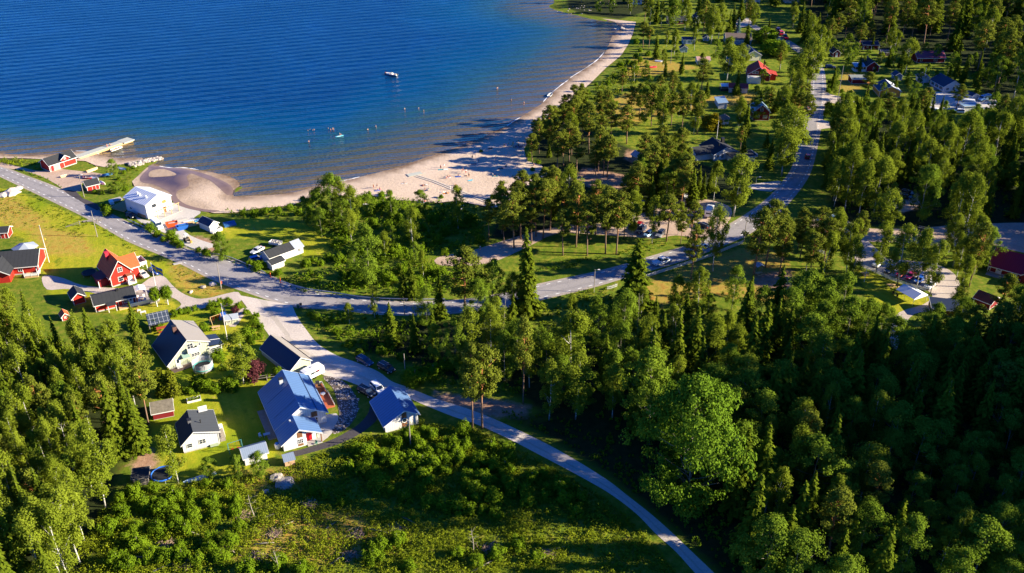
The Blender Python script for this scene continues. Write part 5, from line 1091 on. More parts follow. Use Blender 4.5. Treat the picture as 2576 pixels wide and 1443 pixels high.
h.part('rear_deck', MB().box(-2.0, 5.0, 0, -.1, 16.0, .2), OLDWOOD); BH = h
rz = h.root.rotation_euler.z; rl = h.root.location
t = thing('wooden_deck', 'red wooden terrace along the blue roofed white house', 'deck', loc_on(10.7, 10.4), rz); DR = plain('red_deck_boards', (.38, .10, .045), .75, .2, .2)
MB().box(0, 0, 0, 3.2, 5.6, .35).build('floor', DR, t); MB().box(.2, 5.62, 0, 3.0, 9.6, .3).build('floor', DR, t); b = MB()
for (x0, y0, x1, y1) in ((3.2, 0, 3.2, 5.6), (3.0, 5.6, 3.0, 9.6), (3.0, 9.6, .2, 9.6)): b.bar((x0, y0, .85), (x1, y1, .85), .06, .12); b.bar((x0, y0, .6), (x1, y1, .6), .05, .4)
b.build('railing', WHITE, t)
table('round-edged brown table on the red terrace', loc_on(12.2, 17.6, .35), rz, BROWNB)
for x, y, a in ((11.4, 17.6, 3.1), (13.0, 17.6, 0), (12.2, 18.5, 1.6), (12.2, 16.7, -1.6)): chair('brown wooden chair around the terrace table', loc_on(x, y, .35), rz+a, BROWNB, 'brown terrace chairs')
t = thing('parasol', 'closed white round table on the red terrace', 'table', loc_on(12.6, 15.0, .35), rz); t.name = 'round_table'; MB().lathe([(.55, .7), (.55, .74)], 14).build('table_top', WHITE, t); MB().lathe([(.05, 0), (.05, .7)], 8).build('leg', STEEL, t)
t = thing('barbecue', 'black barbecue standing at the end of the red terrace', 'barbecue', loc_on(12.6, 19.5, .35), rz); MB().box(-.4, -.3, .8, .4, .3, 1.2).build('lid', BLACKM, t); MB().box(-.35, -.25, 0, .35, .25, .79).build('cabinet', BLACKM, t)
# blue garage
h = House('garage', 'white garage with blue roof and round window by the lane', 'garage', (971, 1089), ang=25, w=7.2, dep=9.2); h.block(WHITEB, ROOF_BLUE, 2.1, 2.9, 4.6, .6, 'y', ov=.5, base=.2)
h.part('gable_panel', MB().box(3.7, -.05, .3, 4.8, -.006, 4.05), BROWNB)
w_ = MB().tube([(4.25+.55*math.cos(a), -.08, 2.0+.55*math.sin(a)) for a in [2*PI*i/16 for i in range(17)]], .09, 6).build('round_window', WHITE, h.root); MB().prism([(4.25+.5*math.cos(2*PI*i/16), 2.0+.5*math.sin(2*PI*i/16)) for i in range(16)], -.07, -.055, 'y').build('pane', GLASS, w_)
h.door('l', 3.0, WHITE, .9, 1.9)
# white cottage
h = House('white_cottage', 'small white cottage with grey roof and outside stairs', 'house', (464, 1140), ang=25, w=7.2, dep=7.6); h.block(WHITEB, ROOF_GREY, 2.4, 3.3, 4.7, .34, 'y', ov=.45, base=.3); h.roof.data.materials[0] = roofing('charcoal_felt_roof', (.055, .062, .072), 1, 1, .8, .2, .12, 0, .15)
h.window('f', 1.3, 1.1, 1.0, .9, 0); h.window('f', 3.9, 1.3, 1.2, 1.0, 1); h.chimney(2.3, 3.6, 4.1, 5.4, .7, .8, plain('grey_chimney_sheet', (.12, .12, .13), .5)); h.vent(4.4, 3.0, 4.2, 4.9, .1, BLACKM)
h.part('rear_deck', MB().box(-.3, 7.65, 0, 6.8, 9.3, .5).bar((-.3, 9.3, 1.0), (6.8, 9.3, 1.0), .07, .9).bar((6.8, 7.7, 1.0), (6.8, 9.3, 1.0), .07, .9), WHITE)
h.part('roof_balcony', MB().box(4.6, 6.6, 4.45, 6.4, 7.3, 4.5).bar((4.6, 7.9, 4.6), (6.4, 7.9, 4.6), .06, .8), WHITE)
b = MB()
for k in range(6): b.box(7.45, .6+k*.5, 0, 8.5, 1.1+k*.5, .25+k*.2)
h.part('stairs', b, OLDWOOD); h.part('stair_railing', MB().bar((8.55, .6, 1.0), (8.55, 3.6, 2.0), .06, .5).box(7.45, 3.62, 0, 8.6, 4.9, 1.5), WHITE)
h.part('basement_hatch', MB().box(5.2, -.4, 0, 6.9, -.05, .5), plain('sage_hatch', (.3, .36, .25), .7))
h = House('red_shed', 'low red shed with mossy grey roof behind the white cottage', 'shed', (387, 1057), (433, 1047), ang=20, w=4.2, dep=3.4); h.block(REDD, ROOF_MOSS, 1.8, 1.9, 2.9, .75, 'x', ov=.35, base=.1, corners=False); h.roof.data.materials[0] = ROOF_MOSS
h = House('white_shed', 'white shed with pale metal roof beside young trees', 'shed', (618, 1172), (671, 1155), ang=26, w=4.5, dep=3.4); h.block(WHITEB, roofing('pale_metal_roof', (.20, .25, .33), .4, 0, .4, .4, .06, 0, .35), 2.1, 2.1, 3.0, .55, 'x', ov=.45, base=.1, corners=False); h.door('f', 2.9, WHITE)
h = House('wooden_shed', 'small tan wooden shed with slanted metal roof', 'shed', (718, 1174), (741, 1167), ang=24, w=2.0, dep=1.7); h.block(boards('tan_boards', (.50, .32, .19), .12, 'z'), MATS['pale_metal_roof'], 1.3, 1.3, 1.7, 1.0, 'x', ov=.25, base=0, trim=None)
h = House('wood_shed', 'brown wood shed with dark flat roof beside the blue trampoline', 'shed', (338, 1223), (371, 1217), ang=12, w=2.8, dep=2.6); h.block(OLDWOOD, ROOF_BLACK, 1.9, 1.9, 2.3, 1.0, 'x', ov=.3, base=0, trim=OLDWOOD, corners=False)
h = House('playhouse', 'grey-green playhouse on the lawn under the flagpole', 'playhouse', (570, 818), (606, 810), ang=18, w=2.9, dep=2.1); h.block(GREENB, ROOF_GREY, 1.6, 1.6, 2.3, ridge='x', ov=.3, base=.05); h.window('f', .7, .7, .6, .6, 1); h.door('f', 1.9, GREENB, .7, 1.4)
# ------------------------------------------------------------------ buildings, right side
def simple(label, A, B, ang, dep, wall, roof, hl, hr, ah, ap=.5, ridge='y', win=(), name='cottage', cat='cottage', w=None, ov=.45, trim=WHITE, ch=None, doors=()):
    h = House(name, label, cat, A, B, ang=ang, w=w, dep=dep); h.block(wall, roof, hl, hr, ah, ap, ridge, ov=ov, base=.2, trim=trim)
    for f, u, z, ww, hh, m_ in win: h.window(f, u*(h.w if f in 'fb' else h.dep), z, ww, hh, m_)
    for f, u in doors: h.door(f, u*(h.w if f in 'fb' else h.dep), WHITE)
    if ch: h.chimney(*ch)
    return h
h = House('lodge', 'large lodge with dark red roof at the right edge', 'lodge', (2489, 684), ang=-38, w=15, dep=9); h.block(REDD, roofing('wine_red_roof', (.22, .008, .03), .5, 0, .6, .25, .1, 0, .3), 2.6, 2.6, 5.6, ridge='x', ov=.9)
for u in (2.2, 6.2): h.door('f', u, WHITE, 1.3, 2.2, glass=True)
d = MB().prism([(8.2, 0), (11.4, 0), (11.4, 2.4), (9.8, 3.6), (8.2, 2.4)], -1.8, -.02, 'y').build('porch', REDD, h.root); MB().prism([(7.8, 2.3), (9.8, 3.75), (11.8, 2.3), (11.8, 2.45), (9.8, 3.9), (7.8, 2.45)], -2.2, 1.0, 'y').build('porch_roof', MATS['wine_red_roof'], d); MB().prism([(7.8, 2.26), (9.8, 3.71), (11.8, 2.26), (11.8, 2.5), (9.8, 3.95), (7.8, 2.5)], -2.26, -2.21, 'y').build('porch_trim', WHITE, d)
h.part('terrace', MB().box(-.5, -2.6, 0, 7.8, -.1, .2), OLDWOOD); b = MB(); b.bar((-.6, -.4, .4), (-.6, 4.5, 5.0), .14).bar((-.6, 1.5, 0), (-.6, 1.5, 2.2), .12).bar((-.6, 3, 0), (-.6, 3, 3.6), .12); h.part('gable_frame', b, WHITE)
simple('red hut with rust-red roof behind the pale tree', (2448, 764), (2488, 780), None, 4.5, REDD, roofing('rust_roof', (.24, .05, .025), .4, 0, .7, .2, .2), 2.0, 2.0, 3.2, ridge='x', name='hut', cat='hut')
simple('low dark flat-roofed shelter beside the gravel yard', (2342, 792), None, -14, 5, BROWNB, ROOF_NAVY, 2.0, 2.0, 2.5, 1.0, 'x', name='shelter', cat='shelter', w=8)
simple('dark roofed hut hidden in the black woods', (1806, 1142), None, 18, 4.5, BROWNB, ROOF_GREY, 1.8, 1.8, 2.8, .5, 'x', name='hut', cat='hut', w=5.5)
h = House('white_house', 'white angular house with three dark roofs near the road bend', 'house', (1795, 405), ang=18, w=9.2, dep=10); h.block(WHITEB, ROOF_NAVY, 2.6, 2.6, 4.6, ridge='y', ov=.6); h.roof.data.materials[0] = ROOF_BLACK
l_ = MB().box(-6.0, 2.0, 0, -.02, 8.0, 2.5).prism([(2.0, 2.48), (8.0, 2.48), (5.0, 3.9)], -6.0, -.02, 'x').build('wing', WHITEB, h.root); MB().prism([(1.4, 2.3), (5.0, 4.05), (8.6, 2.3), (8.6, 2.5), (5, 4.25), (1.4, 2.5)], -6.6, 2.0, 'x').build('wing_roof', ROOF_BLACK, l_); MB().prism([(1.4, 2.26), (5.0, 4.01), (8.6, 2.26), (8.6, 2.54), (5, 4.29), (1.4, 2.54)], -6.68, -6.61, 'x').build('wing_trim', WHITE, l_)
l_ = MB().box(5.0, -4.8, 0, 14.0, -.6, 2.0).build('carport', WHITEB, h.root); MB().prism([(-5.2, 2.02), (-.1, 2.5), (-.1, 2.7), (-5.2, 2.22)], 4.6, 14.6, 'x').build('carport_roof', ROOF_BLACK, l_); MB().box(4.6, -5.3, 1.95, 14.6, -5.21, 2.25).box(14.61, -5.2, 2.0, 14.7, -.1, 2.7).build('carport_trim', WHITE, l_)
h.chimney(7.0, 7.0, 3.6, 5.4, 1.0, 1.0, BLACKM); h.vent(3.4, 3.2, 4.0, 5.2, .2, BLACKM); h.window('f', 1.6, 1.2, .9, .9, 0); h.window('f', 3.4, .8, .9, 1.6, 1)
simple('red two-storey cottage with blue metal roof and white windows', (1893, 303), (1934, 304), -2, 8, REDD, roofing('light_blue_metal_roof', (.24, .36, .48), .4, 1, .4, .4, .06, 0, .3), 3.6, 3.6, 6.4, win=(('f', .5, 4.0, 1.1, 1.2, 1), ('f', .28, 1.1, 1.5, 1.1, 3), ('f', .74, 1.1, 1.5, 1.1, 3)), name='red_cottage', ch=(3.3, 4.5, 5.4, 7.4, .8, .8, BLACKM))
simple('narrow white shed with blue slanted roof between trees', (1807, 274), (1829, 274), 0, 8, WHITEB, MATS['light_blue_metal_roof'], 2.4, 2.7, 2.7, 1, 'y', name='white_shed', cat='shed', w=3.4)
gazebo('brown thatched gazebo in the garden by the flagpole', 1820, 309, 2.2, 2.0, 3.8, plain('thatch', (.22, .18, .14), .95), WHITE, 'gazebo')
simple('white cabin with red metal roof beside the white canopy', (1833, 233), (1879, 236), -9, 5, WHITEB, ROOF_RED, 2.3, 2.3, 3.5, ridge='x', name='white_cabin', win=(('f', .2, 1.1, .8, .7, 1), ('f', .62, 1.0, 1.2, 1.0, 1)))
t = thing('canopy', 'white garden canopy beside the red roofed cabin', 'canopy', W(1822, 226), 0); MB().prism([(-2.3, 2.2), (0, 2.9), (2.3, 2.2), (2.3, 2.25), (0, 2.96), (-2.3, 2.25)], -2, 2, 'x').build('cloth', CAN, t); MB().box(-2, -2, 0, 2, 2, .9).build('dark_below', BLACKM, t)  # plain black block fills the space below the cloth
for x in (-1.9, 1.9):
    for y in (-1.9, 1.9): MB().box(x-.05, y-.05, 0, x+.05, y+.05, 2.2).build('pole', WHITE, t)
h = simple('red-tiled house with black stovepipe and white annex', (1881, 203), None, -8, 11, REDD, roofing('red_clay_tiles', (.34, .04, .025), .3, 1, .7, .2, .15, .3), 3.2, 3.2, 6.2, ridge='y', name='red_tiled_house', cat='house', w=9.5, win=(('f', .3, 3.4, 2.6, 1.0, 1),)); h.part('white_annex', MB().box(-.6, -4.2, 0, 5.2, -.1, 2.6), WHITEB); h.part('right_annex', MB().box(9.55, 2, 0, 12.4, 8, 2.4), RED); h.part('annex_roof', MB().prism([(9.0, 3.4), (13, 2.3), (13, 2.45), (9.0, 3.55)], 1.5, 8.6, 'y'), MATS['red_clay_tiles']); h.chimney(7.0, 6, 4.8, 7.8, .45, .45, BLACKM)
simple('pale yellow house with dark roof beside two round willows', (1875, 153), (1911, 151), 4, 10.5, YELLOWB, ROOF_NAVY, 2.8, 2.8, 4.8, .5, 'y', win=(('f', .35, 1.0, 1.2, 1.1, 1), ('r', .4, 1, 1.1, 1, 1)), name='yellow_house', cat='house')
simple('grey-blue house with wide brown roof behind tall birches', (1826, 112), (1873, 113), -3, 9, BLUEB, plain('brown_felt_roof', (.13, .10, .09), .9, .1, .15), 2.6, 2.6, 4.8, ridge='x', name='blue_house', cat='house', ch=(6, 4.5, 4, 5.8, .6, .6, STEEL), win=(('f', .8, 1, 1.2, 1, 1),), w=12.5)
simple('small white cabin with pinkish roof on the dry lawn', (1754, 163), (1785, 164), 0, 5, WHITEB, plain('pink_faded_roof', (.42, .24, .20), .8), 2.3, 2.3, 3.2, ridge='x', name='white_cabin')
simple('grey shed with small veranda on the green lawn', (1718, 111), (1747, 110), 0, 4.5, BLUEB, ROOF_NAVY, 2.3, 2.3, 3.1, ridge='x', name='grey_shed', cat='shed', win=(('f', .72, 1, .9, .8, 1),), doors=(('f', .3),))
simple('tiny grey-blue outhouse alone on the sunny lawn', (1712, 132), (1728, 132), 0, 3.2, boards('teal_grey_boards', (.34, .43, .42), .2), ROOF_BLACK, 2.2, 2.2, 3.3, ridge='y', name='outhouse', cat='outhouse', w=3.2)
simple('tiny dark shed beside the birch row', (1770, 103), (1780, 103), 0, 2.6, BLUEB, ROOF_BLACK, 1.8, 1.8, 2.7, name='garden_shed', cat='shed', w=2.6)
simple('long dark red cottage with white windows near the far trees', (1680, 61), (1724, 60), 0, 6, REDD, ROOF_BLACK, 2.4, 2.4, 3.8, ridge='x', win=(('f', .42, .9, 1.5, 1.1, 2), ('f', .75, .9, 1.3, 1.1, 2)), name='red_cottage', doors=(('f', .1),))
simple('white house with balcony half hidden behind far trees', (1748, 58), (1775, 57), 0, 7, WHITEB, ROOF_BLACK, 2.8, 2.8, 4.8, ridge='y', name='white_house', cat='house', win=(('f', .4, 1, 1.4, 1.2, 2),))
simple('white house with veranda at the far shoreline', (1588, 11), (1614, 12), 0, 6, WHITEB, ROOF_BLACK, 2.6, 2.6, 4.2, ridge='x', name='white_house', cat='house', win=(('f', .6, .9, 3.0, 1.2, 4),))
simple('small red garage with white gable front by the road', (2095, 144), (2113, 145), 0, 5, REDD, ROOF_BLACK, 2.2, 2.2, 3.6, ridge='y', name='red_garage', cat='garage', doors=(('f', .5),))
h = simple('dark red veranda cabin under the pine', (2170, 124), (2208, 124), 0, 5.5, REDD, ROOF_NAVY, 2.3, 2.3, 3.4, ridge='x', name='veranda_cabin', win=(('f', .3, 1, 1.0, .9, 1),)); h.posts([(0, -1.3), (h.w/2, -1.3), (h.w, -1.3)], 2.1, .1); h.part('veranda_roof', MB().prism([(-1.6, 2.1), (.0, 2.55), (.0, 2.65), (-1.6, 2.2)], -.4, h.w+.4, 'x'), ROOF_NAVY)
simple('small dark shed behind the sunlit birches', (2216, 141), (2236, 142), 0, 3, REDD, ROOF_NAVY, 2.0, 2.0, 2.9, ridge='x', name='garden_shed', cat='shed', win=(('f', .7, .9, .7, .6, 1),))
h = simple('red house with white glazed sunroom behind the pine', (2178, 181), (2208, 180), 0, 9, REDD, ROOF_BLACK, 2.6, 2.6, 4.8, ridge='y', name='red_house', cat='house', win=(('f', .6, 1, .8, 1.2, 0),)); h.part('sunroom', MB().box(-5.2, .3, 0, -.05, 5, 1.1), WHITE); h.part('sunroom_glass', MB().box(-5.1, .4, 1.1, -.05, 4.9, 2.3), GLASS); h.part('sunroom_roof', MB().prism([(0.0, 2.3), (5.3, 2.9), (5.3, 3.0), (0, 2.4)], -5.5, .0, 'x'), MATS['light_blue_metal_roof']); h.posts([(-5.1+i*1.25, .33) for i in range(5)], 2.3, .06)
simple('dark red barn with grey-green roof left of the pine', (2142, 211), (2180, 211), 0, 5, REDD, plain('lichen_roof', (.20, .22, .20), .9), 2.2, 2.2, 3.0, .7, 'x', name='barn', cat='barn')
h = simple('ochre yellow house with navy roof behind the pines', (2211, 244), (2264, 247), -4, 10, ORANGEB, ROOF_NAVY, 2.7, 2.7, 4.7, .52, 'y', win=(('f', .25, .9, 1.2, 1.3, 1), ('f', .62, .9, 1.3, 1.3, 1)), name='ochre_house', cat='house', ch=(5.4, 3, 3.6, 5.2, .4, .4, BLACKM)); MB().prism([(4.5, 4.9), (9.0, 2.7), (9.0, 2.73), (4.5, 4.93)], -.3, 10.3, 'y').build('sunlit_slope', plain('sunlit_roof_tone', (.45, .48, .52), .5), h.roof)  # pale sheet paints the sun-facing slope of the navy roof as lit
simple('small blue-grey shed between birches and white shed', (2250, 202), (2268, 202), 0, 4, BLUEB, ROOF_NAVY, 2.2, 2.2, 3.3, name='garden_shed', cat='shed')
simple('little white shed with dark roof behind the flagpole', (2311, 208), (2337, 210), -4, 4.5, WHITEB, ROOF_NAVY, 2.3, 2.3, 3.3, name='white_shed', cat='shed', doors=(('f', .6),))
h = simple('white house with navy roof and glazed side above the campers', (2372, 232), (2412, 231), 8, 11, WHITEB, ROOF_NAVY, 2.5, 3.0, 4.9, .6, 'y', win=(('f', .25, .9, 1.1, 1.0, 1), ('f', .65, .9, .9, 1.2, 0), ('l', .2, .8, 2.4, 1.3, 3), ('l', .5, .8, 2.4, 1.3, 3), ('l', .8, .8, 2.0, 1.3, 2)), name='white_house', cat='house'); h.part('terrace', MB().box(-3, 3, 0, -.1, 8, .2), OLDWOOD)
simple('long dark red lodge with red roof in front of the dark forest', (2306, 158), (2374, 157), 1, 8, REDD, plain('plum_red_roof', (.30, .06, .085), .7, .2, .15), 2.4, 2.4, 4.6, ridge='x', name='red_lodge', cat='lodge', ch=(2.4, 5, 3.8, 5.8, .7, .7, plain('red_chimney_sheet', (.5, .03, .05), .5)), win=(('f', .67, .8, 1.4, 1.3, 1), ('f', .15, .8, .9, 1.2, 0)))
simple('white shed beside the blue van', (2443, 253), None, 20, 4, WHITEB, ROOF_NAVY, 2.1, 2.1, 2.8, name='white_shed', cat='shed', w=3.2)
simple('white gable end of a shed above the parked campers', (2346, 258), None, 60, 3, WHITEB, ROOF_NAVY, 2.2, 2.2, 3.4, name='white_shed', cat='shed', w=3.6)
simple('blue-white carport roof beside the motorhome', (2424, 281), None, 6, 4, WHITEB, MATS['light_blue_metal_roof'], 2.2, 2.3, 2.3, 1, 'y', name='carport', cat='carport', w=6.5)
simple('small grey roofed hut in the beach pine grove', (1602, 407), None, 30, 3, OLDWOOD, ROOF_GREY, 2.0, 2.0, 3.0, name='hut', cat='hut', w=3)
simple('roof of a white house far up the hill', (1975, 8), None, 0, 6, WHITEB, ROOF_BLACK, 2.4, 2.4, 4.0, ridge='x', name='white_house', cat='house', w=9)
simple('white house at the top edge behind the pine', (1870, 6), None, 0, 6, WHITEB, ROOF_BLACK, 2.6, 2.6, 4.2, ridge='x', name='white_house', cat='house', w=10)
# party tent
c = W(2293, 752); t = thing('party_tent', 'white party tent with pitched roof on the lawn', 'tent', W(2290, 752), R(28)); MB().prism([(-2.6, 2.1), (0, 3.1), (2.6, 2.1), (2.6, 2.15), (0, 3.16), (-2.6, 2.15)], -3.0, 3.0, 'y').build('roof', CAN, t); MB().prism([(-2.6, 1.85), (2.6, 1.85), (2.6, 2.12), (0, 3.1), (-2.6, 2.12)], -3.04, -3.005, 'y').build('gable_cloth', CAN, t)
for x in (-2.5, 2.5):
    for y in (-2.9, 0, 2.9): MB().tube([(x, y, 0), (x, y, 2.1)], .04, 6).build('pole', STEEL, t)
# ------------------------------------------------------------------ vehicles
wh = paint('white', (.8, .8, .78)); bk = paint('black', (.012, .013, .016)); nv = paint('navy', (.015, .03, .08)); bl = paint('blue', (.02, .10, .42)); si = paint('silver', (.5, .51, .52), .3); rd = paint('red', (.5, .015, .02)); wr = paint('wine_red', (.22, .008, .02)); ye = paint('yellow', (.62, .48, .01)); lb = paint('light_blue', (.25, .42, .6)); gy = paint('grey', (.16, .17, .19)); cr_ = paint('cream', (.72, .68, .60))
car('hatch', 'dark hatchback in the shadow of the unfinished white house', 330, 546, 345, 553, bk)
camper('white van with dark windscreen parked by the roadside shrubs', 397, 572, 412, 584, 5.4, 'cargo', 'parked_van', 'van')
car('sedan', 'silver car parked behind the long white garage', 648, 634, 628, 645, si)
car('hatch', 'bright blue car half hidden by bushes at the garage', 645, 655, 665, 650, bl)
car('sedan', 'white sedan parked beside the orange roofed house', 360, 694, 374, 704, cr_)
car('hatch', 'blue car parked behind the flagpole with the flag', 391, 687, 402, 693, bl)
car('wagon', 'dark station wagon nearer the junction on the lane verge', 918, 913, 938, 924, nv)
car('suv', 'black estate car on the verge nearer the wooden pole', 972, 931, 995, 943, bk)
car('suv', 'black SUV with silver roof bars beside the blue garage', 922, 991, 946, 1004, bk)
car('suv', 'white car behind the black SUV at the blue garage', 951, 983, 966, 998, wh)
car('pickup', 'white pickup truck driving along the asphalt road', 1665, 663, 1700, 652, wh, 'pickup_truck', 'pickup', None, 1.12)
car('suv', 'white SUV driving on the road beside the tall birch', 1766, 627, 1790, 612, wh, 'driving_car')
car('hatch', 'dark red car driving away on the shaded road', 2031, 397, 2040, 365, wr, 'driving_car')
car('wagon', 'blue car parked at the far end of the straight road', 2088, 171, 2100, 172, nv)
car('suv', 'red car at the head of the three red vehicles', 1956, 78, 1948, 70, rd, group=None, sc=1.1)
car('suv', 'middle one of the three red vehicles on the upper lane', 1963, 87, 1953, 77, rd, sc=1.3)
car('pickup', 'long red pickup behind the other red vehicles on the lane', 1974, 97, 1962, 86, rd, 'pickup_truck', 'pickup', None, 1.2)
car('hatch', 'yellow car in the shade between the pines', 1625, 509, 1640, 500, ye)
car('suv', 'navy car leftmost in the sunlit row near the beach track', 1612, 583, 1600, 593, nv)
car('hatch', 'pale blue car between navy and black cars under a birch', 1632, 592, 1620, 600, lb)
car('wagon', 'black car with pale roof parked beside the lone pine', 1661, 592, 1650, 604, gy)
car('hatch', 'dark red car behind the navy car in the pines', 1606, 572, 1598, 580, wr)
car('wagon', 'black station wagon with red tail lights at the road', 1767, 571, 1740, 560, bk)
car('wagon', 'blue-grey car beside the white motorhome', 1762, 538, 1772, 522, gy)
camper('white motorhome parked beside the tall birch near the road', 1784, 540, 1792, 520, 6.4, 'van', 'motorhome')
camper('pale caravan in the deep shade of the parking pines', 1727, 512, 1727, 500, 5, 'caravan', 'caravan')
car('suv', 'white car at the upper end of the picket fence', 2209, 667, 2196, 676, wh)
car('hatch', 'dark blue car next to the white fence', 2237, 683, 2225, 692, nv)
car('hatch', 'bright red car second in the fence row', 2266, 692, 2254, 702, rd)
car('sedan', 'crimson car between bright red and blue cars', 2290, 698, 2278, 708, paint('crimson', (.4, .012, .06)))
car('hatch', 'vivid blue car beside the crimson one at the fence', 2312, 708, 2300, 718, bl)
car('suv', 'white car at the lower end of the picket fence', 2339, 722, 2324, 734, wh)
for ox, oy, lb_ in ((2122, 567, 'dark car leftmost on the shaded parking ground'), (2166, 579, 'black car alone on the shaded bare ground'), (2324, 585, 'dark car behind the broad birch crown'), (2413, 585, 'dark blue car beside the leaning white birch trunks'), (2281, 489, 'black car at the upper edge of the forest clearing'), (2276, 499, 'dark car with bright lamp in the forest clearing')): car('wagon', lb_, ox, oy, ox+14, oy+3, bk if ox != 2413 else nv)
car('suv', 'pale blue car at the wood edge beside the pine', 2094, 556, 2080, 566, lb)
camper('white motorhome in the yard below the navy roofed house', 2427, 266, 2408, 264, 6.8, 'van', 'motorhome')
camper('blue van at the right of the small white shed', 2475, 252, 2458, 256, 6.5, 'cargo', 'parked_van', 'van', None, lb)
camper('white caravan among the pine tops under the white house', 2337, 286, 2322, 284, 6.5, 'caravan', 'caravan')
car('suv', 'white car parked beside the carport among the spruces', 2410, 284, 2395, 283, wh); car('hatch', 'pale car half hidden between pine crowns by the ochre house', 2280, 272, 2268, 270, lb)

# ------------------------------------------------------------------ poles, flags, fences
def pole(label, bx, by, tx, ty, r=.13, arm=0, lamp=0, mat=None, name='utility_pole', cat='utility pole'):
    b = W(bx, by); h_ = h_from_top(b, ty); t = W(tx, ty, h_); t = thing(name, label, cat, b); MB().tube([(0, 0, -.3), (0, 0, h_*.5), (0, 0, h_)], [r, r*.85, r*.7], 8).build('shaft', mat or OLDWOOD, t)
    if arm: MB().box(-.9, -.06, h_-.7, .9, .06, h_-.58).build('crossarm', OLDWOOD, t); MB().box(-.15, -.15, h_-.1, .15, .15, h_+.5).build('insulator', CONCRETE, t)
    if lamp: MB().bar((0, 0, h_-.1), (.9, -.3, h_+.15), .07).build('lamp_arm', STEEL, t); MB().box(.7, -.5, h_+.08, 1.3, -.15, h_+.2).build('lamp_head', WHITE, t)
    return t
pole('wooden pole on the lawn beside the left road', 245, 596, 230, 530); pole('street lamp pole beside the small red shed', 212, 496, 199, 439, .13, 0, 1, None, 'street_lamp', 'street lamp')
pole('tall pole at the junction beside the rusty flower mound', 557, 728, 545, 660); pole('dark pole at the road edge between spruces', 1018, 792, 1016, 748); pole('pole beside the shaded road near the white fence end', 1494, 735, 1496, 678, .12, 0, 1, None, 'street_lamp', 'street lamp')
pole('thin pole where the white fence meets the road', 1871, 608, 1877, 557); pole('weathered pole beside the parked dark cars', 1020, 947, 1018, 890); pole('transformer pole in front of the blue garage', 1033, 1122, 1032, 1062, .14, 1)
pole('tall bare pole by the straight road', 2105, 263, 2116, 165, .16); pole('leaning grey pole before the dark forest', 2410, 192, 2431, 162); pole('lamp post on the lawn by the far beach', 1687, 160, 1690, 122, .1); pole('short lamp post at the shaded house drive', 1902, 460, 1902, 445, .07, 0, 1, STEEL, 'street_lamp', 'street lamp')
def flagpole(label, bx, by, tx, ty, flag='none', ang=-60):
    b = W(bx, by); h_ = h_from_top(b, ty); t = thing('flagpole', label, 'flagpole', b); MB().tube([(0, 0, 0), (0, 0, h_)], [.1, .06], 8).build('shaft', WHITE, t); MB().lathe([(.02, h_), (.1, h_+.06), (.1, h_+.14), (.02, h_+.2)], 8).build('knob', plain('gold_knob', (.6, .4, .05), .3), t)
    YB = plain('flag_yellow', (.75, .5, .02), .8); BB = plain('flag_blue', (.01, .12, .45), .8)
    if flag == 'none': return t
    if flag == 'pennant': L_, H_, dr = 4.8, .85, .7
    elif flag == 'flag': L_, H_, dr = 3.4, 2.0, .55
    else: L_, H_, dr = 4.2, .6, 1.45
    c, s = math.cos(R(ang)), math.sin(R(ang)); nx, nz = 18, 9; m_ = MB(); V = []
    for i in range(nx+1):
        u = i/nx
        for j in range(nz+1):
            v = j/nz; hh = H_*(1 if flag == 'flag' else 1-.75*u); dx = .08+u*L_*math.cos(dr*.9); dz = -u*L_*math.sin(dr*.9); wv = .14*math.sin(u*9+v*1.5)*u
            V.append((c*dx-s*wv, s*dx+c*wv, h_-.15-v*hh+dz-(.3*(1-u) if flag == 'flag' else 0)))
    F = []; MI = []
    for i in range(nx):
        for j in range(nz):
            F.append((i*(nz+1)+j, (i+1)*(nz+1)+j, (i+1)*(nz+1)+j+1, i*(nz+1)+j+1))
            y_ = (5 <= i <= 7 or 3 <= j <= 5) if flag == 'flag' else ((3 <= j <= 5) if flag == 'pennant' else (i//3) % 2 == 1); MI.append(1 if y_ else 0)
    m_.v = V; m_.f = F; m_.m = MI; f_ = m_.build('flag' if flag == 'flag' else 'pennant', [BB, YB], t, True); return t
flagpole('white flagpole with hanging striped pennant on the yellow lawn', 124, 660, 97, 566, 'strip', -30)
flagpole('flagpole flying a blue flag with yellow cross near the red cottage', 396, 739, 380, 660, 'flag', -15)
flagpole('tall flagpole with streaming blue-yellow pennant over the green house garden', 572, 855, 556, 763, 'pennant', -42)
flagpole('flagpole with small blue flag beside the big birch', 1823, 187, 1828, 141, 'flag', -20); flagpole('bare flagpole behind the white angular house', 1803, 348, 1810, 303); flagpole('bare flagpole on the lawn by the picket fence', 2174, 709, 2184, 660); flagpole('bare flagpole before the little white shed', 2321, 216, 2331, 170)
def rail(label, pts, name='guard_rail', cat='guard rail'):
    P = [Vector((*p, 0)) for p in smooth(P2(pts), 4, False)]; t = thing(name, label, cat, P[0]); o = P[0]; b = MB(); acc = 0
    for a, c in zip(P, P[1:]):
        b.bar((a-o)+Vector((0, 0, .62)), (c-o)+Vector((0, 0, .62)), .08, .3); acc += (c-a).length
        if acc > 3.5: acc = 0; MB().box(c.x-o.x-.05, c.y-o.y-.05, -.1, c.x-o.x+.05, c.y-o.y+.05, .6).build('post', STEEL, t)
    b.build('beam', STEEL, t); return t
rail('steel guard rail along the outer curve below the white building', [(322, 556), (405, 594), (486, 630), (530, 641), (568, 648), (620, 668), (668, 690)]); rail('steel guard rail along the road above the creek thicket', [(705, 712), (774, 731), (837, 740), (900, 750), (961, 755), (1043, 757), (1120, 757)]); rail('short guard rail behind the junction hedge', [(755, 775), (800, 779), (850, 783), (920, 790)])
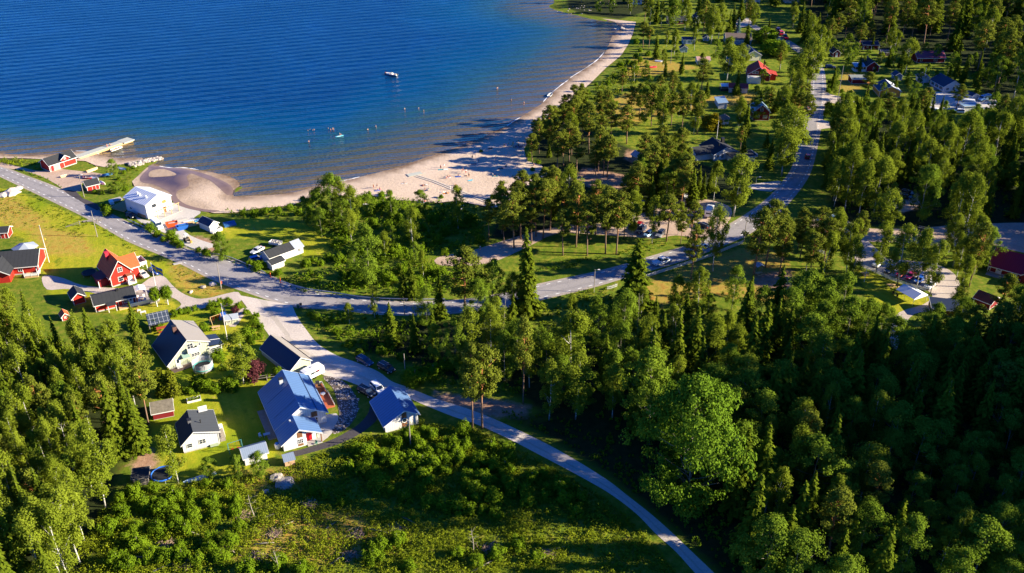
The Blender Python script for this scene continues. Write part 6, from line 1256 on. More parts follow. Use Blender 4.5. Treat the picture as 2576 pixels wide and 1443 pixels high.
def marker(ox, oy, lb): t = thing('road_marker', lb, 'marker post', W(ox, oy)); MB().lathe([(.12, 0), (.12, 1.7), (.1, 1.75)], 8).build('post', plain('marker_red', (.6, .05, .02), .5), t); MB().lathe([(.13, 1.2), (.13, 1.45)], 8).build('band', plain('marker_orange', (.7, .25, .05), .5), t)
marker(681, 698, 'red marker post at the end of the guard rail'); marker(706, 712, 'red marker post where the second guard rail starts')
def picket(label, pts, hh=1.05):
    P = [Vector((*p, 0)) for p in smooth(P2(pts), 4, False)]; t = thing('picket_fence', label, 'fence', P[0]); o = P[0]; b = MB(); pk = MB(); acc = 0
    for a, c in zip(P, P[1:]):
        for z in (.3, .8): b.bar((a-o)+Vector((0, 0, z)), (c-o)+Vector((0, 0, z)), .05, .1)
        Ls = (c-a).length; n_ = max(1, int(Ls/.2))
        for i in range(n_): q = a.lerp(c, i/n_)-o; pk.box(q.x-.055, q.y-.03, .1, q.x+.055, q.y+.03, hh)
        acc += Ls
        if acc > 2.6: acc = 0; q = c-o; MB().box(q.x-.07, q.y-.07, 0, q.x+.07, q.y+.07, hh+.1).build('post', WHITE, t)
    b.build('rails', WHITE, t); pk.build('pickets', WHITE, t); return t
picket('long white picket fence below the pickup road', [(1624, 699), (1680, 681), (1740, 662), (1790, 645), (1830, 628), (1868, 613)]); picket('white picket fence in front of the parked car row', [(2172, 675), (2200, 686), (2240, 704), (2290, 722), (2330, 733)]); picket('short stub of white fence behind the dark spruce', [(1527, 729), (1540, 726), (1553, 721)])
picket('white fence beside the pine shaded yard', [(2044, 628), (2060, 634), (2075, 642)])
t = thing('log_fence', 'wooden rail fence on the upper yellow lawn', 'fence', W(165, 570)); p0, p1, p2 = W(165, 572), W(256, 561), W(322, 552); o = W(165, 570); b = MB()
for k, (ox, oy) in enumerate(((201, 567), (245, 560))): q = W(ox, oy)-o; MB().box(q.x-.09, q.y-.09, 0, q.x+.09, q.y+.09, 1.5).build('post', OLDWOOD, t)
b.bar(p0-o+Vector((0, 0, .2)), W(201, 567)-o+Vector((0, 0, 1.3)), .1).bar(W(201, 567)-o+Vector((0, 0, 1.3)), W(245, 560)-o+Vector((0, 0, 1.4)), .1).bar(p0-o+Vector((0, 0, .1)), W(201, 567)-o+Vector((0, 0, .7)), .08); b.build('rail', OLDWOOD, t)
stack('footbridge', 'grey plank footbridge over the roadside ditch', 232, 556, 12, [('planks', OLDWOOD, (-2.6, -.5, .05, 2.6, .5, .2))], 'footbridge'); stack('culvert_slab', 'pale concrete slab beside the roadside ditch', 447, 663, 30, [('slab', CONCRETE, (-1.2, -.5, 0, 1.2, .5, .15))], 'slab')
t = thing('life_buoy_post', 'red-white lifebuoy hanging on the junction pole', 'lifebuoy', W(557, 722)); MB().tube([(.2, -.35*math.cos(a), 1.4+.35*math.sin(a)) for a in [2*PI*i/14 for i in range(15)]], .09, 6).build('ring', plain('buoy_orange', (.7, .12, .04), .5), t); MB().box(-.05, -.05, 0, .05, .05, 1.8).build('post', WHITE, t)
t = thing('direction_sign', 'small white direction sign at the junction', 'sign', W(574, 720)); MB().tube([(0, 0, 0), (0, 0, 2.3)], .05, 6).build('post', STEEL, t); MB().box(-.8, -.03, 2.0, .4, .03, 2.3).build('board', WHITE, t)
for ox, oy, lb in ((750, 776, 'dark green wheelie bin at the gravel junction'), (757, 773, 'brown wheelie bin beside the green one'), (1360, 595, 'green bin standing in the shaded beach sand')):
    if ox == 1360: ox, oy = 1361, 499
    t = thing('wheelie_bin', lb, 'bin', W(ox, oy), .3); m_ = plain('bin_green', (.02, .1, .06), .5) if 'green' in lb.split()[0:2] or 'green bin' in lb else BROWNB; MB().add([(-.25, -.28, 0), (.25, -.28, 0), (.25, .28, 0), (-.25, .28, 0), (-.32, -.38, 1.05), (.32, -.38, 1.05), (.32, .38, 1.05), (-.32, .38, 1.05)], [(3, 2, 1, 0), (4, 5, 6, 7), (0, 1, 5, 4), (1, 2, 6, 5), (2, 3, 7, 6), (3, 0, 4, 7)]).build('body', m_, t); MB().box(-.35, -.42, 1.05, .35, .42, 1.12).build('lid', m_, t)
# picnic table with shelter, lawn furniture, toys
def picnic(label, ox, oy, ang, shelter=False):
    t = thing('picnic_table', label, 'picnic table', W(ox, oy), R(ang)); MB().box(-1, -.4, .7, 1, .4, .76).build('table_top', TIMBER, t)
    for s in (-1, 1): MB().box(-1, s*.85-.15, .42, 1, s*.85+.15, .47).build('seat', TIMBER, t); MB().bar((s*.7, -.9, .4), (s*.7, .9, .4), .08).bar((s*.7, -.6, 0), (s*.7, -.2, .7), .08).bar((s*.7, .6, 0), (s*.7, .2, .7), .08).build('leg', TIMBER, t)
picnic('light wooden picnic table under the pines', 1909, 692, 30); t = thing('information_roof', 'small blue-grey roofed shelter behind the picnic table', 'shelter', W(1909, 683), .3); MB().prism([(-1.3, 2.0), (0, 2.5), (1.3, 2.0), (0, 2.6)], -1.1, 1.1, 'y').build('roof', ROOF_GREY, t)
for x in (-.9, .9): MB().box(x-.06, -.06, 0, x+.06, .06, 2.1).build('post', OLDWOOD, t)
picnic('white bench table on the green house lawn', 544, 828, 20); picnic('picnic table on the tent lawn', 2242, 722, 10); picnic('dark garden table beside the party tent', 2268, 729, -20); picnic('wooden table set on the shaded tent lawn', 2176, 692, 5)
for ox, oy, lb in ((2246, 741, 'dark upturned garden chair left of the party tent'), (2256, 748, 'dark garden chair nearest the party tent')): chair(lb, W(ox, oy), 1.0, BLACKM)
t = thing('planter_box', 'white raised planter filled with green plants', 'planter', W(488, 1007), R(24)); b = MB(); b.box(-1.5, -.75, 0, 1.5, -.68, .5).box(-1.5, .68, 0, 1.5, .75, .5).box(-1.5, -.675, 0, -1.43, .675, .5).box(1.43, -.675, 0, 1.5, .675, .5); b.build('box', WHITE, t)
rs_ = np.random.default_rng(4); C_ = rs_.uniform((-1.35, -.6, .4), (1.35, .6, .75), (160, 3)); link('plants', leafmesh('plants', quads(C_, unit(rs_.normal(size=(160, 3))+np.array([0, 0, 1])), .14, .1, rs_), rs_.random(160), LM['bush']), t)
def swingset(label, ox, oy, ang, m_):
    t = thing('swing_set', label, 'swing set', W(ox, oy), R(ang)); b = MB()
    for x in (-1.4, 1.4): b.bar((x, -.9, 0), (x, 0, 2.2), .08).bar((x, .9, 0), (x, 0, 2.2), .08)
    b.bar((-1.5, 0, 2.2), (1.5, 0, 2.2), .08); b.build('frame', m_, t)
    for x in (-.6, .6): MB().bar((x-.2, 0, .5), (x-.2, 0, 2.2), .02).bar((x+.2, 0, .5), (x+.2, 0, 2.2), .02).box(x-.25, -.12, .45, x+.25, .12, .5).build('seat', plain('marker_red', (.6, .05, .02)), t)
swingset('teal swing frame beside the white shed shadow', 593, 1132, 30, plain('teal_steel', (.06, .2, .2), .5)); swingset('wooden swing set with red seats under the flagpole', 545, 812, 40, TIMBER)
t = thing('play_tent', 'blue play tent beside the wooden swing set', 'tent', W(563, 800), .5); MB().prism([(-1.1, 0), (1.1, 0), (.5, 1.4), (-.5, 1.4)], -.8, .8, 'y').build('cloth', plain('blue_tent_cloth', (.02, .10, .4), .8), t)
table('glass garden table on the shaded lawn by the blue roofed house', W(672, 1098), .4, STEEL); chair('white round chair beside the glass garden table', W(655, 1099), 2.4, WHITE)
chair('green sun chair on the asphalt drive', W(795, 1118), 1.2, plain('green_plastic', (.06, .2, .14), .5)); table('white garden table behind the red cottage', W(361, 790), .5, WHITE); chair('white garden chair left of the cottage table', W(340, 797), .6, WHITE)
table('white stand table beside the red cottage steps', W(351, 786), .5, WHITE, 'garden_table', .9, .7)
person('sit', 'person in a red dress seated beside the red cottage', 346, 783, 1.2, 'red', 'red', 1)
t = thing('rain_barrel', 'white round tank at the corner of the blue roofed house', 'tank', W(699, 1127)); MB().lathe([(.5, 0), (.6, .3), (.6, 1.0), (.45, 1.2)], 14).build('barrel', WHITE, t); MB().lathe([(.46, 1.205), (.46, 1.26)], 14).build('lid', plain('blue_plastic', (.05, .2, .5), .4), t)
t = thing('drying_frame', 'grey horizontal frame along the hedge of the green house', 'frame', W(672, 955), R(14)); MB().box(-2.7, -.5, .9, 2.7, -.42, 1.0).box(-2.7, .42, .9, 2.7, .5, 1.0).build('rail', OLDWOOD, t)
for x in (-2.6, 0, 2.6): MB().box(x-.06, -.5, 0, x+.06, .5, .9).build('leg', OLDWOOD, t)
t = thing('upturned_boat', 'long pale blue upturned canoe at the clearing edge', 'boat', W(503, 1203), R(24)); b = MB(); loft(b, [[(x, -w_, 0), (x, -w_*.8, .35*w_+.12), (x, 0, .5*w_+.25), (x, w_*.8, .35*w_+.12), (x, w_, 0)] for x, w_ in ((-3.2, .06), (-2.4, .42), (0, .6), (2.4, .42), (3.2, .06))]); b.build('hull', plain('pale_blue_hull', (.42, .58, .68), .4), t); MB().bar((-3.1, 0, .3), (3.1, 0, .56), .05).build('keel', WHITE, t)
# ------------------------------------------------------------------ shore: jetty, boats, rocks
a, b_ = W(192, 398, 0), W(312, 357, 0); g = math.atan2(b_.y-a.y, b_.x-a.x); Lj = (b_-a).length; t = thing('jetty', 'long pale wooden jetty reaching out from the boathouse', 'jetty', a, g); JW = plain('pale_jetty_wood', (.40, .41, .36), .85, .2, .15)
MB().box(0, -1.6, .25, Lj-1.5, 1.6, .5).build('deck', JW, t); MB().box(Lj-1.48, -2.4, .25, Lj+3.0, 2.0, .55).build('head', JW, t); MB().box(.5, -1.66, -.8, Lj+2.8, -1.605, .45).build('side_beam', TIMBER, t)
for k in range(7):
    for s in (-1.4, 1.4): MB().tube([(Lj*k/6.5+1, s, -3), (Lj*k/6.5+1, s, .24)], .13, 6).build('pile', OLDWOOD, t)
def boat(label, p, ang, L_, hullm, deckm, name='rowing_boat', up=False, motor=False, cabin=False):
    t = thing(name, label, 'boat', p, ang); w_ = L_*.18; b = MB(); xs = [-.5, -.3, 0, .28, .43, .5]; ws = [.8, .95, 1, .8, .4, .06]
    o = [[(x*L_, -k*w_, .55+.12*(x > .2)), (x*L_, -k*w_*.85, .2), (x*L_, 0, -.1), (x*L_, k*w_*.85, .2), (x*L_, k*w_, .55+.12*(x > .2))] for x, k in zip(xs, ws)]
    n_ = 5; vs = [q for r_ in o for q in r_]; fs = [(i*n_+k, i*n_+k+1, (i+1)*n_+k+1, (i+1)*n_+k) for i in range(5) for k in range(4)]+[(0, 1, 2, 3, 4)]; b.add(vs, fs)
    if up: b.v = [(x, y, .6-z) for x, y, z in b.v]
    hb_ = b.build('hull', hullm, t)
    if up: MB().bar((-.45*L_, 0, .72), (.48*L_, 0, .72), .06).build('keel', deckm, t); return t
    MB().add([(x*L_, s*k*w_*.86, .3) for x, k in zip(xs, ws) for s in (-1, 1)], [(2*i, 2*i+1, 2*i+3, 2*i+2) for i in range(5)]).build('floor', deckm, t)
    rm = MB()
    for s in (-1, 1): rm.tube([(x*L_, s*k*w_, .58+.12*(x > .2)) for x, k in zip(xs, ws)], .05, 5)
    rm.build('gunwale', deckm if not cabin else WHITE, t)
    if not cabin:
        for x in (-.25, .05, .28): MB().box(x*L_-.12, -w_*.8, .42, x*L_+.12, w_*.8, .47).build('thwart', TIMBER, t)
    else:
        MB().add([(.12*L_, -w_*.85, .62), (.12*L_, w_*.85, .62), (.44*L_, w_*.3, .72), (.5*L_, 0, .74), (.44*L_, -w_*.3, .72)], [(0, 1, 2, 3, 4)]).build('foredeck', WHITE, t); MB().box(-.1*L_, -.5, .3, .02*L_, .5, 1.0).build('console', WHITE, t); MB().add([(.03*L_, -.7, .8), (.03*L_, .7, .8), (-.03*L_, .6, 1.5), (-.03*L_, -.6, 1.5)], [(0, 1, 2, 3)]).build('windscreen', GLASS, t); MB().box(-.42*L_, -w_*.7, .3, -.3*L_, w_*.7, .6).build('seat', plain('cream_seat', (.6, .5, .35)), t)
    if motor: MB().box(-.56*L_, -.2, .2, -.5*L_, .2, 1.1).build('outboard_motor', BLACKM, t)
    return t
HO = plain('tan_hull', (.62, .40, .22), .5); HW = plain('white_hull', (.78, .78, .75), .4); HR = plain('red_hull', (.55, .03, .04), .5)
boat('white motorboat anchored alone on the blue lake', W(985, 189, -.3)+Vector((0, 0, .1)), R(152), 6.2, HW, plain('tan_deck', (.55, .42, .28)), 'motor_boat', False, True, True)
boat('white open boat moored alongside the jetty head', W(293, 377, -.3)+Vector((0, 0, .08)), g+.05, 5.2, HW, plain('brown_deck', (.35, .16, .08)), 'moored_boat', False, True)
boat('grey-blue boat drawn up at the far beach waterline', W(1384, 241, -.2), R(70), 4.6, plain('grey_blue_hull', (.3, .38, .45)), WHITE, 'beached_boat')
boat('upturned orange-tan boat on the grass behind the boathouse', W(232, 429), R(56), 4.4, HO, TIMBER, 'upturned_boat', True); boat('red and white boat beside the small red shed roof', W(220, 449), R(-15), 3.6, HR, WHITE, 'rowing_boat'); boat('white boat beside the red and white one', W(239, 450), R(-25), 3.8, HW, WHITE, 'upturned_boat', True); boat('white upturned boat behind the bright tree', W(308, 426), R(-30), 3.8, HW, WHITE, 'upturned_boat', True); boat('slender white canoe leaning by the small red shed', W(259, 462), R(-45), 3.2, HW, WHITE, 'upturned_boat', True); boat('small orange boat lying on the sandy yard', W(161, 445), R(40), 2.2, HO, WHITE, 'upturned_boat', True); boat('dark blue covered boat in the tree shadow', W(270, 441), R(30), 3.4, plain('blue_tarp', (.03, .12, .3)), plain('blue_tarp', (.03, .12, .3)), 'upturned_boat', True)
boat('white upturned boat on the dry lawn near the far beach', W(1657, 155), R(-20), 3.6, HW, WHITE, 'upturned_boat', True); boat('red canoe in the grass behind the dune bushes', W(1643, 170), R(10), 3.6, HR, WHITE, 'upturned_boat', True)
t = thing('mooring_buoy', 'orange-red ball buoy beside the anchored motorboat', 'buoy', W(970, 186, -.3)); MB().lathe([(.05, -.2), (.45, .05), (.55, .35), (.4, .7), (.08, .85)], 12).build('ball', plain('buoy_orange', (.7, .12, .04), .5), t, True)
t = thing('paddle_board', 'turquoise paddle board under a kneeling rider', 'paddle board', W(854, 343, -.3)+Vector((0, 0, .05)), R(35)); b = MB(); loft(b, [[(x, -w2, 0), (x, -w2, .12), (x, w2, .12), (x, w2, 0)] for x, w2 in ((-1.7, .1), (-1.2, .36), (0, .42), (1.2, .34), (1.75, .06))]); b.build('board', plain('turquoise_foam', (.15, .55, .62), .4), t); MB().box(-.9, -.25, .125, .5, .25, .14).build('deck_pad', WHITE, t)
ROCKP = []
ROCKM = [granular('rock_'+k, a_, c_, 1.6, .8) for k, a_, c_ in (('pale', (.38, .32, .28), (.58, .51, .45)), ('grey', (.24, .21, .19), (.42, .37, .33)))]
for k in range(4):
    bm = bmesh.new(); bmesh.ops.create_icosphere(bm, subdivisions=2, radius=1)
    for v in bm.verts: v.co *= 1+random.uniform(-.22, .22); v.co.z *= .62
    me = bpy.data.meshes.new('boulder'); bm.to_mesh(me); bm.free(); me.materials.append(ROCKM[k % 2]); ROCKP.append(me)
def rock(p, r, label, group=None, z=0):
    o = link('boulder', ROCKP[random.randrange(4)]); o.location = (p.x, p.y, float(hz([p.x], [p.y])[0])+z); o.scale = (r*random.uniform(.8, 1.3), r*random.uniform(.8, 1.3), r); o.rotation_euler = (random.uniform(-.3, .3), random.uniform(-.3, .3), random.random()*6); return tag(o, label, 'boulder', group)
ax0, ax1 = W(326, 417), W(405, 396)
for k in range(120):
    u = random.random(); p = ax0.lerp(ax1, u); d = (ax1-ax0).normalized(); nn = Vector((-d.y, d.x, 0)); q = random.uniform(-1, 1); p = p+nn*q*(2.6-1.2*u); rock(p, random.uniform(.3, .75), 'pale boulder piled in the breakwater', 'boulders of the breakwater', .25*(1-abs(q))+.1)
for ox, oy, r_, lb in ((1566, 71, 1.6, 'large pale boulder at the far sand point'), (1545, 72, 1.3, 'round boulder standing in shallow water'), (1555, 73, .9, 'small boulder between two larger shore boulders'), (30, 486, 2.6, 'big flat rock outcrop on the yellow hillside'), (45, 475, 1.8, 'grey rock above the flat outcrop on the hillside'), (8, 492, 2.0, 'grey rock at the left edge of the hillside'), (695, 1200, 1.6, 'tan flat boulder below the wooden shed'), (714, 1216, 1.9, 'pale cracked boulder in the sunny clearing'), (668, 1236, .8, 'small round pale stone in the clearing'), (1190, 980, 1.2, 'grey stone at the forest track edge'), (510, 722, .9, 'stone among rusty flowers near the junction'), (535, 715, 1.2, 'flat grey rock on the rusty mound'), (480, 735, .7, 'small stone on the rusty mound edge')): rock(W(ox, oy), r_, lb, None, -.15*r_)
for k in range(26): p = W(1405+random.uniform(-28, 90), 20+random.uniform(-6, 14)); rock(p, random.uniform(.3, .6), 'dark shore stone at the far point', 'shore stones at the far point', -.1)
for k in range(14): p = W(1530+k*4.2, 84+random.uniform(-1, 1)); rock(p, random.uniform(.4, .8), 'stone in the row running into the far water', 'stone row in the far shallows', -.1)
for k in range(60):                                   # loose larger stones of the crescent bed
    a = random.random(); p = W(845+50*math.sin(a*PI)+random.uniform(-16, 10), 955+125*a); rock(p, random.uniform(.14, .32), 'loose stone in the crescent bed', 'loose stones of the crescent bed', .05)
t = thing('boardwalk', 'pale wooden boardwalk crossing the beach sand', 'boardwalk', W(1134, 475)); o = t.location.copy()
BW = plain('silver_boards', (.50, .44, .37), .85)
for off in (-.55, .55):
    b = MB(); P = [W(*q) for q in ((1047, 443), (1090, 456), (1132, 473), (1180, 491), (1240, 514), (1300, 541), (1312, 548))]
    for a, c in zip(P, P[1:]):
        d = (c-a).normalized(); nn = Vector((-d.y, d.x, 0))*off; b.bar(a-o+nn+Vector((0, 0, .1)), c-o+nn+Vector((0, 0, .1)), .5, .08)
    b.build('plank_run', BW, t)
b = MB(); q = W(1043, 439)-o; M_ = Matrix.Translation(q) @ Matrix.Rotation(R(28), 4, 'Z'); b.box(-2.6, -1.2, .1, 2.6, 1.2, .22, 0, M_); b.build('landing', JW, t)
pole('white short post beside the boardwalk', 1133, 477, 1133, 467, .1, 0, 0, WHITE, 'marker_post', 'post')
# ------------------------------------------------------------------ people on the beach and in the water
def zx(x, y): return 837+x*.25, 257.6+y*.25
def towel(x, y, c, ang, label, group=None):
    p = W(*zx(x, y)); zz = float(hz([p.x], [p.y])[0])+.05; o = MB().box(-.95, -.45, 0, .95, .45, .03).build('beach_towel', CL[c]); o.location = (p.x, p.y, zz); o.rotation_euler.z = ang; return tag(o, label, 'towel', group)
PEO = [(412, 870, 'stand', 'red', 'orange', 'in an orange top beside the nearest towels'), (448, 858, 'stand', 'navy', None, 'bare-chested standing behind the leftmost sunbathers'), (475, 880, 'sit', 'pink', 'pink', 'in pink sitting beside the leftmost group'), (450, 885, 'lie', 'blue', None, 'lying on the leftmost blue towel'),
 (925, 835, 'lie', 'black', None, 'lying on the upper white towel mid beach'), (905, 840, 'lie', 'red', None, 'lying at the left of the upper white towel'), (930, 885, 'sit', 'navy', None, 'sitting on the lower navy towel mid beach'), (965, 875, 'sit', 'teal', 'white', 'sitting upright next to the lower navy towel'), (1088, 675, 'stand', 'black', 'red', 'standing before a turquoise towel near the water'), (1121, 660, 'stand', 'white', 'white', 'in white standing near the waterline platform'),
 (1300, 712, 'stand', 'navy', None, 'bare-chested at the left of the standing trio'), (1312, 702, 'stand', 'red', None, 'in the middle of the standing trio'), (1341, 722, 'stand', 'red', 'white', 'in red shorts right of the standing trio'), (1372, 755, 'stand', 'black', None, 'standing alone beside the shade edge'), (1262, 742, 'sit', 'blue', 'navy', 'sitting on a blue towel left of the trio'), (1345, 742, 'lie', 'black', None, 'lying in front of the standing trio'),
 (1140, 765, 'sit', 'red', 'white', 'sitting at the left of the busy white towel'), (1160, 752, 'sit', 'pink', None, 'sitting in the busy white towel group'), (1180, 755, 'sit', 'blue', 'red', 'sitting at the right of the busy white towel'), (1232, 838, 'sit', 'red', None, 'sitting low near the boardwalk shade'), (1470, 610, 'stand', 'red', 'red', 'in red standing in the sunlit gap'), (1405, 575, 'walk', 'navy', 'black', 'walking through the tree shade near the water'), (1640, 585, 'stand', 'white', 'pink', 'beside the lone green tuft on the sand'),
 (1610, 735, 'sit', 'teal', 'white', 'sitting on the right sunlit strip'), (1635, 738, 'lie', 'black', None, 'lying on the right sunlit strip'), (1745, 650, 'sit', 'black', 'navy', 'sitting in the wide blue shade'), (1700, 665, 'lie', 'navy', None, 'lying in the wide blue shade'), (2022, 635, 'sit', 'navy', 'navy', 'in dark clothes at the pine edge'), (2355, 740, 'walk', 'red', 'red', 'in a red dress walking under the pines'),
 (340, 1010, 'lie', 'red', None, 'lying on the towel near the left bushes'), (320, 1020, 'sit', 'black', None, 'sitting on the towel near the left bushes'), (675, 1085, 'sit', 'blue', 'white', 'sitting on a blue blanket at the bush edge'), (905, 1000, 'sit', 'navy', None, 'sitting on the turquoise mat below mid beach'), (925, 1003, 'sit', 'red', 'red', 'in red beside the turquoise mat'), (950, 990, 'stand', 'white', 'grey', 'standing beside the turquoise mat'), (1120, 1035, 'sit', 'white', 'grey', 'sitting by the grass tuft at the dune'),
 (1110, 905, 'lie', 'white', None, 'lying on the white towels near the boardwalk'), (1150, 915, 'lie', 'orange', None, 'lying on the orange towel near the boardwalk'), (720, 815, 'lie', 'grey', None, 'lying alone near the left waterline'), (1850, 450, 'sit', 'blue', 'blue', None), (1870, 440, 'sit', 'navy', 'navy', None), (1890, 452, 'sit', 'black', 'blue', None), (1908, 445, 'sit', 'navy', 'blue', None), (1875, 458, 'sit', 'navy', 'navy', None), (1925, 435, 'stand', 'navy', 'blue', None), (1952, 425, 'stand', 'navy', 'navy', None), (1840, 455, 'sit', 'blue', 'navy', None), (1815, 435, 'stand', 'yellow', 'green', 'in yellow-green left of the shaded group'),
 (1725, 445, 'sit', 'navy', 'yellow', 'in a yellow top left of the shaded group'), (1740, 442, 'sit', 'blue', 'blue', 'in blue next to the yellow top'), (2300, 150, 'lie', 'blue', None, 'lying on a blue towel on the upper beach'), (2432, 75, 'sit', 'red', None, 'sitting in the sun on the upper beach'), (2478, 35, 'stand', 'pink', 'red', 'standing at the top of the visible sand'), (2470, 40, 'stand', 'black', None, 'beside another at the top of the visible sand'), (2405, 137, 'lie', 'orange', None, 'lying alone right of the blue towel'), (2190, 212, 'sit', 'blue', None, 'sitting by the dune pines edge')]
for i, (x, y, ps, sh_, tp_, lb) in enumerate(PEO):
    ox, oy = zx(x, y); g_ = 'people seated in the shaded group on the beach'
    person(ps, ('person '+lb) if lb else 'person in dark clothes in the shaded beach group', ox, oy, RNG.random()*6.28, sh_, tp_, i, None, .05 if ps == 'stand' or ps == 'walk' else .07, RNG.uniform(.92, 1.05), None if lb else g_)
for x, y, c, a, lb in ((450, 888, 'blue', .4, 'blue towel under the leftmost sunbather'), (925, 833, 'white', .2, 'white towel of the upper mid beach pair'), (930, 890, 'navy', .5, 'navy towel of the lower mid beach pair'), (1088, 678, 'teal', .1, 'turquoise towel near the water'), (1130, 676, 'white', .3, 'white towel beside the turquoise one'), (1262, 748, 'blue', .3, 'blue towel left of the standing trio'), (1160, 758, 'white', .2, 'white towel of the busy group'), (1385, 785, 'cyan', .6, 'light blue blanket at the shade edge'), (1420, 622, 'navy', .1, 'dark towel beside the person in red'), (1110, 905, 'white', .2, 'left white towel near the boardwalk'), (1140, 915, 'orange', .3, 'orange towel near the boardwalk'), (885, 1005, 'cyan', .2, 'turquoise mat below mid beach'), (920, 1006, 'white', .3, 'white towel beside the turquoise mat'), (335, 1025, 'white', .2, 'white towel near the left bushes'), (660, 1085, 'blue', 1.2, 'blue blanket at the bush edge'), (1290, 1040, 'white', .2, 'upper white sheet on the lower sand'), (1275, 1072, 'white', .4, 'lower white sheet on the lower sand'), (1585, 465, 'black', .6, 'dark towel in the shade near the water'), (1635, 742, 'teal', .2, 'teal towel on the right sunlit strip'), (1690, 668, 'navy', .3, 'navy towel in the wide shade'), (2300, 152, 'blue', .7, 'blue towel on the upper beach'), (720, 815, 'white', .3, 'pale towel near the left waterline'), (1880, 450, 'blue', .3, 'blue blanket under the shaded group')): towel(x, y, c, a, lb)
def wade(ox, oy, depth, label, sh_='navy', grp=None): p = W(ox, oy, -.3); person('wade', label, face=RNG.random()*6, shorts=sh_, hair=int(RNG.integers(3)), loc=Vector((p.x, p.y, -.3-depth)), group=grp)
def zw(x, y): return 772.9+x*.225, 161+y*.225
for x, y, d, lb in ((235, 722, 1.2, 'person swimming at the left of the bathing trio'), (262, 745, .8, 'bather in front of the deep water trio'), (285, 738, .8, 'bather in the middle of the deep water trio'), (296, 733, .9, 'bather at the right of the deep water trio'), (62, 742, 1.25, 'swimmer left in the pair near the dark water'), (78, 738, 1.25, 'swimmer right in the pair near the dark water'), (30, 735, 1.35, 'swimmer behind the pair near the dark water'), (8, 747, 1.35, 'swimmer farthest left in the lake'), (18, 883, .6, 'person wading alone in the brown shallows at left'), (677, 742, .9, 'wading child left of a taller bather'), (769, 718, .5, 'tall bather right of the wading child'), (1090, 508, 1.0, 'person far out in front of the deep blue'), (1245, 492, 1.35, 'lone head of a swimmer far out'), (1303, 548, .35, 'person standing ankle deep in the middle shallows'), (2118, 285, .7, 'left one of the far bathing couple'), (2128, 283, .6, 'right one of the far bathing couple'), (2278, 410, .8, 'person splashing in the right shallows'), (2422, 455, .3, 'person wading beside the right beach')): wade(*zw(x, y), d, lb)
p = W(855, 341, -.3); person('sit', 'person kneeling on the turquoise paddle board', face=.6, shorts='navy', loc=Vector((p.x, p.y, -.12)))
p = W(277, 370, 0); person('sit', 'person in dark clothes sitting on the jetty', face=.9, shorts='navy', top='black', loc=Vector((p.x, p.y, .55))); p = W(270, 372, 0); person('sit', 'bare-chested person sitting on the jetty edge', face=2, shorts='red', loc=Vector((p.x, p.y, .55)))
person('walk', 'person in a blue shirt walking on the sandy track', 1208, 631, 2.6, 'navy', 'cyan', 1); person('stand', 'person in black beside the dark station wagon', 1738, 573, .6, 'black', 'black', 2)
# ------------------------------------------------------------------ trees that stand out
tb('spruce', 1327, 790, 1329, 570, 'tallest lone spruce standing at the shaded road edge', .95)
tt('pine', 1165, 624, 20, 'rust-gold pine with dense crown above the road', 1.25)
tb('aspen', 930, 720, 928, 562, 'tall grey-green tree with twin trunks behind the guard rail', .95)
tb('birch', 1040, 633, 1027, 520, 'birch with long bare white trunk over the creek thicket', .9)
tb('spruce', 1016, 751, 1013, 656, 'left spruce of the pair behind the guard rail', .9); tb('spruce', 1042, 752, 1040, 653, 'right spruce of the pair behind the guard rail', 1.1)
tb('birch', 943, 800, 940, 714, 'slim birch below the road curve', .9); tb('birch', 880, 815, 875, 760, 'small birch left below the road curve', 1.0)
tb('spruce', 986, 870, 974, 758, 'broad spruce leftmost in the row below the road', 1.25); tb('spruce', 1043, 885, 1034, 788, 'slim spruce second in the row below the road', .95); tb('spruce', 1092, 890, 1079, 774, 'third spruce in the row below the road', .9)
tt('aspen', 1092, 812, 11, 'leafy tree in front of the third row spruce', .8); tt('aspen', 1141, 792, 15, 'bright green slender tree below the road', .75); tt('birch', 1178, 768, 17, 'birch left of the twin white stems below the road'); tt('birch', 1232, 764, 17, 'birch with twin white stems below the road', .9)
tt('aspen', 1238, 650, 16, 'grey-green tree in front of the tall lone spruce', .85); tt('birch', 1288, 680, 12, 'small birch left of the tall lone spruce'); tb('spruce', 1285, 850, 1282, 736, 'black-green spruce in the shade below the road'); tt('aspen', 1200, 700, 14, 'tree between the rust-gold pine and the road', .9); tt('spruce', 1100, 690, 13, 'dark spruce left of the rust-gold pine'); tt('aspen', 1070, 720, 12, 'tree left of the rust-gold pine', .8)
tb('pine', 1316, 1016, 1322, 797, 'tall pine with slim red trunk at the track edge', .62); tb('pine', 1189, 1081, 1193, 866, 'left pine of the pair beside the gravel lane', .72); tb('pine', 1213, 1077, 1226, 870, 'curved right pine of the pair beside the gravel lane', .9)
tt('birch', 1444, 783, 21, 'large sunlit birch in the middle wood', 1.25); tt('birch', 1455, 880, 18, 'birch directly below the large sunlit one', 1.2); tt('birch', 1385, 902, 16, 'dim birch left of the sunlit pair'); tt('aspen', 1572, 727, 17, 'round pale tree below the dark spruce', .85); tt('aspen', 1569, 815, 15, 'smaller round pale tree under the dark spruce', .75)
tt('spruce', 1528, 836, 15, 'spruce between birch and round pale trees'); tt('spruce', 1650, 842, 21, 'spruce tip rising behind the big leafy tree'); tt('aspen', 1648, 876, 20, 'big leafy tree left above the broad aspen', 1.0); tt('spruce', 1619, 898, 19, 'yellow-tipped spruce beside the big leafy tree')
tb('roundtree', 1728, 1285, 1724, 945, 'huge broad bright green tree beside the lane', .78)
tb('spruce', 1592, 772, 1586, 600, 'broad black-green spruce beside the white pickup', 1.65); tb('birch', 1793, 682, 1812, 514, 'tall birch beside the white SUV', .8); tb('pine', 1738, 702, 1748, 568, 'dark pine left of the white SUV', .95)
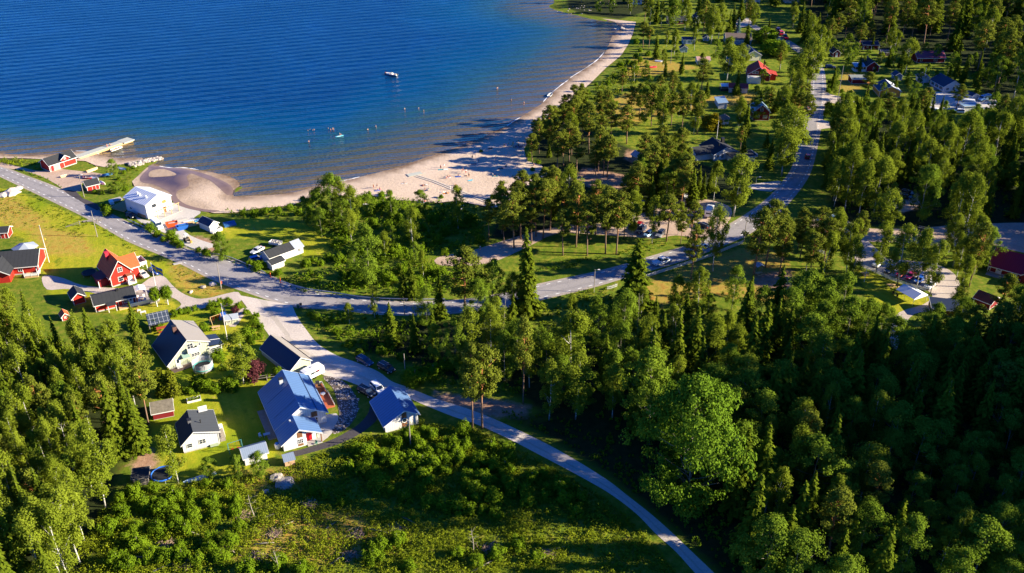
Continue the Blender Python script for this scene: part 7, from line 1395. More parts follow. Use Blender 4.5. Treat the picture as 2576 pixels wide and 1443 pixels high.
tb('pine', 1925, 672, 1957, 502, 'right pine of the pair beyond the fence end', .95); tb('pine', 1895, 695, 1926, 522, 'left pine of the pair beyond the fence end', .95); tb('pine', 1960, 690, 1990, 560, 'pine right of the pair beyond the fence end'); tb('pine', 2070, 672, 2092, 550, 'broad pine at the parking ground edge', 1.25); tb('pine', 2012, 650, 2026, 546, 'pine between the fence pines and parking ground', 1.1)
tb('birch', 2140, 710, 2164, 589, 'birch left of the bare flagpole', .95); tb('birch', 2203, 688, 2222, 553, 'tall birch over the white parked car', .9); tb('birch', 2257, 716, 2290, 562, 'broad birch over the parked car row', 1.35); tb('birch', 2306, 722, 2342, 573, 'birch above the crimson car', 1.05); tb('birch', 2340, 741, 2374, 600, 'birch at the lower fence end', 1.0); tb('birch', 2391, 602, 2416, 433, 'left leaning birch with white trunk at the parking ground', 1.0); tb('birch', 2418, 612, 2458, 436, 'right leaning birch with white trunk at the parking ground', 1.0); tb('birch', 2222, 612, 2252, 470, 'slim bright birch at the front of the birch wood', 1.2); tb('aspen', 2312, 557, 2334, 412, 'round bright crown behind the forest clearing', .9); tb('birch', 2160, 545, 2180, 400, 'tall sunlit birch at the left front of the birch wood', 1.1); tb('birch', 2125, 530, 2140, 380, 'leftmost sunlit birch of the birch wood', 1.2); tb('birch', 2450, 690, 2470, 600, 'slim birch between yard and lodge', 1.0)
tb('pine', 2437, 722, 2466, 560, 'tall pine before the dark red lodge', .9)
for ox, oy, h_, w_ in ((2035, 680, 19, 1.0), (2090, 702, 18, .95), (2135, 688, 18, .9), (2150, 742, 17, 1), (2190, 748, 15, .95), (2235, 762, 13, .9), (2000, 722, 17, .9), (2075, 760, 16, 1.0)): tt('aspen', ox, oy, h_, 'broad sunlit tree in the big leafy stand left of the party tent', w_, 'leafy stand beside the party tent')
tt('aspen', 1855, 668, 13, 'loose pale tree below the long picket fence', .8); tt('birch', 1770, 672, 17, 'birch below the long picket fence'); tt('spruce', 1890, 690, 13, 'spruce below the picnic table'); tt('birch', 1715, 690, 14, 'dim birch in the yard below the fence')
tt('aspen', 2365, 762, 11, 'pale tree below the gravel yard'); tt('birch', 2428, 703, 13, 'pale birch beside the rust-red hut'); tt('aspen', 2434, 748, 12, 'broad pale tree in front of the rust-red hut', 1.0); tt('pine', 2545, 690, 15, 'pine in front of the lodge porch'); tt('pine', 2527, 760, 17, 'broad pine below the lodge', 1.2); tt('spruce', 2356, 792, 16, 'spruce below the gravel yard'); tt('pine', 2468, 766, 13, 'olive pine below the rust-red hut'); tt('aspen', 2560, 810, 14, 'tree at the right edge below the lodge')
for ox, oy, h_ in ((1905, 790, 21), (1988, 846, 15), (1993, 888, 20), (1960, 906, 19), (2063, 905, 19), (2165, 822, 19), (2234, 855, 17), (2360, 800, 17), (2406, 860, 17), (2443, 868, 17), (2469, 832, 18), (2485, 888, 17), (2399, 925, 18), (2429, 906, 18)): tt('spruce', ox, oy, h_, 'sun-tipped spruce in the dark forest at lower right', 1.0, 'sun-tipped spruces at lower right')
for ox, oy, h_, w_ in ((2527, 880, 15, .9), (2565, 810, 14, .9), (2531, 990, 14, .9), (2155, 1000, 15, .9), (2457, 1084, 14, .9), (2425, 1172, 13, .8), (2541, 1195, 14, .8), (2313, 1181, 13, .9)): tt('aspen', ox, oy, h_, 'round leafy crown among the dark trees at lower right', w_, 'leafy crowns at lower right')
tt('birch', 2025, 1003, 15, 'yellow-green birch crown alone in the black forest', 1.5); tt('aspen', 2276, 1018, 16, 'broad olive crown in the middle of the black forest', 1.1); tt('birch', 1979, 1176, 15, 'small lit birch tip near the lower edge', .8); tb('birch', 1914, 1340, 1942, 1224, 'slim birch with pale stem near the lower edge', .8); tt('spruce', 2053, 1188, 16, 'spruce behind the olive pine at the lower edge'); tb('pine', 2079, 1420, 2118, 1235, 'olive pine with blue-grey trunk at the lower edge', 1.05)
# beach grove pines: (top, base)
for tx, ty, bx, by, k, w_ in ((1341, 335, 1339, 410, 'pine', 1.2), (1347, 300, 1345, 345, 'pine', 1.2), (1382, 346, 1381, 395, 'spruce', .9), (1403, 330, 1402, 428, 'pine', 1.1), (1416, 258, 1420, 351, 'pine', 1.1), (1440, 240, 1443, 345, 'pine', 1.1), (1462, 262, 1464, 360, 'pine', 1), (1481, 258, 1481, 386, 'pine', 1), (1451, 341, 1451, 434, 'pine', 1.2), (1513, 316, 1505, 432, 'pine', 1), (1542, 338, 1527, 445, 'pine', 1.15), (1526, 345, 1518, 442, 'pine', .9), (1390, 416, 1389, 500, 'pine', 1), (1347, 445, 1348, 595, 'pine', .8), (1366, 450, 1366, 600, 'pine', .9), (1301, 482, 1293, 624, 'pine', 1.1), (1422, 525, 1416, 643, 'pine', 1), (1459, 461, 1449, 622, 'pine', .9), (1486, 507, 1477, 643, 'pine', 1), (1502, 453, 1498, 590, 'pine', 1), (1540, 469, 1523, 638, 'pine', .9), (1558, 482, 1550, 640, 'pine', .95), (1418, 480, 1412, 590, 'pine', 1), (1235, 500, 1230, 600, 'pine', .9), (1270, 520, 1268, 612, 'pine', 1), (1380, 300, 1381, 378, 'pine', 1.1), (1500, 370, 1498, 440, 'pine', 1.1), (1338, 520, 1338, 612, 'pine', 1), (1575, 500, 1570, 600, 'pine', 1)):
    tb(k, bx, by, tx, ty, 'olive %s of the pine grove behind the beach' % ('pine' if k == 'pine' else 'spruce'), w_, 'trees of the beach pine grove')
tt('birch', 1440, 416, 18, 'bright birch rising among the beach pines', 1.1); tt('birch', 1601, 480, 13, 'pale birch beside the yellow car', 1.2); tt('birch', 1596, 508, 12, 'grey-green tree left of the sunlit car row', 1.1); tb('birch', 1640, 612, 1649, 492, 'slim birch in front of the black car with pale roof', .9); tb('pine', 1676, 607, 1695, 487, 'lone spreading pine beside the parking ground', 1.25)
tb('pine', 1576, 362, 1580, 264, 'lone pine on the green lawn behind the beach', 1.2)
for tx, ty, h_, k in ((1620, 397, 14, 'aspen'), (1649, 360, 17, 'pine'), (1684, 356, 17, 'pine'), (1730, 388, 17, 'pine'), (1665, 400, 15, 'spruce'), (1600, 420, 14, 'pine'), (1700, 400, 15, 'pine'), (1625, 380, 15, 'pine'), (1750, 420, 14, 'spruce'), (1680, 420, 13, 'aspen'), (1580, 440, 12, 'pine'), (1720, 430, 14, 'pine'), (1640, 440, 13, 'spruce')): tt(k, tx, ty, h_, 'tree in the dark clump left of the white angular house', 1.1, 'dark clump left of the angular house')
tb('birch', 1845, 545, 1866, 384, 'big sunlit birch in front of the angular house', 1.45); tb('birch', 1794, 508, 1799, 403, 'slim birch left of the big sunlit one', .9); tt('birch', 1998, 266, 22, 'broad birch at the left edge of the straight road', 1.6); tt('birch', 1985, 318, 18, 'lower birch at the left edge of the road bend', 1.5); tt('pine', 2040, 238, 15, 'dark pine leaning over the road', 1.3); tt('pine', 2018, 232, 14, 'dark pine behind the one over the road', 1.2)
for tx, ty, bx, by, k in ((1670, 213, 1665, 340, 'birch'), (1722, 228, 1713, 342, 'pine'), (1769, 226, 1753, 338, 'pine'), (1752, 245, 1745, 338, 'birch'), (1640, 210, 1638, 318, 'pine'), (1610, 208, 1608, 300, 'pine'), (1690, 225, 1688, 318, 'pine'), (1876, 258, 1874, 340, 'spruce'), (1590, 215, 1588, 296, 'pine'), (1862, 245, 1858, 330, 'birch'), (1625, 215, 1622, 310, 'aspen')): tb(k, bx, by, tx, ty, 'tree in the row between the two seaside lawns', 1.0, 'tree row between the seaside lawns')
tt('gold', 1793, 281, 7, 'golden yellow bushy tree beside the gazebo', 1.3); tb('pine', 1764, 230, 1771, 147, 'spreading pine on the lawn before the pinkish cabin', 1.35); tb('birch', 1828, 203, 1822, 90, 'great weeping birch beside the flagpole', 1.5); tb('birch', 1858, 200, 1868, 108, 'right half of the great birch pair', 1.3); tb('birch', 2008, 238, 2003, 118, 'left birch of the pair at the road corner', 1.35); tb('birch', 2028, 233, 2029, 84, 'right taller birch of the pair at the road corner', 1.2)
tb('spruce', 1650, 148, 1653, 82, 'dark spruce alone before the sunny lawn', 1.1); tb('spruce', 1678, 109, 1678, 78, 'small left spruce beside the veranda shed', 1.3); tb('spruce', 1694, 110, 1694, 80, 'small right spruce beside the veranda shed', 1.3); tt('pine', 1622, 54, 13, 'pine at the far sand point', 1.3); tt('pine', 1636, 66, 11, 'lower pine at the far sand point', 1.3)
for tx, ty, h_, k in ((1730, -4, 17, 'birch'), (1668, 2, 14, 'birch'), (1799, 10, 20, 'birch'), (1817, 6, 20, 'birch'), (1787, 30, 15, 'birch'), (1777, -5, 19, 'pine'), (1891, -2, 16, 'pine'), (1900, 8, 15, 'birch'), (1640, -6, 15, 'birch'), (1625, -8, 14, 'pine'), (1700, -2, 15, 'aspen'), (1840, 25, 13, 'spruce'), (1850, 10, 14, 'spruce'), (1690, -8, 16, 'birch'), (1655, -10, 15, 'spruce'), (1760, 20, 13, 'birch')): tt(k, tx, ty, h_, 'tall tree behind the far red cottages at the top edge', 1.05, 'far trees at the top edge')
tt('bluespruce', 1861, 42, 12, 'blue-grey spruce beside the far lane', 1.3); tt('ball', 1929, 75, 6.5, 'upper clipped round willow on the lawn', 1.7); tt('ball', 1951, 103, 7, 'lower clipped round willow on the lawn', 1.75)
tb('pine', 2102, 119, 2114, 32, 'left pine of the tall pair behind the red garage', 1); tb('pine', 2124, 108, 2135, 18, 'right pine of the tall pair behind the red garage', 1.05); tb('pine', 2159, 133, 2170, 58, 'pine with bent bare trunk beside the veranda cabin', 1.1); tb('birch', 2277, 186, 2283, 95, 'bright birch beside the long red lodge', 1.4); tb('pine', 2293, 100, 2302, 30, 'grey pine above the long red lodge', 1.3); tb('pine', 2338, 96, 2349, 28, 'tall pine behind the long red lodge', 1); tb('pine', 2179, 253, 2188, 181, 'pine left of the ochre house', 1.35); tt('pine', 2244, 233, 11, 'dark pine in front of the ochre house', 1.5); tt('aspen', 2309, 206, 9, 'pale tree below the little white shed'); tt('pine', 2338, 218, 10, 'pine before the paved yard', 1.3); tb('pine', 2405, 274, 2414, 211, 'pine in front of the white navy roofed house', 1.4); tt('birch', 2157, 238, 8, 'small bright birch by the side road', 1.4); tt('aspen', 2507, 231, 12, 'sunlit tree right of the blue van'); tt('aspen', 2463, 260, 10, 'sunlit tree below the motorhome'); tt('spruce', 2210, 245, 9, 'dark spruce below the ochre house', 1.2)
# village and creek trees on the left
for ox, oy, h_, w_, k in ((828, 434, 17, 1.0, 'aspen'), (880, 464, 15, 1.1, 'birch'), (855, 490, 12, .9, 'aspen'), (790, 472, 13, .9, 'aspen'), (762, 492, 10, .9, 'aspen'), (802, 520, 10, .9, 'aspen'), (850, 452, 15, 1.0, 'birch')): tt(k, ox, oy, h_, 'leafy tree in the clump where the creek meets the beach', w_, 'tree clump at the creek mouth')
tb('aspen', 560, 655, 578, 582, 'round green tree beside the mini excavator road', 1.15); tt('aspen', 540, 592, 6, 'smaller tree left of the round roadside tree', 1.2); tb('aspen', 345, 832, 345, 785, 'round dark tree behind the low red cottage', 1.3); tb('aspen', 288, 446, 287, 400, 'bright tree among the upturned boats', 1.2); tb('aspen', 297, 486, 299, 455, 'round shrubby tree behind the small red shed', 1.5); tb('aspen', 281, 482, 283, 462, 'low round tree touching the small red shed', 1.7)
tb('birch', 612, 966, 607, 836, 'weeping birch with white trunk in the green house garden', 1.35); tb('purple', 640, 948, 648, 893, 'purple-leaved ornamental tree beside the green garage', .9); tb('thuja', 412, 992, 414, 932, 'left columnar thuja of the garden pair', 1.0); tb('thuja', 439, 993, 436, 934, 'right columnar thuja of the garden pair', 1.0)
tb('birch', 449, 1215, 424, 1066, 'leaning birch with white trunk before the white cottage', 1.0); tb('aspen', 600, 1205, 592, 1144, 'slender young tree before the white shed', .9); tb('aspen', 655, 1198, 655, 1138, 'bushy young tree hiding the white shed corner', 1.25); tb('aspen', 528, 1200, 525, 1150, 'young tree beside the teal swing frame', 1.2)
for bx, by in ((396, 771), (423, 766)):
    b = W(bx, by); t = tree('ball', b.x, b.y, 3.6, ('left' if bx == 396 else 'right')+' clipped ball tree on white stem before the red cottage', None, .72)
    MB().tube([(0, 0, 0), (0, 0, 2.6/1.38*1.3)], .13, 7).build('white_stem', WHITE, t)
    for c_ in t.children:
        if c_.name.startswith('crown'): c_.location.z = 1.25
tb('pine', 374, 1068, 352, 902, 'tall pine with orange trunk at the forest edge', .85); tb('pine', 372, 968, 358, 832, 'upper pine beside the pale green house', .9); tb('spruce', 302, 1147, 240, 955, 'grey-trunked spruce at the left forest edge', 1.0); tb('spruce', 351, 1142, 320, 980, 'spruce with broad lower branches at the forest edge', 1.1); tb('spruce', 330, 1100, 300, 930, 'spruce behind the forest edge pair', 1); tb('birch', 265, 1276, 205, 1060, 'long white-stemmed birch leaning out of the left forest', .95); tb('birch', 203, 1420, 145, 1210, 'white-stemmed birch nearest the lower left corner', .95); tb('birch', 165, 1400, 95, 1215, 'second white birch stem in the lower left corner', .95); tb('birch', 150, 1445, 60, 1240, 'birch at the lower edge in the left corner', 1)
tt('spruce', 322, 722+35, 14, 'spruce tip rising before the low red cottage', .9); tt('spruce', 210, 775, 16, 'spruce rising before the red playhouse', 1.05); tt('birch', 270, 800, 15, 'birch crown below the low red cottage', 1.1); tt('birch', 300, 850, 14, 'birch crown beside the upper pine', 1.1)
# ------------------------------------------------------------------ forests, filled tree by tree
LB = lambda where: ({k: f'{nm} in the {where}' for k, nm in (('birch', 'birch'), ('spruce', 'spruce'), ('pine', 'pine'), ('aspen', 'leafy tree'))}, {k: f'{nm} of the {where}' for k, nm in (('birch', 'birches'), ('spruce', 'spruces'), ('pine', 'pines'), ('aspen', 'leafy trees'))})
l, g_ = LB('dense sunlit forest at the lower left corner')
fill([(-110, 815), (30, 850), (110, 880), (150, 920), (230, 925), (300, 950), (340, 985), (350, 1050), (335, 1120), (295, 1140), (262, 1250), (205, 1400), (170, 1560), (-190, 1560)], dict(birch=6, spruce=3, pine=1, aspen=1.6), 125, 2.9, dict(birch=(15, 20), spruce=(14, 20), pine=(15, 18), aspen=(10, 15)), l, g_, False, 12000, (.6, .95))
l, g_ = LB('dark wood right of the gravel lane')
fill([(1230, 840), (1320, 870), (1480, 870), (1640, 930), (1600, 1010), (1540, 1090), (1400, 1060), (1340, 1000), (1250, 950)], dict(birch=4, spruce=1.2, aspen=5), 26, 5.5, dict(birch=(13, 18), spruce=(11, 15), aspen=(8, 14)), l, g_)
fill([(930, 870), (1100, 890), (1230, 880), (1230, 930), (1080, 920)], dict(birch=2, aspen=4), 9, 5.5, (5, 8), l, g_)
l, g_ = LB('shadowy forest filling the lower right')
fill([(1500, 1080), (1560, 1110), (1640, 1170), (1700, 1220), (1790, 1265), (1840, 1340), (1890, 1440), (1950, 1560), (2950, 1560), (2800, 850), (2520, 850), (2420, 860), (2330, 880), (2210, 900), (2160, 850), (2000, 800), (1900, 840), (1760, 900), (1640, 960), (1520, 1020)], dict(birch=3.2, spruce=3.2, pine=.7, aspen=5), 170, 4.5, dict(birch=(12, 17), spruce=(15, 21), pine=(14, 18), aspen=(11, 17)), l, g_)
l, g_ = LB('mixed wood between parking ground and village')
fill([(2088, 345), (2130, 330), (2200, 325), (2300, 330), (2400, 340), (2500, 330), (2720, 340), (2720, 545), (2440, 560), (2330, 558), (2320, 520), (2310, 475), (2250, 475), (2246, 540), (2150, 548), (2100, 530), (2085, 440)], dict(birch=4.5, spruce=4.5, pine=.6, aspen=1.6), 125, 4.6, dict(birch=(15, 21), spruce=(11, 16), pine=(14, 17), aspen=(10, 15)), l, g_)
fill([(2083, 335), (2130, 332), (2135, 540), (2098, 530), (2078, 440)], dict(birch=4, spruce=3, aspen=1), 22, 3.4, dict(birch=(14, 19), spruce=(12, 17), aspen=(9, 13)), l, g_)
l, g_ = LB('far forest at the upper right corner')
fill([(1985, 30), (2090, 60), (2110, 95), (2200, 105), (2290, 120), (2400, 130), (2450, 175), (2510, 250), (2576, 300), (2760, 330), (2900, -40), (2400, -70), (1960, -60)], dict(birch=3, spruce=3.4, pine=3.4, aspen=2.2), 265, 5.0, dict(birch=(18, 23), spruce=(20, 27), pine=(20, 26), aspen=(13, 18)), l, g_)
l, g_ = LB('village gardens on the upper right')
fill([(2120, 270), (2180, 275), (2300, 285), (2500, 290), (2560, 310), (2500, 320), (2200, 318), (2130, 300)], dict(birch=2, spruce=5, pine=2, aspen=3), 34, 4.2, dict(birch=(9, 13), spruce=(8, 12), pine=(9, 13), aspen=(7, 10)), l, g_)
fill([(1900, 160), (1990, 170), (2035, 260), (2000, 330), (1960, 420), (1900, 440), (1880, 350), (1960, 250)], dict(birch=3, spruce=2, pine=2, aspen=2), 16, 5, dict(birch=(11, 16), spruce=(9, 13), pine=(10, 15), aspen=(7, 11)), l, g_)
fill([(2130, 140), (2290, 150), (2300, 200), (2240, 195), (2140, 170)], dict(birch=3, spruce=2, aspen=3), 9, 5, (5, 9), l, g_)
fill([(1620, 40), (1760, 45), (1860, 60), (1900, 30), (1990, 55), (1960, -30), (1620, -40)], dict(birch=3, spruce=4, pine=2), 30, 6, dict(birch=(15, 20), spruce=(15, 21), pine=(17, 22)), l, g_)
# beyond the right edge, so that the light reaching the wood is right
# on the rise beyond the right edge, so that the light reaching the wood is right
l, g_ = LB('shadowy forest filling the lower right')
fill([(112, 85), (118, 130), (132, 190), (172, 190), (172, 85)], dict(spruce=3, aspen=4), 95, 5.0, dict(spruce=(16, 21), aspen=(13, 17)), l, g_, True)
fill([(165, 236), (175, 285), (215, 285), (205, 236)], dict(spruce=3, aspen=3), 28, 5.5, (16, 20), l, g_, True)
# groves, yards and gardens
l, g_ = LB('pine grove behind the beach')
fill([(1345, 350), (1350, 415), (1400, 440), (1450, 400), (1530, 395), (1560, 340), (1480, 290), (1430, 295)], dict(pine=5, spruce=1, birch=.6), 17, 3.6, dict(pine=(12, 17), spruce=(7, 12), birch=(11, 15)), l, g_)
fill([(1270, 545), (1240, 600), (1330, 605), (1480, 600), (1590, 575), (1610, 540), (1480, 530), (1380, 520)], dict(pine=5, birch=1.4, spruce=.6), 20, 4.0, dict(pine=(13, 18), spruce=(8, 12), birch=(11, 15)), l, g_)
fill([(1600, 440), (1620, 500), (1720, 490), (1760, 450), (1700, 400), (1640, 400)], dict(pine=4, spruce=2, birch=1), 14, 3.8, dict(pine=(13, 17), spruce=(9, 13), birch=(11, 15)), l, g_)
l, g_ = LB('dim yard between the road and the dark forest')
fill([(1400, 790), (1480, 800), (1640, 790), (1800, 740), (1880, 745), (1800, 800), (1640, 830), (1450, 830)], dict(birch=3, aspen=4, spruce=3), 12, 4.6, (5, 8.5), l, g_)
fill([(1400, 830), (1640, 820), (1820, 800), (1760, 850), (1640, 900), (1450, 880)], dict(birch=4, aspen=4, spruce=3), 16, 4.6, dict(birch=(10, 14), aspen=(9, 13), spruce=(10, 14)), l, g_)
l, g_ = LB('village gardens on the upper right')
fill([(1840, 240), (1960, 215), (2015, 250), (1995, 330), (1900, 350), (1850, 330)], dict(birch=3, spruce=2, pine=2, aspen=2), 13, 4.5, dict(birch=(12, 17), spruce=(9, 13), pine=(11, 15), aspen=(8, 12)), l, g_)
fill([(2080, 130), (2140, 120), (2160, 165), (2120, 200), (2080, 165)], dict(aspen=2, pine=1), 5, 5, (5, 9), l, g_)
fill([(2220, 150), (2300, 165), (2460, 165), (2480, 220), (2420, 225), (2350, 190), (2240, 185)], dict(birch=3, spruce=3, aspen=3), 16, 5, dict(birch=(8, 13), spruce=(8, 13), aspen=(6, 9)), l, g_)
fill([(1640, 240), (1800, 250), (1830, 300), (1760, 340), (1620, 320)], dict(birch=2, pine=3), 5, 8, (12, 15), l, g_)
fill([(1990, 60), (2090, 110), (2110, 135), (2060, 150), (2010, 110)], dict(birch=2, spruce=3, pine=2), 12, 5, (12, 18), l, g_)
l, g_ = LB('creek hollow beside the road')
fill([(890, 530), (1180, 530), (1220, 590), (1090, 640), (1080, 720), (880, 725), (850, 640)], dict(birch=3, aspen=3), 12, 7, (7, 11), l, g_)
fill([(1430, -25), (1625, -20), (1620, 15), (1575, 45), (1500, 34), (1440, 18)], dict(pine=3, birch=3, aspen=2), 22, 4.5, dict(pine=(9, 14), birch=(9, 14), aspen=(5, 9)), *LB('wooded shore at the far point'))
l, g_ = LB('gardens between the village houses')
fill([(1600, 200), (1640, 100), (1760, 60), (1900, 60), (1990, 100), (2035, 150), (2035, 320), (1960, 420), (1860, 430), (1740, 350), (1580, 340), (1500, 280)], dict(birch=3, aspen=4, pine=2, spruce=1.5), 26, 7, dict(birch=(8, 15), spruce=(7, 12), pine=(9, 15), aspen=(5, 10)), l, g_)
fill([(2075, 120), (2200, 110), (2300, 135), (2440, 160), (2500, 240), (2440, 250), (2300, 250), (2140, 262), (2080, 230)], dict(birch=3, aspen=4, pine=2, spruce=2), 34, 5.5, dict(birch=(7, 13), spruce=(7, 12), pine=(8, 14), aspen=(4, 9)), l, g_)
l, g_ = LB('wood around the beach parking ground')
fill([(1600, 470), (1760, 465), (1800, 500), (1725, 503), (1640, 515), (1600, 540)], dict(pine=4, spruce=2, birch=1), 13, 3.6, dict(pine=(12, 17), spruce=(9, 13), birch=(11, 15)), l, g_)
fill([(1700, 585), (1760, 590), (1740, 612), (1690, 620)], dict(birch=2, pine=2), 3, 4, (9, 13), l, g_)
fill([(1960, 620), (2150, 620), (2170, 690), (2040, 720), (1960, 700)], dict(pine=4, birch=2), 12, 5, (12, 16), l, g_)
fill([(2380, 630), (2450, 630), (2480, 660), (2470, 770), (2420, 770)], dict(birch=4, aspen=2), 8, 4, (10, 14), l, g_)
# ------------------------------------------------------------------ bushes
def bushes(lab, grp, pts, kind='bush'):
    for q in pts:
        p = W(q[0], q[1]); tree(kind, p.x, p.y, q[2]*RNG.uniform(.9, 1.1), lab, grp, q[3] if len(q) > 3 else 1.0, 'bush')
bushes('roadside bush between the road and the building yard', 'roadside bushes by the building yard', [(272, 540, 3.5), (262, 528, 2.5), (380, 582, 3.6), (395, 595, 2.6), (430, 600, 4.2), (442, 614, 3), (412, 606, 2.2), (455, 622, 2.6), (520, 642, 2.5), (500, 634, 1.8), (340, 562, 1.6), (358, 570, 1.6)])
bushes('low bush among the boats near the breakwater', 'bushes near the breakwater', [(312, 436, 1.6), (322, 428, 1.5), (335, 424, 1.4), (300, 452, 1.5), (316, 478, 2), (240, 486, 1.8), (258, 488, 1.6), (345, 412, 1.2)])
bushes('bush beside the long white garage', 'bushes at the white garage', [(628, 668, 2.2), (648, 680, 3), (662, 676, 2.6), (700, 692, 2.2), (770, 670, 3), (790, 660, 2.6), (806, 668, 2.6), (828, 655, 2.8), (780, 690, 2.0), (640, 664, 1.8)])
bushes('garden bush around the pale green house', 'garden bushes of the green house', [(397, 828, 3.2, 1.1), (440, 795, 2), (455, 790, 2), (472, 786, 2.2), (490, 780, 2), (545, 795, 2.6), (535, 775, 2.8), (555, 768, 3), (575, 765, 2.8), (600, 775, 2.2), (515, 830, 3), (640, 815, 3), (655, 830, 2.6), (645, 800, 2.2), (625, 850, 3.6), (638, 860, 2.6), (555, 905, 3.6), (560, 930, 2.2), (500, 975, 4.2), (520, 980, 3), (545, 985, 2.6), (570, 975, 3.6), (585, 982, 3.4), (470, 985, 1.8), (480, 990, 1.6), (675, 950, 1.8), (700, 945, 2.4), (620, 790, 2)])
bushes('red-leaved bush near the swing set', None, [(592, 785, 2.2)], 'purple')
bushes('flowering white-tipped bush at the lane edge', None, [(655, 852, 2.2)])
bushes('bush in the thicket between road and creek', 'bushes of the creek thicket', [(905, 515, 4), (925, 505, 4.5), (940, 530, 3.5), (965, 525, 4), (990, 540, 4.5), (1010, 560, 4), (1040, 545, 4.5), (980, 580, 4), (940, 570, 4), (1060, 580, 4), (1090, 560, 4), (1120, 590, 4), (1150, 570, 4.5), (1180, 560, 4), (1100, 610, 3.6), (1060, 630, 3.6), (1000, 640, 4), (960, 660, 3.6), (1010, 690, 4), (980, 710, 3.8), (900, 700, 4), (885, 720, 3.4), (870, 700, 3.4), (855, 660, 3.6), (850, 620, 4), (870, 590, 4.4), (900, 640, 5), (1080, 690, 4), (1110, 700, 4.2), (1160, 720, 4), (1210, 610, 3.4), (1050, 720, 3.6), (960, 620, 4), (1120, 640, 3)])
bushes('bush behind the beach dune', 'dune bushes behind the beach', [(775, 515, 3), (790, 505, 3), (730, 528, 2.6), (700, 534, 2.4), (670, 536, 2.2), (640, 540, 2.2), (610, 540, 2), (750, 540, 3), (980, 492, 2.2), (960, 497, 2.4), (1110, 498, 1.6), (1240, 500, 1.8), (1210, 383, 1.4), (1345, 375, 2.6), (1340, 430, 1.6), (1355, 412, 2), (1330, 395, 2)])
bushes('bush on the dune beside the far beach', 'bushes of the far dune', [(1600, 145, 3), (1580, 160, 3), (1560, 168, 3.4), (1590, 165, 3), (1610, 155, 3.2), (1570, 182, 2.6), (1600, 175, 2.8), (1545, 195, 2.2), (1500, 215, 2), (1530, 212, 2.6), (1480, 235, 2.2), (1510, 250, 3), (1540, 270, 4), (1470, 255, 3), (1440, 268, 3), (1610, 130, 2.6), (1630, 140, 3), (1600, 110, 3), (1420, 285, 3.4), (1400, 295, 3.4)])
bushes('hedge bush along the straight road', 'hedge bushes along the straight road', [(2086, 210, 2.4), (2088, 222, 2.6), (2084, 232, 2.4), (2083, 270, 3), (2092, 280, 3), (2080, 288, 3), (2096, 292, 2.6), (2118, 232, 2), (2120, 244, 2)])
bushes('bush beside the dark cars and wooden pole', 'bushes behind the dark cars', [(1045, 965, 5, 1.1), (1030, 950, 3.5), (1065, 955, 3.4), (1010, 905, 3), (960, 890, 3), (880, 870, 2.6), (905, 895, 2.2), (1090, 945, 4), (1120, 930, 4), (1150, 925, 4), (850, 840, 2.4), (800, 805, 2), (830, 815, 2.6)])
bushes('young bush in the sunny clearing at the bottom', 'bushes of the sunny clearing', [(790, 1240, 2.4), (860, 1270, 2.2), (820, 1250, 2.2), (480, 1280, 3), (440, 1260, 4), (410, 1290, 4.5), (370, 1280, 4.2), (340, 1250, 3.8), (310, 1300, 4), (280, 1340, 4), (400, 1340, 4), (350, 1380, 4), (470, 1340, 3.4), (300, 1420, 4), (420, 1410, 3.4), (960, 1385, 4), (1000, 1370, 3.4), (940, 1410, 3.4), (1030, 1430, 3), (560, 1410, 3.2), (620, 1440, 3.6), (700, 1430, 4), (760, 1440, 3.4), (1250, 1400, 3), (1300, 1380, 3), (1200, 1420, 3), (1150, 1400, 2.8), (1350, 1410, 2.8), (520, 1225, 2.2), (1000, 1120, 3), (1060, 1130, 3), (1120, 1170, 3.4), (1180, 1210, 3.4), (1080, 1220, 3), (1020, 1260, 3.2), (1150, 1270, 3.2), (1250, 1300, 3), (940, 1200, 3), (960, 1150, 2.8), (880, 1180, 2.6)])
def saplings(poly, n, dmin, hr, lab, grp, kind='bush'):
    pw = P2(poly); xs = [p[0] for p in pw]; ys = [p[1] for p in pw]; T = np.array([(t[0], t[1]) for t in TREES]); got = 0
    for x, y in zip(RNG.uniform(min(xs), max(xs), 6000), RNG.uniform(min(ys), max(ys), 6000)):
        if got >= n: break
        if not inpoly([x], [y], pw)[0] or np.min((T[:, 0]-x)**2+(T[:, 1]-y)**2) < dmin*dmin: continue
        tree(kind, x, y, RNG.uniform(*hr), lab, grp, RNG.uniform(.75, 1.05), 'bush'); T = np.vstack([T, [x, y]]); got += 1
saplings([(900, 1130), (1060, 1085), (1190, 1095), (1340, 1165), (1470, 1240), (1540, 1310), (1300, 1300), (1050, 1290), (900, 1210)], 62, 2.0, (2.6, 4.4), 'sapling in the shaded part of the clearing', 'saplings of the shaded clearing')
saplings([(280, 1250), (400, 1220), (560, 1215), (640, 1260), (560, 1420), (280, 1460)], 22, 2.4, (2.4, 4), 'young bush in the sunny clearing at the bottom', 'bushes of the sunny clearing')
for q in ((640, 1300, 5, 'bare dead sapling left in the clearing'), (1190, 1390, 6, 'bare dead birch at the lower clearing'), (700, 1440, 6, 'grey dead stem at the bottom edge'), (1695, 905, 11, 'dead bare birch beside the sunlit one'), (1600, 840, 12, 'dead grey tree between round pale trees'), (1265, 830, 9, 'dead twiggy tree below the road')): snag(*q)
def brush(ox, oy, r):
    p = W(ox, oy); t = MB()
    for k in range(46):
        a = random.random()*PI; c_ = Vector((random.gauss(0, r*.45), random.gauss(0, r*.3), .1+random.random()*.35)); d = Vector((math.cos(a), math.sin(a), random.uniform(-.2, .3)))*random.uniform(.5, 1.3); t.bar(c_-d, c_+d, random.uniform(.03, .09))
    o = t.build('brush_pile', plain('dead_brush', (.30, .21, .15), .9, .1, .4)); o.location = p; tag(o, 'brown pile of dead branches lying in the clearing', 'brush pile', 'brush piles of the clearing')
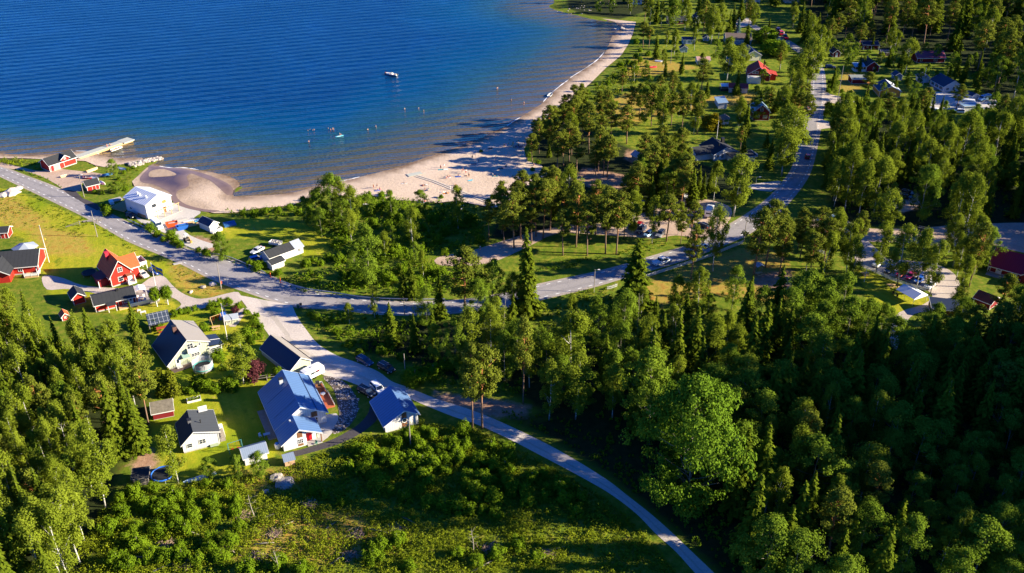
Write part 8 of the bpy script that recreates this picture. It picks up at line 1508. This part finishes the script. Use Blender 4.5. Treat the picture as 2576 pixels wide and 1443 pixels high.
for q in ((560, 1385, 2), (610, 1300, 1.6), (690, 1345, 1.4), (470, 1420, 2), (900, 1345, 1.6), (1000, 1335, 1.3), (780, 1270, 1.4), (1230, 1380, 2), (1380, 1395, 1.5), (650, 1400, 1.6), (420, 1375, 1.5), (880, 1400, 1.4)): brush(*q)
# fallen logs of the clearing
for ax, ay, cx, cy in ((450, 1330, 500, 1345), (820, 1330, 850, 1310), (930, 1330, 990, 1345), (560, 1370, 590, 1390), (1010, 1300, 1050, 1320), (640, 1370, 690, 1365), (760, 1300, 790, 1325), (330, 1400, 400, 1405), (1185, 1440, 1260, 1400), (1180, 1280, 1265, 1260), (830, 1420, 870, 1395), (660, 1305, 700, 1290), (1370, 1390, 1420, 1375), (380, 1440, 440, 1415), (700, 1330, 740, 1310)):
    p, q = W(ax, ay, .15), W(cx, cy, .2); q = p+(q-p).normalized()*min(7, (q-p).length); t = MB().tube([p, p.lerp(q, .5)+Vector((0, .1, .05)), q], [.16, .13, .08], 7).build('fallen_log', BARK['grey'], None, True); tag(t, 'grey fallen log lying in the clearing', 'log', 'fallen logs of the clearing')
# ------------------------------------------------------------------ undergrowth nobody could count
RP = [tuple(p) for p in P2([(1040, 945), (1160, 1010), (1224, 1036), (1366, 1102), (1524, 1195), (1636, 1282), (1797, 1440), (1840, 1500), (1740, 1500), (1645, 1352), (1540, 1256), (1345, 1148), (1205, 1080), (1070, 1030), (930, 1000)])]
off_lane = lambda x, y: ~inpoly(x, y, RP)
scrub('clearing_undergrowth', [(250, 1290), (320, 1235), (470, 1215), (600, 1200), (700, 1190), (760, 1160), (850, 1130), (920, 1100), (980, 1095), (1060, 1065), (1190, 1078), (1340, 1150), (1480, 1228), (1580, 1300), (1700, 1440), (1760, 1530), (120, 1530)], 2.6, (.4, 1.7), 'tangled sunny undergrowth covering the clearing', 'scrub', 15, .13, False, off_lane)
scrub('clearing_grass', [(250, 1290), (320, 1235), (470, 1215), (600, 1200), (700, 1190), (760, 1160), (850, 1130), (920, 1100), (980, 1095), (1060, 1065), (1190, 1078), (1340, 1150), (1480, 1228), (1580, 1300), (1700, 1440), (1760, 1530), (120, 1530)], 6, (.15, .6), 'tall grass and ferns between the bushes of the clearing', 'scrub', 6, .11, False, off_lane, -9)
scrub('creek_undergrowth', [(740, 525), (830, 530), (950, 505), (1180, 512), (1235, 560), (1200, 615), (1090, 640), (1090, 668), (1200, 680), (1240, 735), (1000, 750), (850, 735), (720, 705), (760, 690), (840, 690), (850, 650), (830, 600)], .8, (.8, 2.4), 'thick green undergrowth filling the creek hollow', 'bush', 14, .26)
scrub('roadside_undergrowth', [(1370, 690), (1490, 660), (1620, 640), (1700, 612), (1640, 604), (1540, 645), (1420, 655), (1340, 680)], .9, (.3, .9), 'lush grass and weeds on the roadside slope', 'bush', 12, .17)
scrub('roadside_undergrowth', [(1340, 785), (1480, 730), (1530, 722), (1600, 745), (1500, 860), (1350, 860), (1290, 830)], .8, (.5, 1.3), 'weeds on the sunny slope below the road', 'scrub', 12, .2)
scrub('roadside_undergrowth', [(765, 785), (860, 790), (960, 795), (1050, 800), (1150, 800), (1040, 900), (1000, 900), (940, 890), (880, 880), (840, 860), (800, 830)], .8, (.6, 1.8), 'dark thicket below the road beside the gravel lane', 'bush', 13, .24)
scrub('roadside_undergrowth', [(1000, 900), (1200, 900), (1330, 960), (1320, 1000), (1200, 985), (1090, 980), (1040, 940)], .7, (.5, 1.6), 'shaded thicket beside the two lane pines', 'bush', 12, .24)
scrub('lane_undergrowth', [(1230, 1032), (1340, 1035), (1500, 1080), (1640, 1170), (1760, 1260), (1860, 1400), (1900, 1500), (1850, 1470), (1700, 1330), (1535, 1190), (1380, 1097)], 1.1, (.3, 1.2), 'dark weeds on the shaded side of the gravel lane', 'bush', 12, .17)
scrub('forest_undergrowth', [(1480, 1090), (1560, 1120), (1640, 1200), (1740, 1290), (1900, 1460), (1960, 1530), (2650, 1530), (2650, 880), (2330, 890), (2200, 860), (2000, 800), (1760, 900), (1520, 1010)], .35, (.5, 1.5), 'dark ferns and scrub on the forest floor', 'bush', 10, .26)
scrub('verge_weeds', [(480, 640), (568, 655), (668, 695), (760, 735), (840, 746), (1000, 756), (1000, 748), (850, 735), (760, 715), (690, 690), (600, 650)], .9, (.25, .8), 'weeds along the guard rail verge', 'bush', 11, .16)
scrub('verge_weeds', [(20, 426), (70, 436), (140, 464), (168, 480), (160, 472), (120, 448), (60, 428)], .9, (.2, .6), 'weedy strip between road and boathouse yard', 'bush', 11, .16)
scrub('verge_weeds', [(70, 480), (150, 518), (235, 560), (330, 612), (480, 690), (470, 700), (320, 625), (230, 572), (130, 522), (50, 488)], .7, (.2, .55), 'weedy ditch along the left road edge', 'bush', 11, .15)
scrub('hillside_grass', [(-40, 470), (30, 482), (120, 518), (230, 565), (210, 600), (100, 575), (-40, 560)], .9, (.15, .5), 'tufted grass on the upper left hillside', 'scrub', 8, .13)
scrub('mound_plants', [(430, 660), (500, 692), (560, 717), (578, 732), (535, 746), (480, 733), (440, 712)], 1.2, (.1, .4), 'low rusty and green plants on the junction mound', 'scrub', 7, .11)
scrub('dune_grass', [(330, 448), (345, 432), (365, 415), (340, 418), (300, 425), (270, 430), (300, 445), (300, 470), (320, 475)], .8, (.3, .9), 'grassy weeds on the breakwater bank', 'scrub', 11, .16)
scrub('dune_grass', [(560, 532), (700, 520), (780, 508), (800, 540), (700, 552), (600, 548)], .7, (.5, 1.5), 'green thicket behind the sandbar', 'bush', 12, .22)
scrub('dune_grass', [(-20, 395), (50, 402), (120, 410), (150, 424), (100, 428), (40, 418), (-20, 408)], .9, (.4, 1.3), 'bushy grass behind the left shore', 'scrub', 12, .2)
scrub('dune_grass', [(1440, 268), (1500, 222), (1540, 185), (1570, 150), (1640, 160), (1620, 200), (1560, 235), (1480, 285), (1410, 300)], .45, (.3, 1.3), 'green dune plants behind the far beach', 'scrub', 12, .26)
scrub('dune_grass', [(1275, 345), (1310, 350), (1312, 385), (1280, 370)], .5, (.2, .5), 'sparse dune grass at the pine edge', 'scrub', 9, .14)
scrub('wood_undergrowth', [(2088, 345), (2400, 335), (2700, 340), (2700, 545), (2440, 560), (2330, 555), (2320, 520), (2240, 545), (2120, 545), (2085, 440)], .16, (.6, 2), 'scrub on the floor of the birch wood', 'bush', 10, .32)
scrub('hedge_growth', [(690, 950), (560, 985), (460, 1000), (400, 1000), (400, 990), (470, 980), (560, 968), (640, 950)], 1.0, (.5, 1.4), 'overgrown hedge strip between the two lawns', 'bush', 13, .17)
scrub('yard_weeds', [(760, 1160), (850, 1125), (920, 1095), (980, 1095), (1060, 1062), (1062, 1080), (900, 1120), (820, 1160)], .9, (.3, .9), 'weeds beside the asphalt drive', 'scrub', 11, .17)

thin_out('spruce', 290, 'far_spruces', 'mass of small spruces filling the distant forest'); thin_out('birch', 290, 'far_birches', 'mass of small birches filling the distant woods'); thin_out('aspen', 290, 'far_leafy_trees', 'mass of leafy trees filling the distant woods'); thin_out('bush', 290, 'far_thicket', 'low thicket too dense to tell bush from bush')
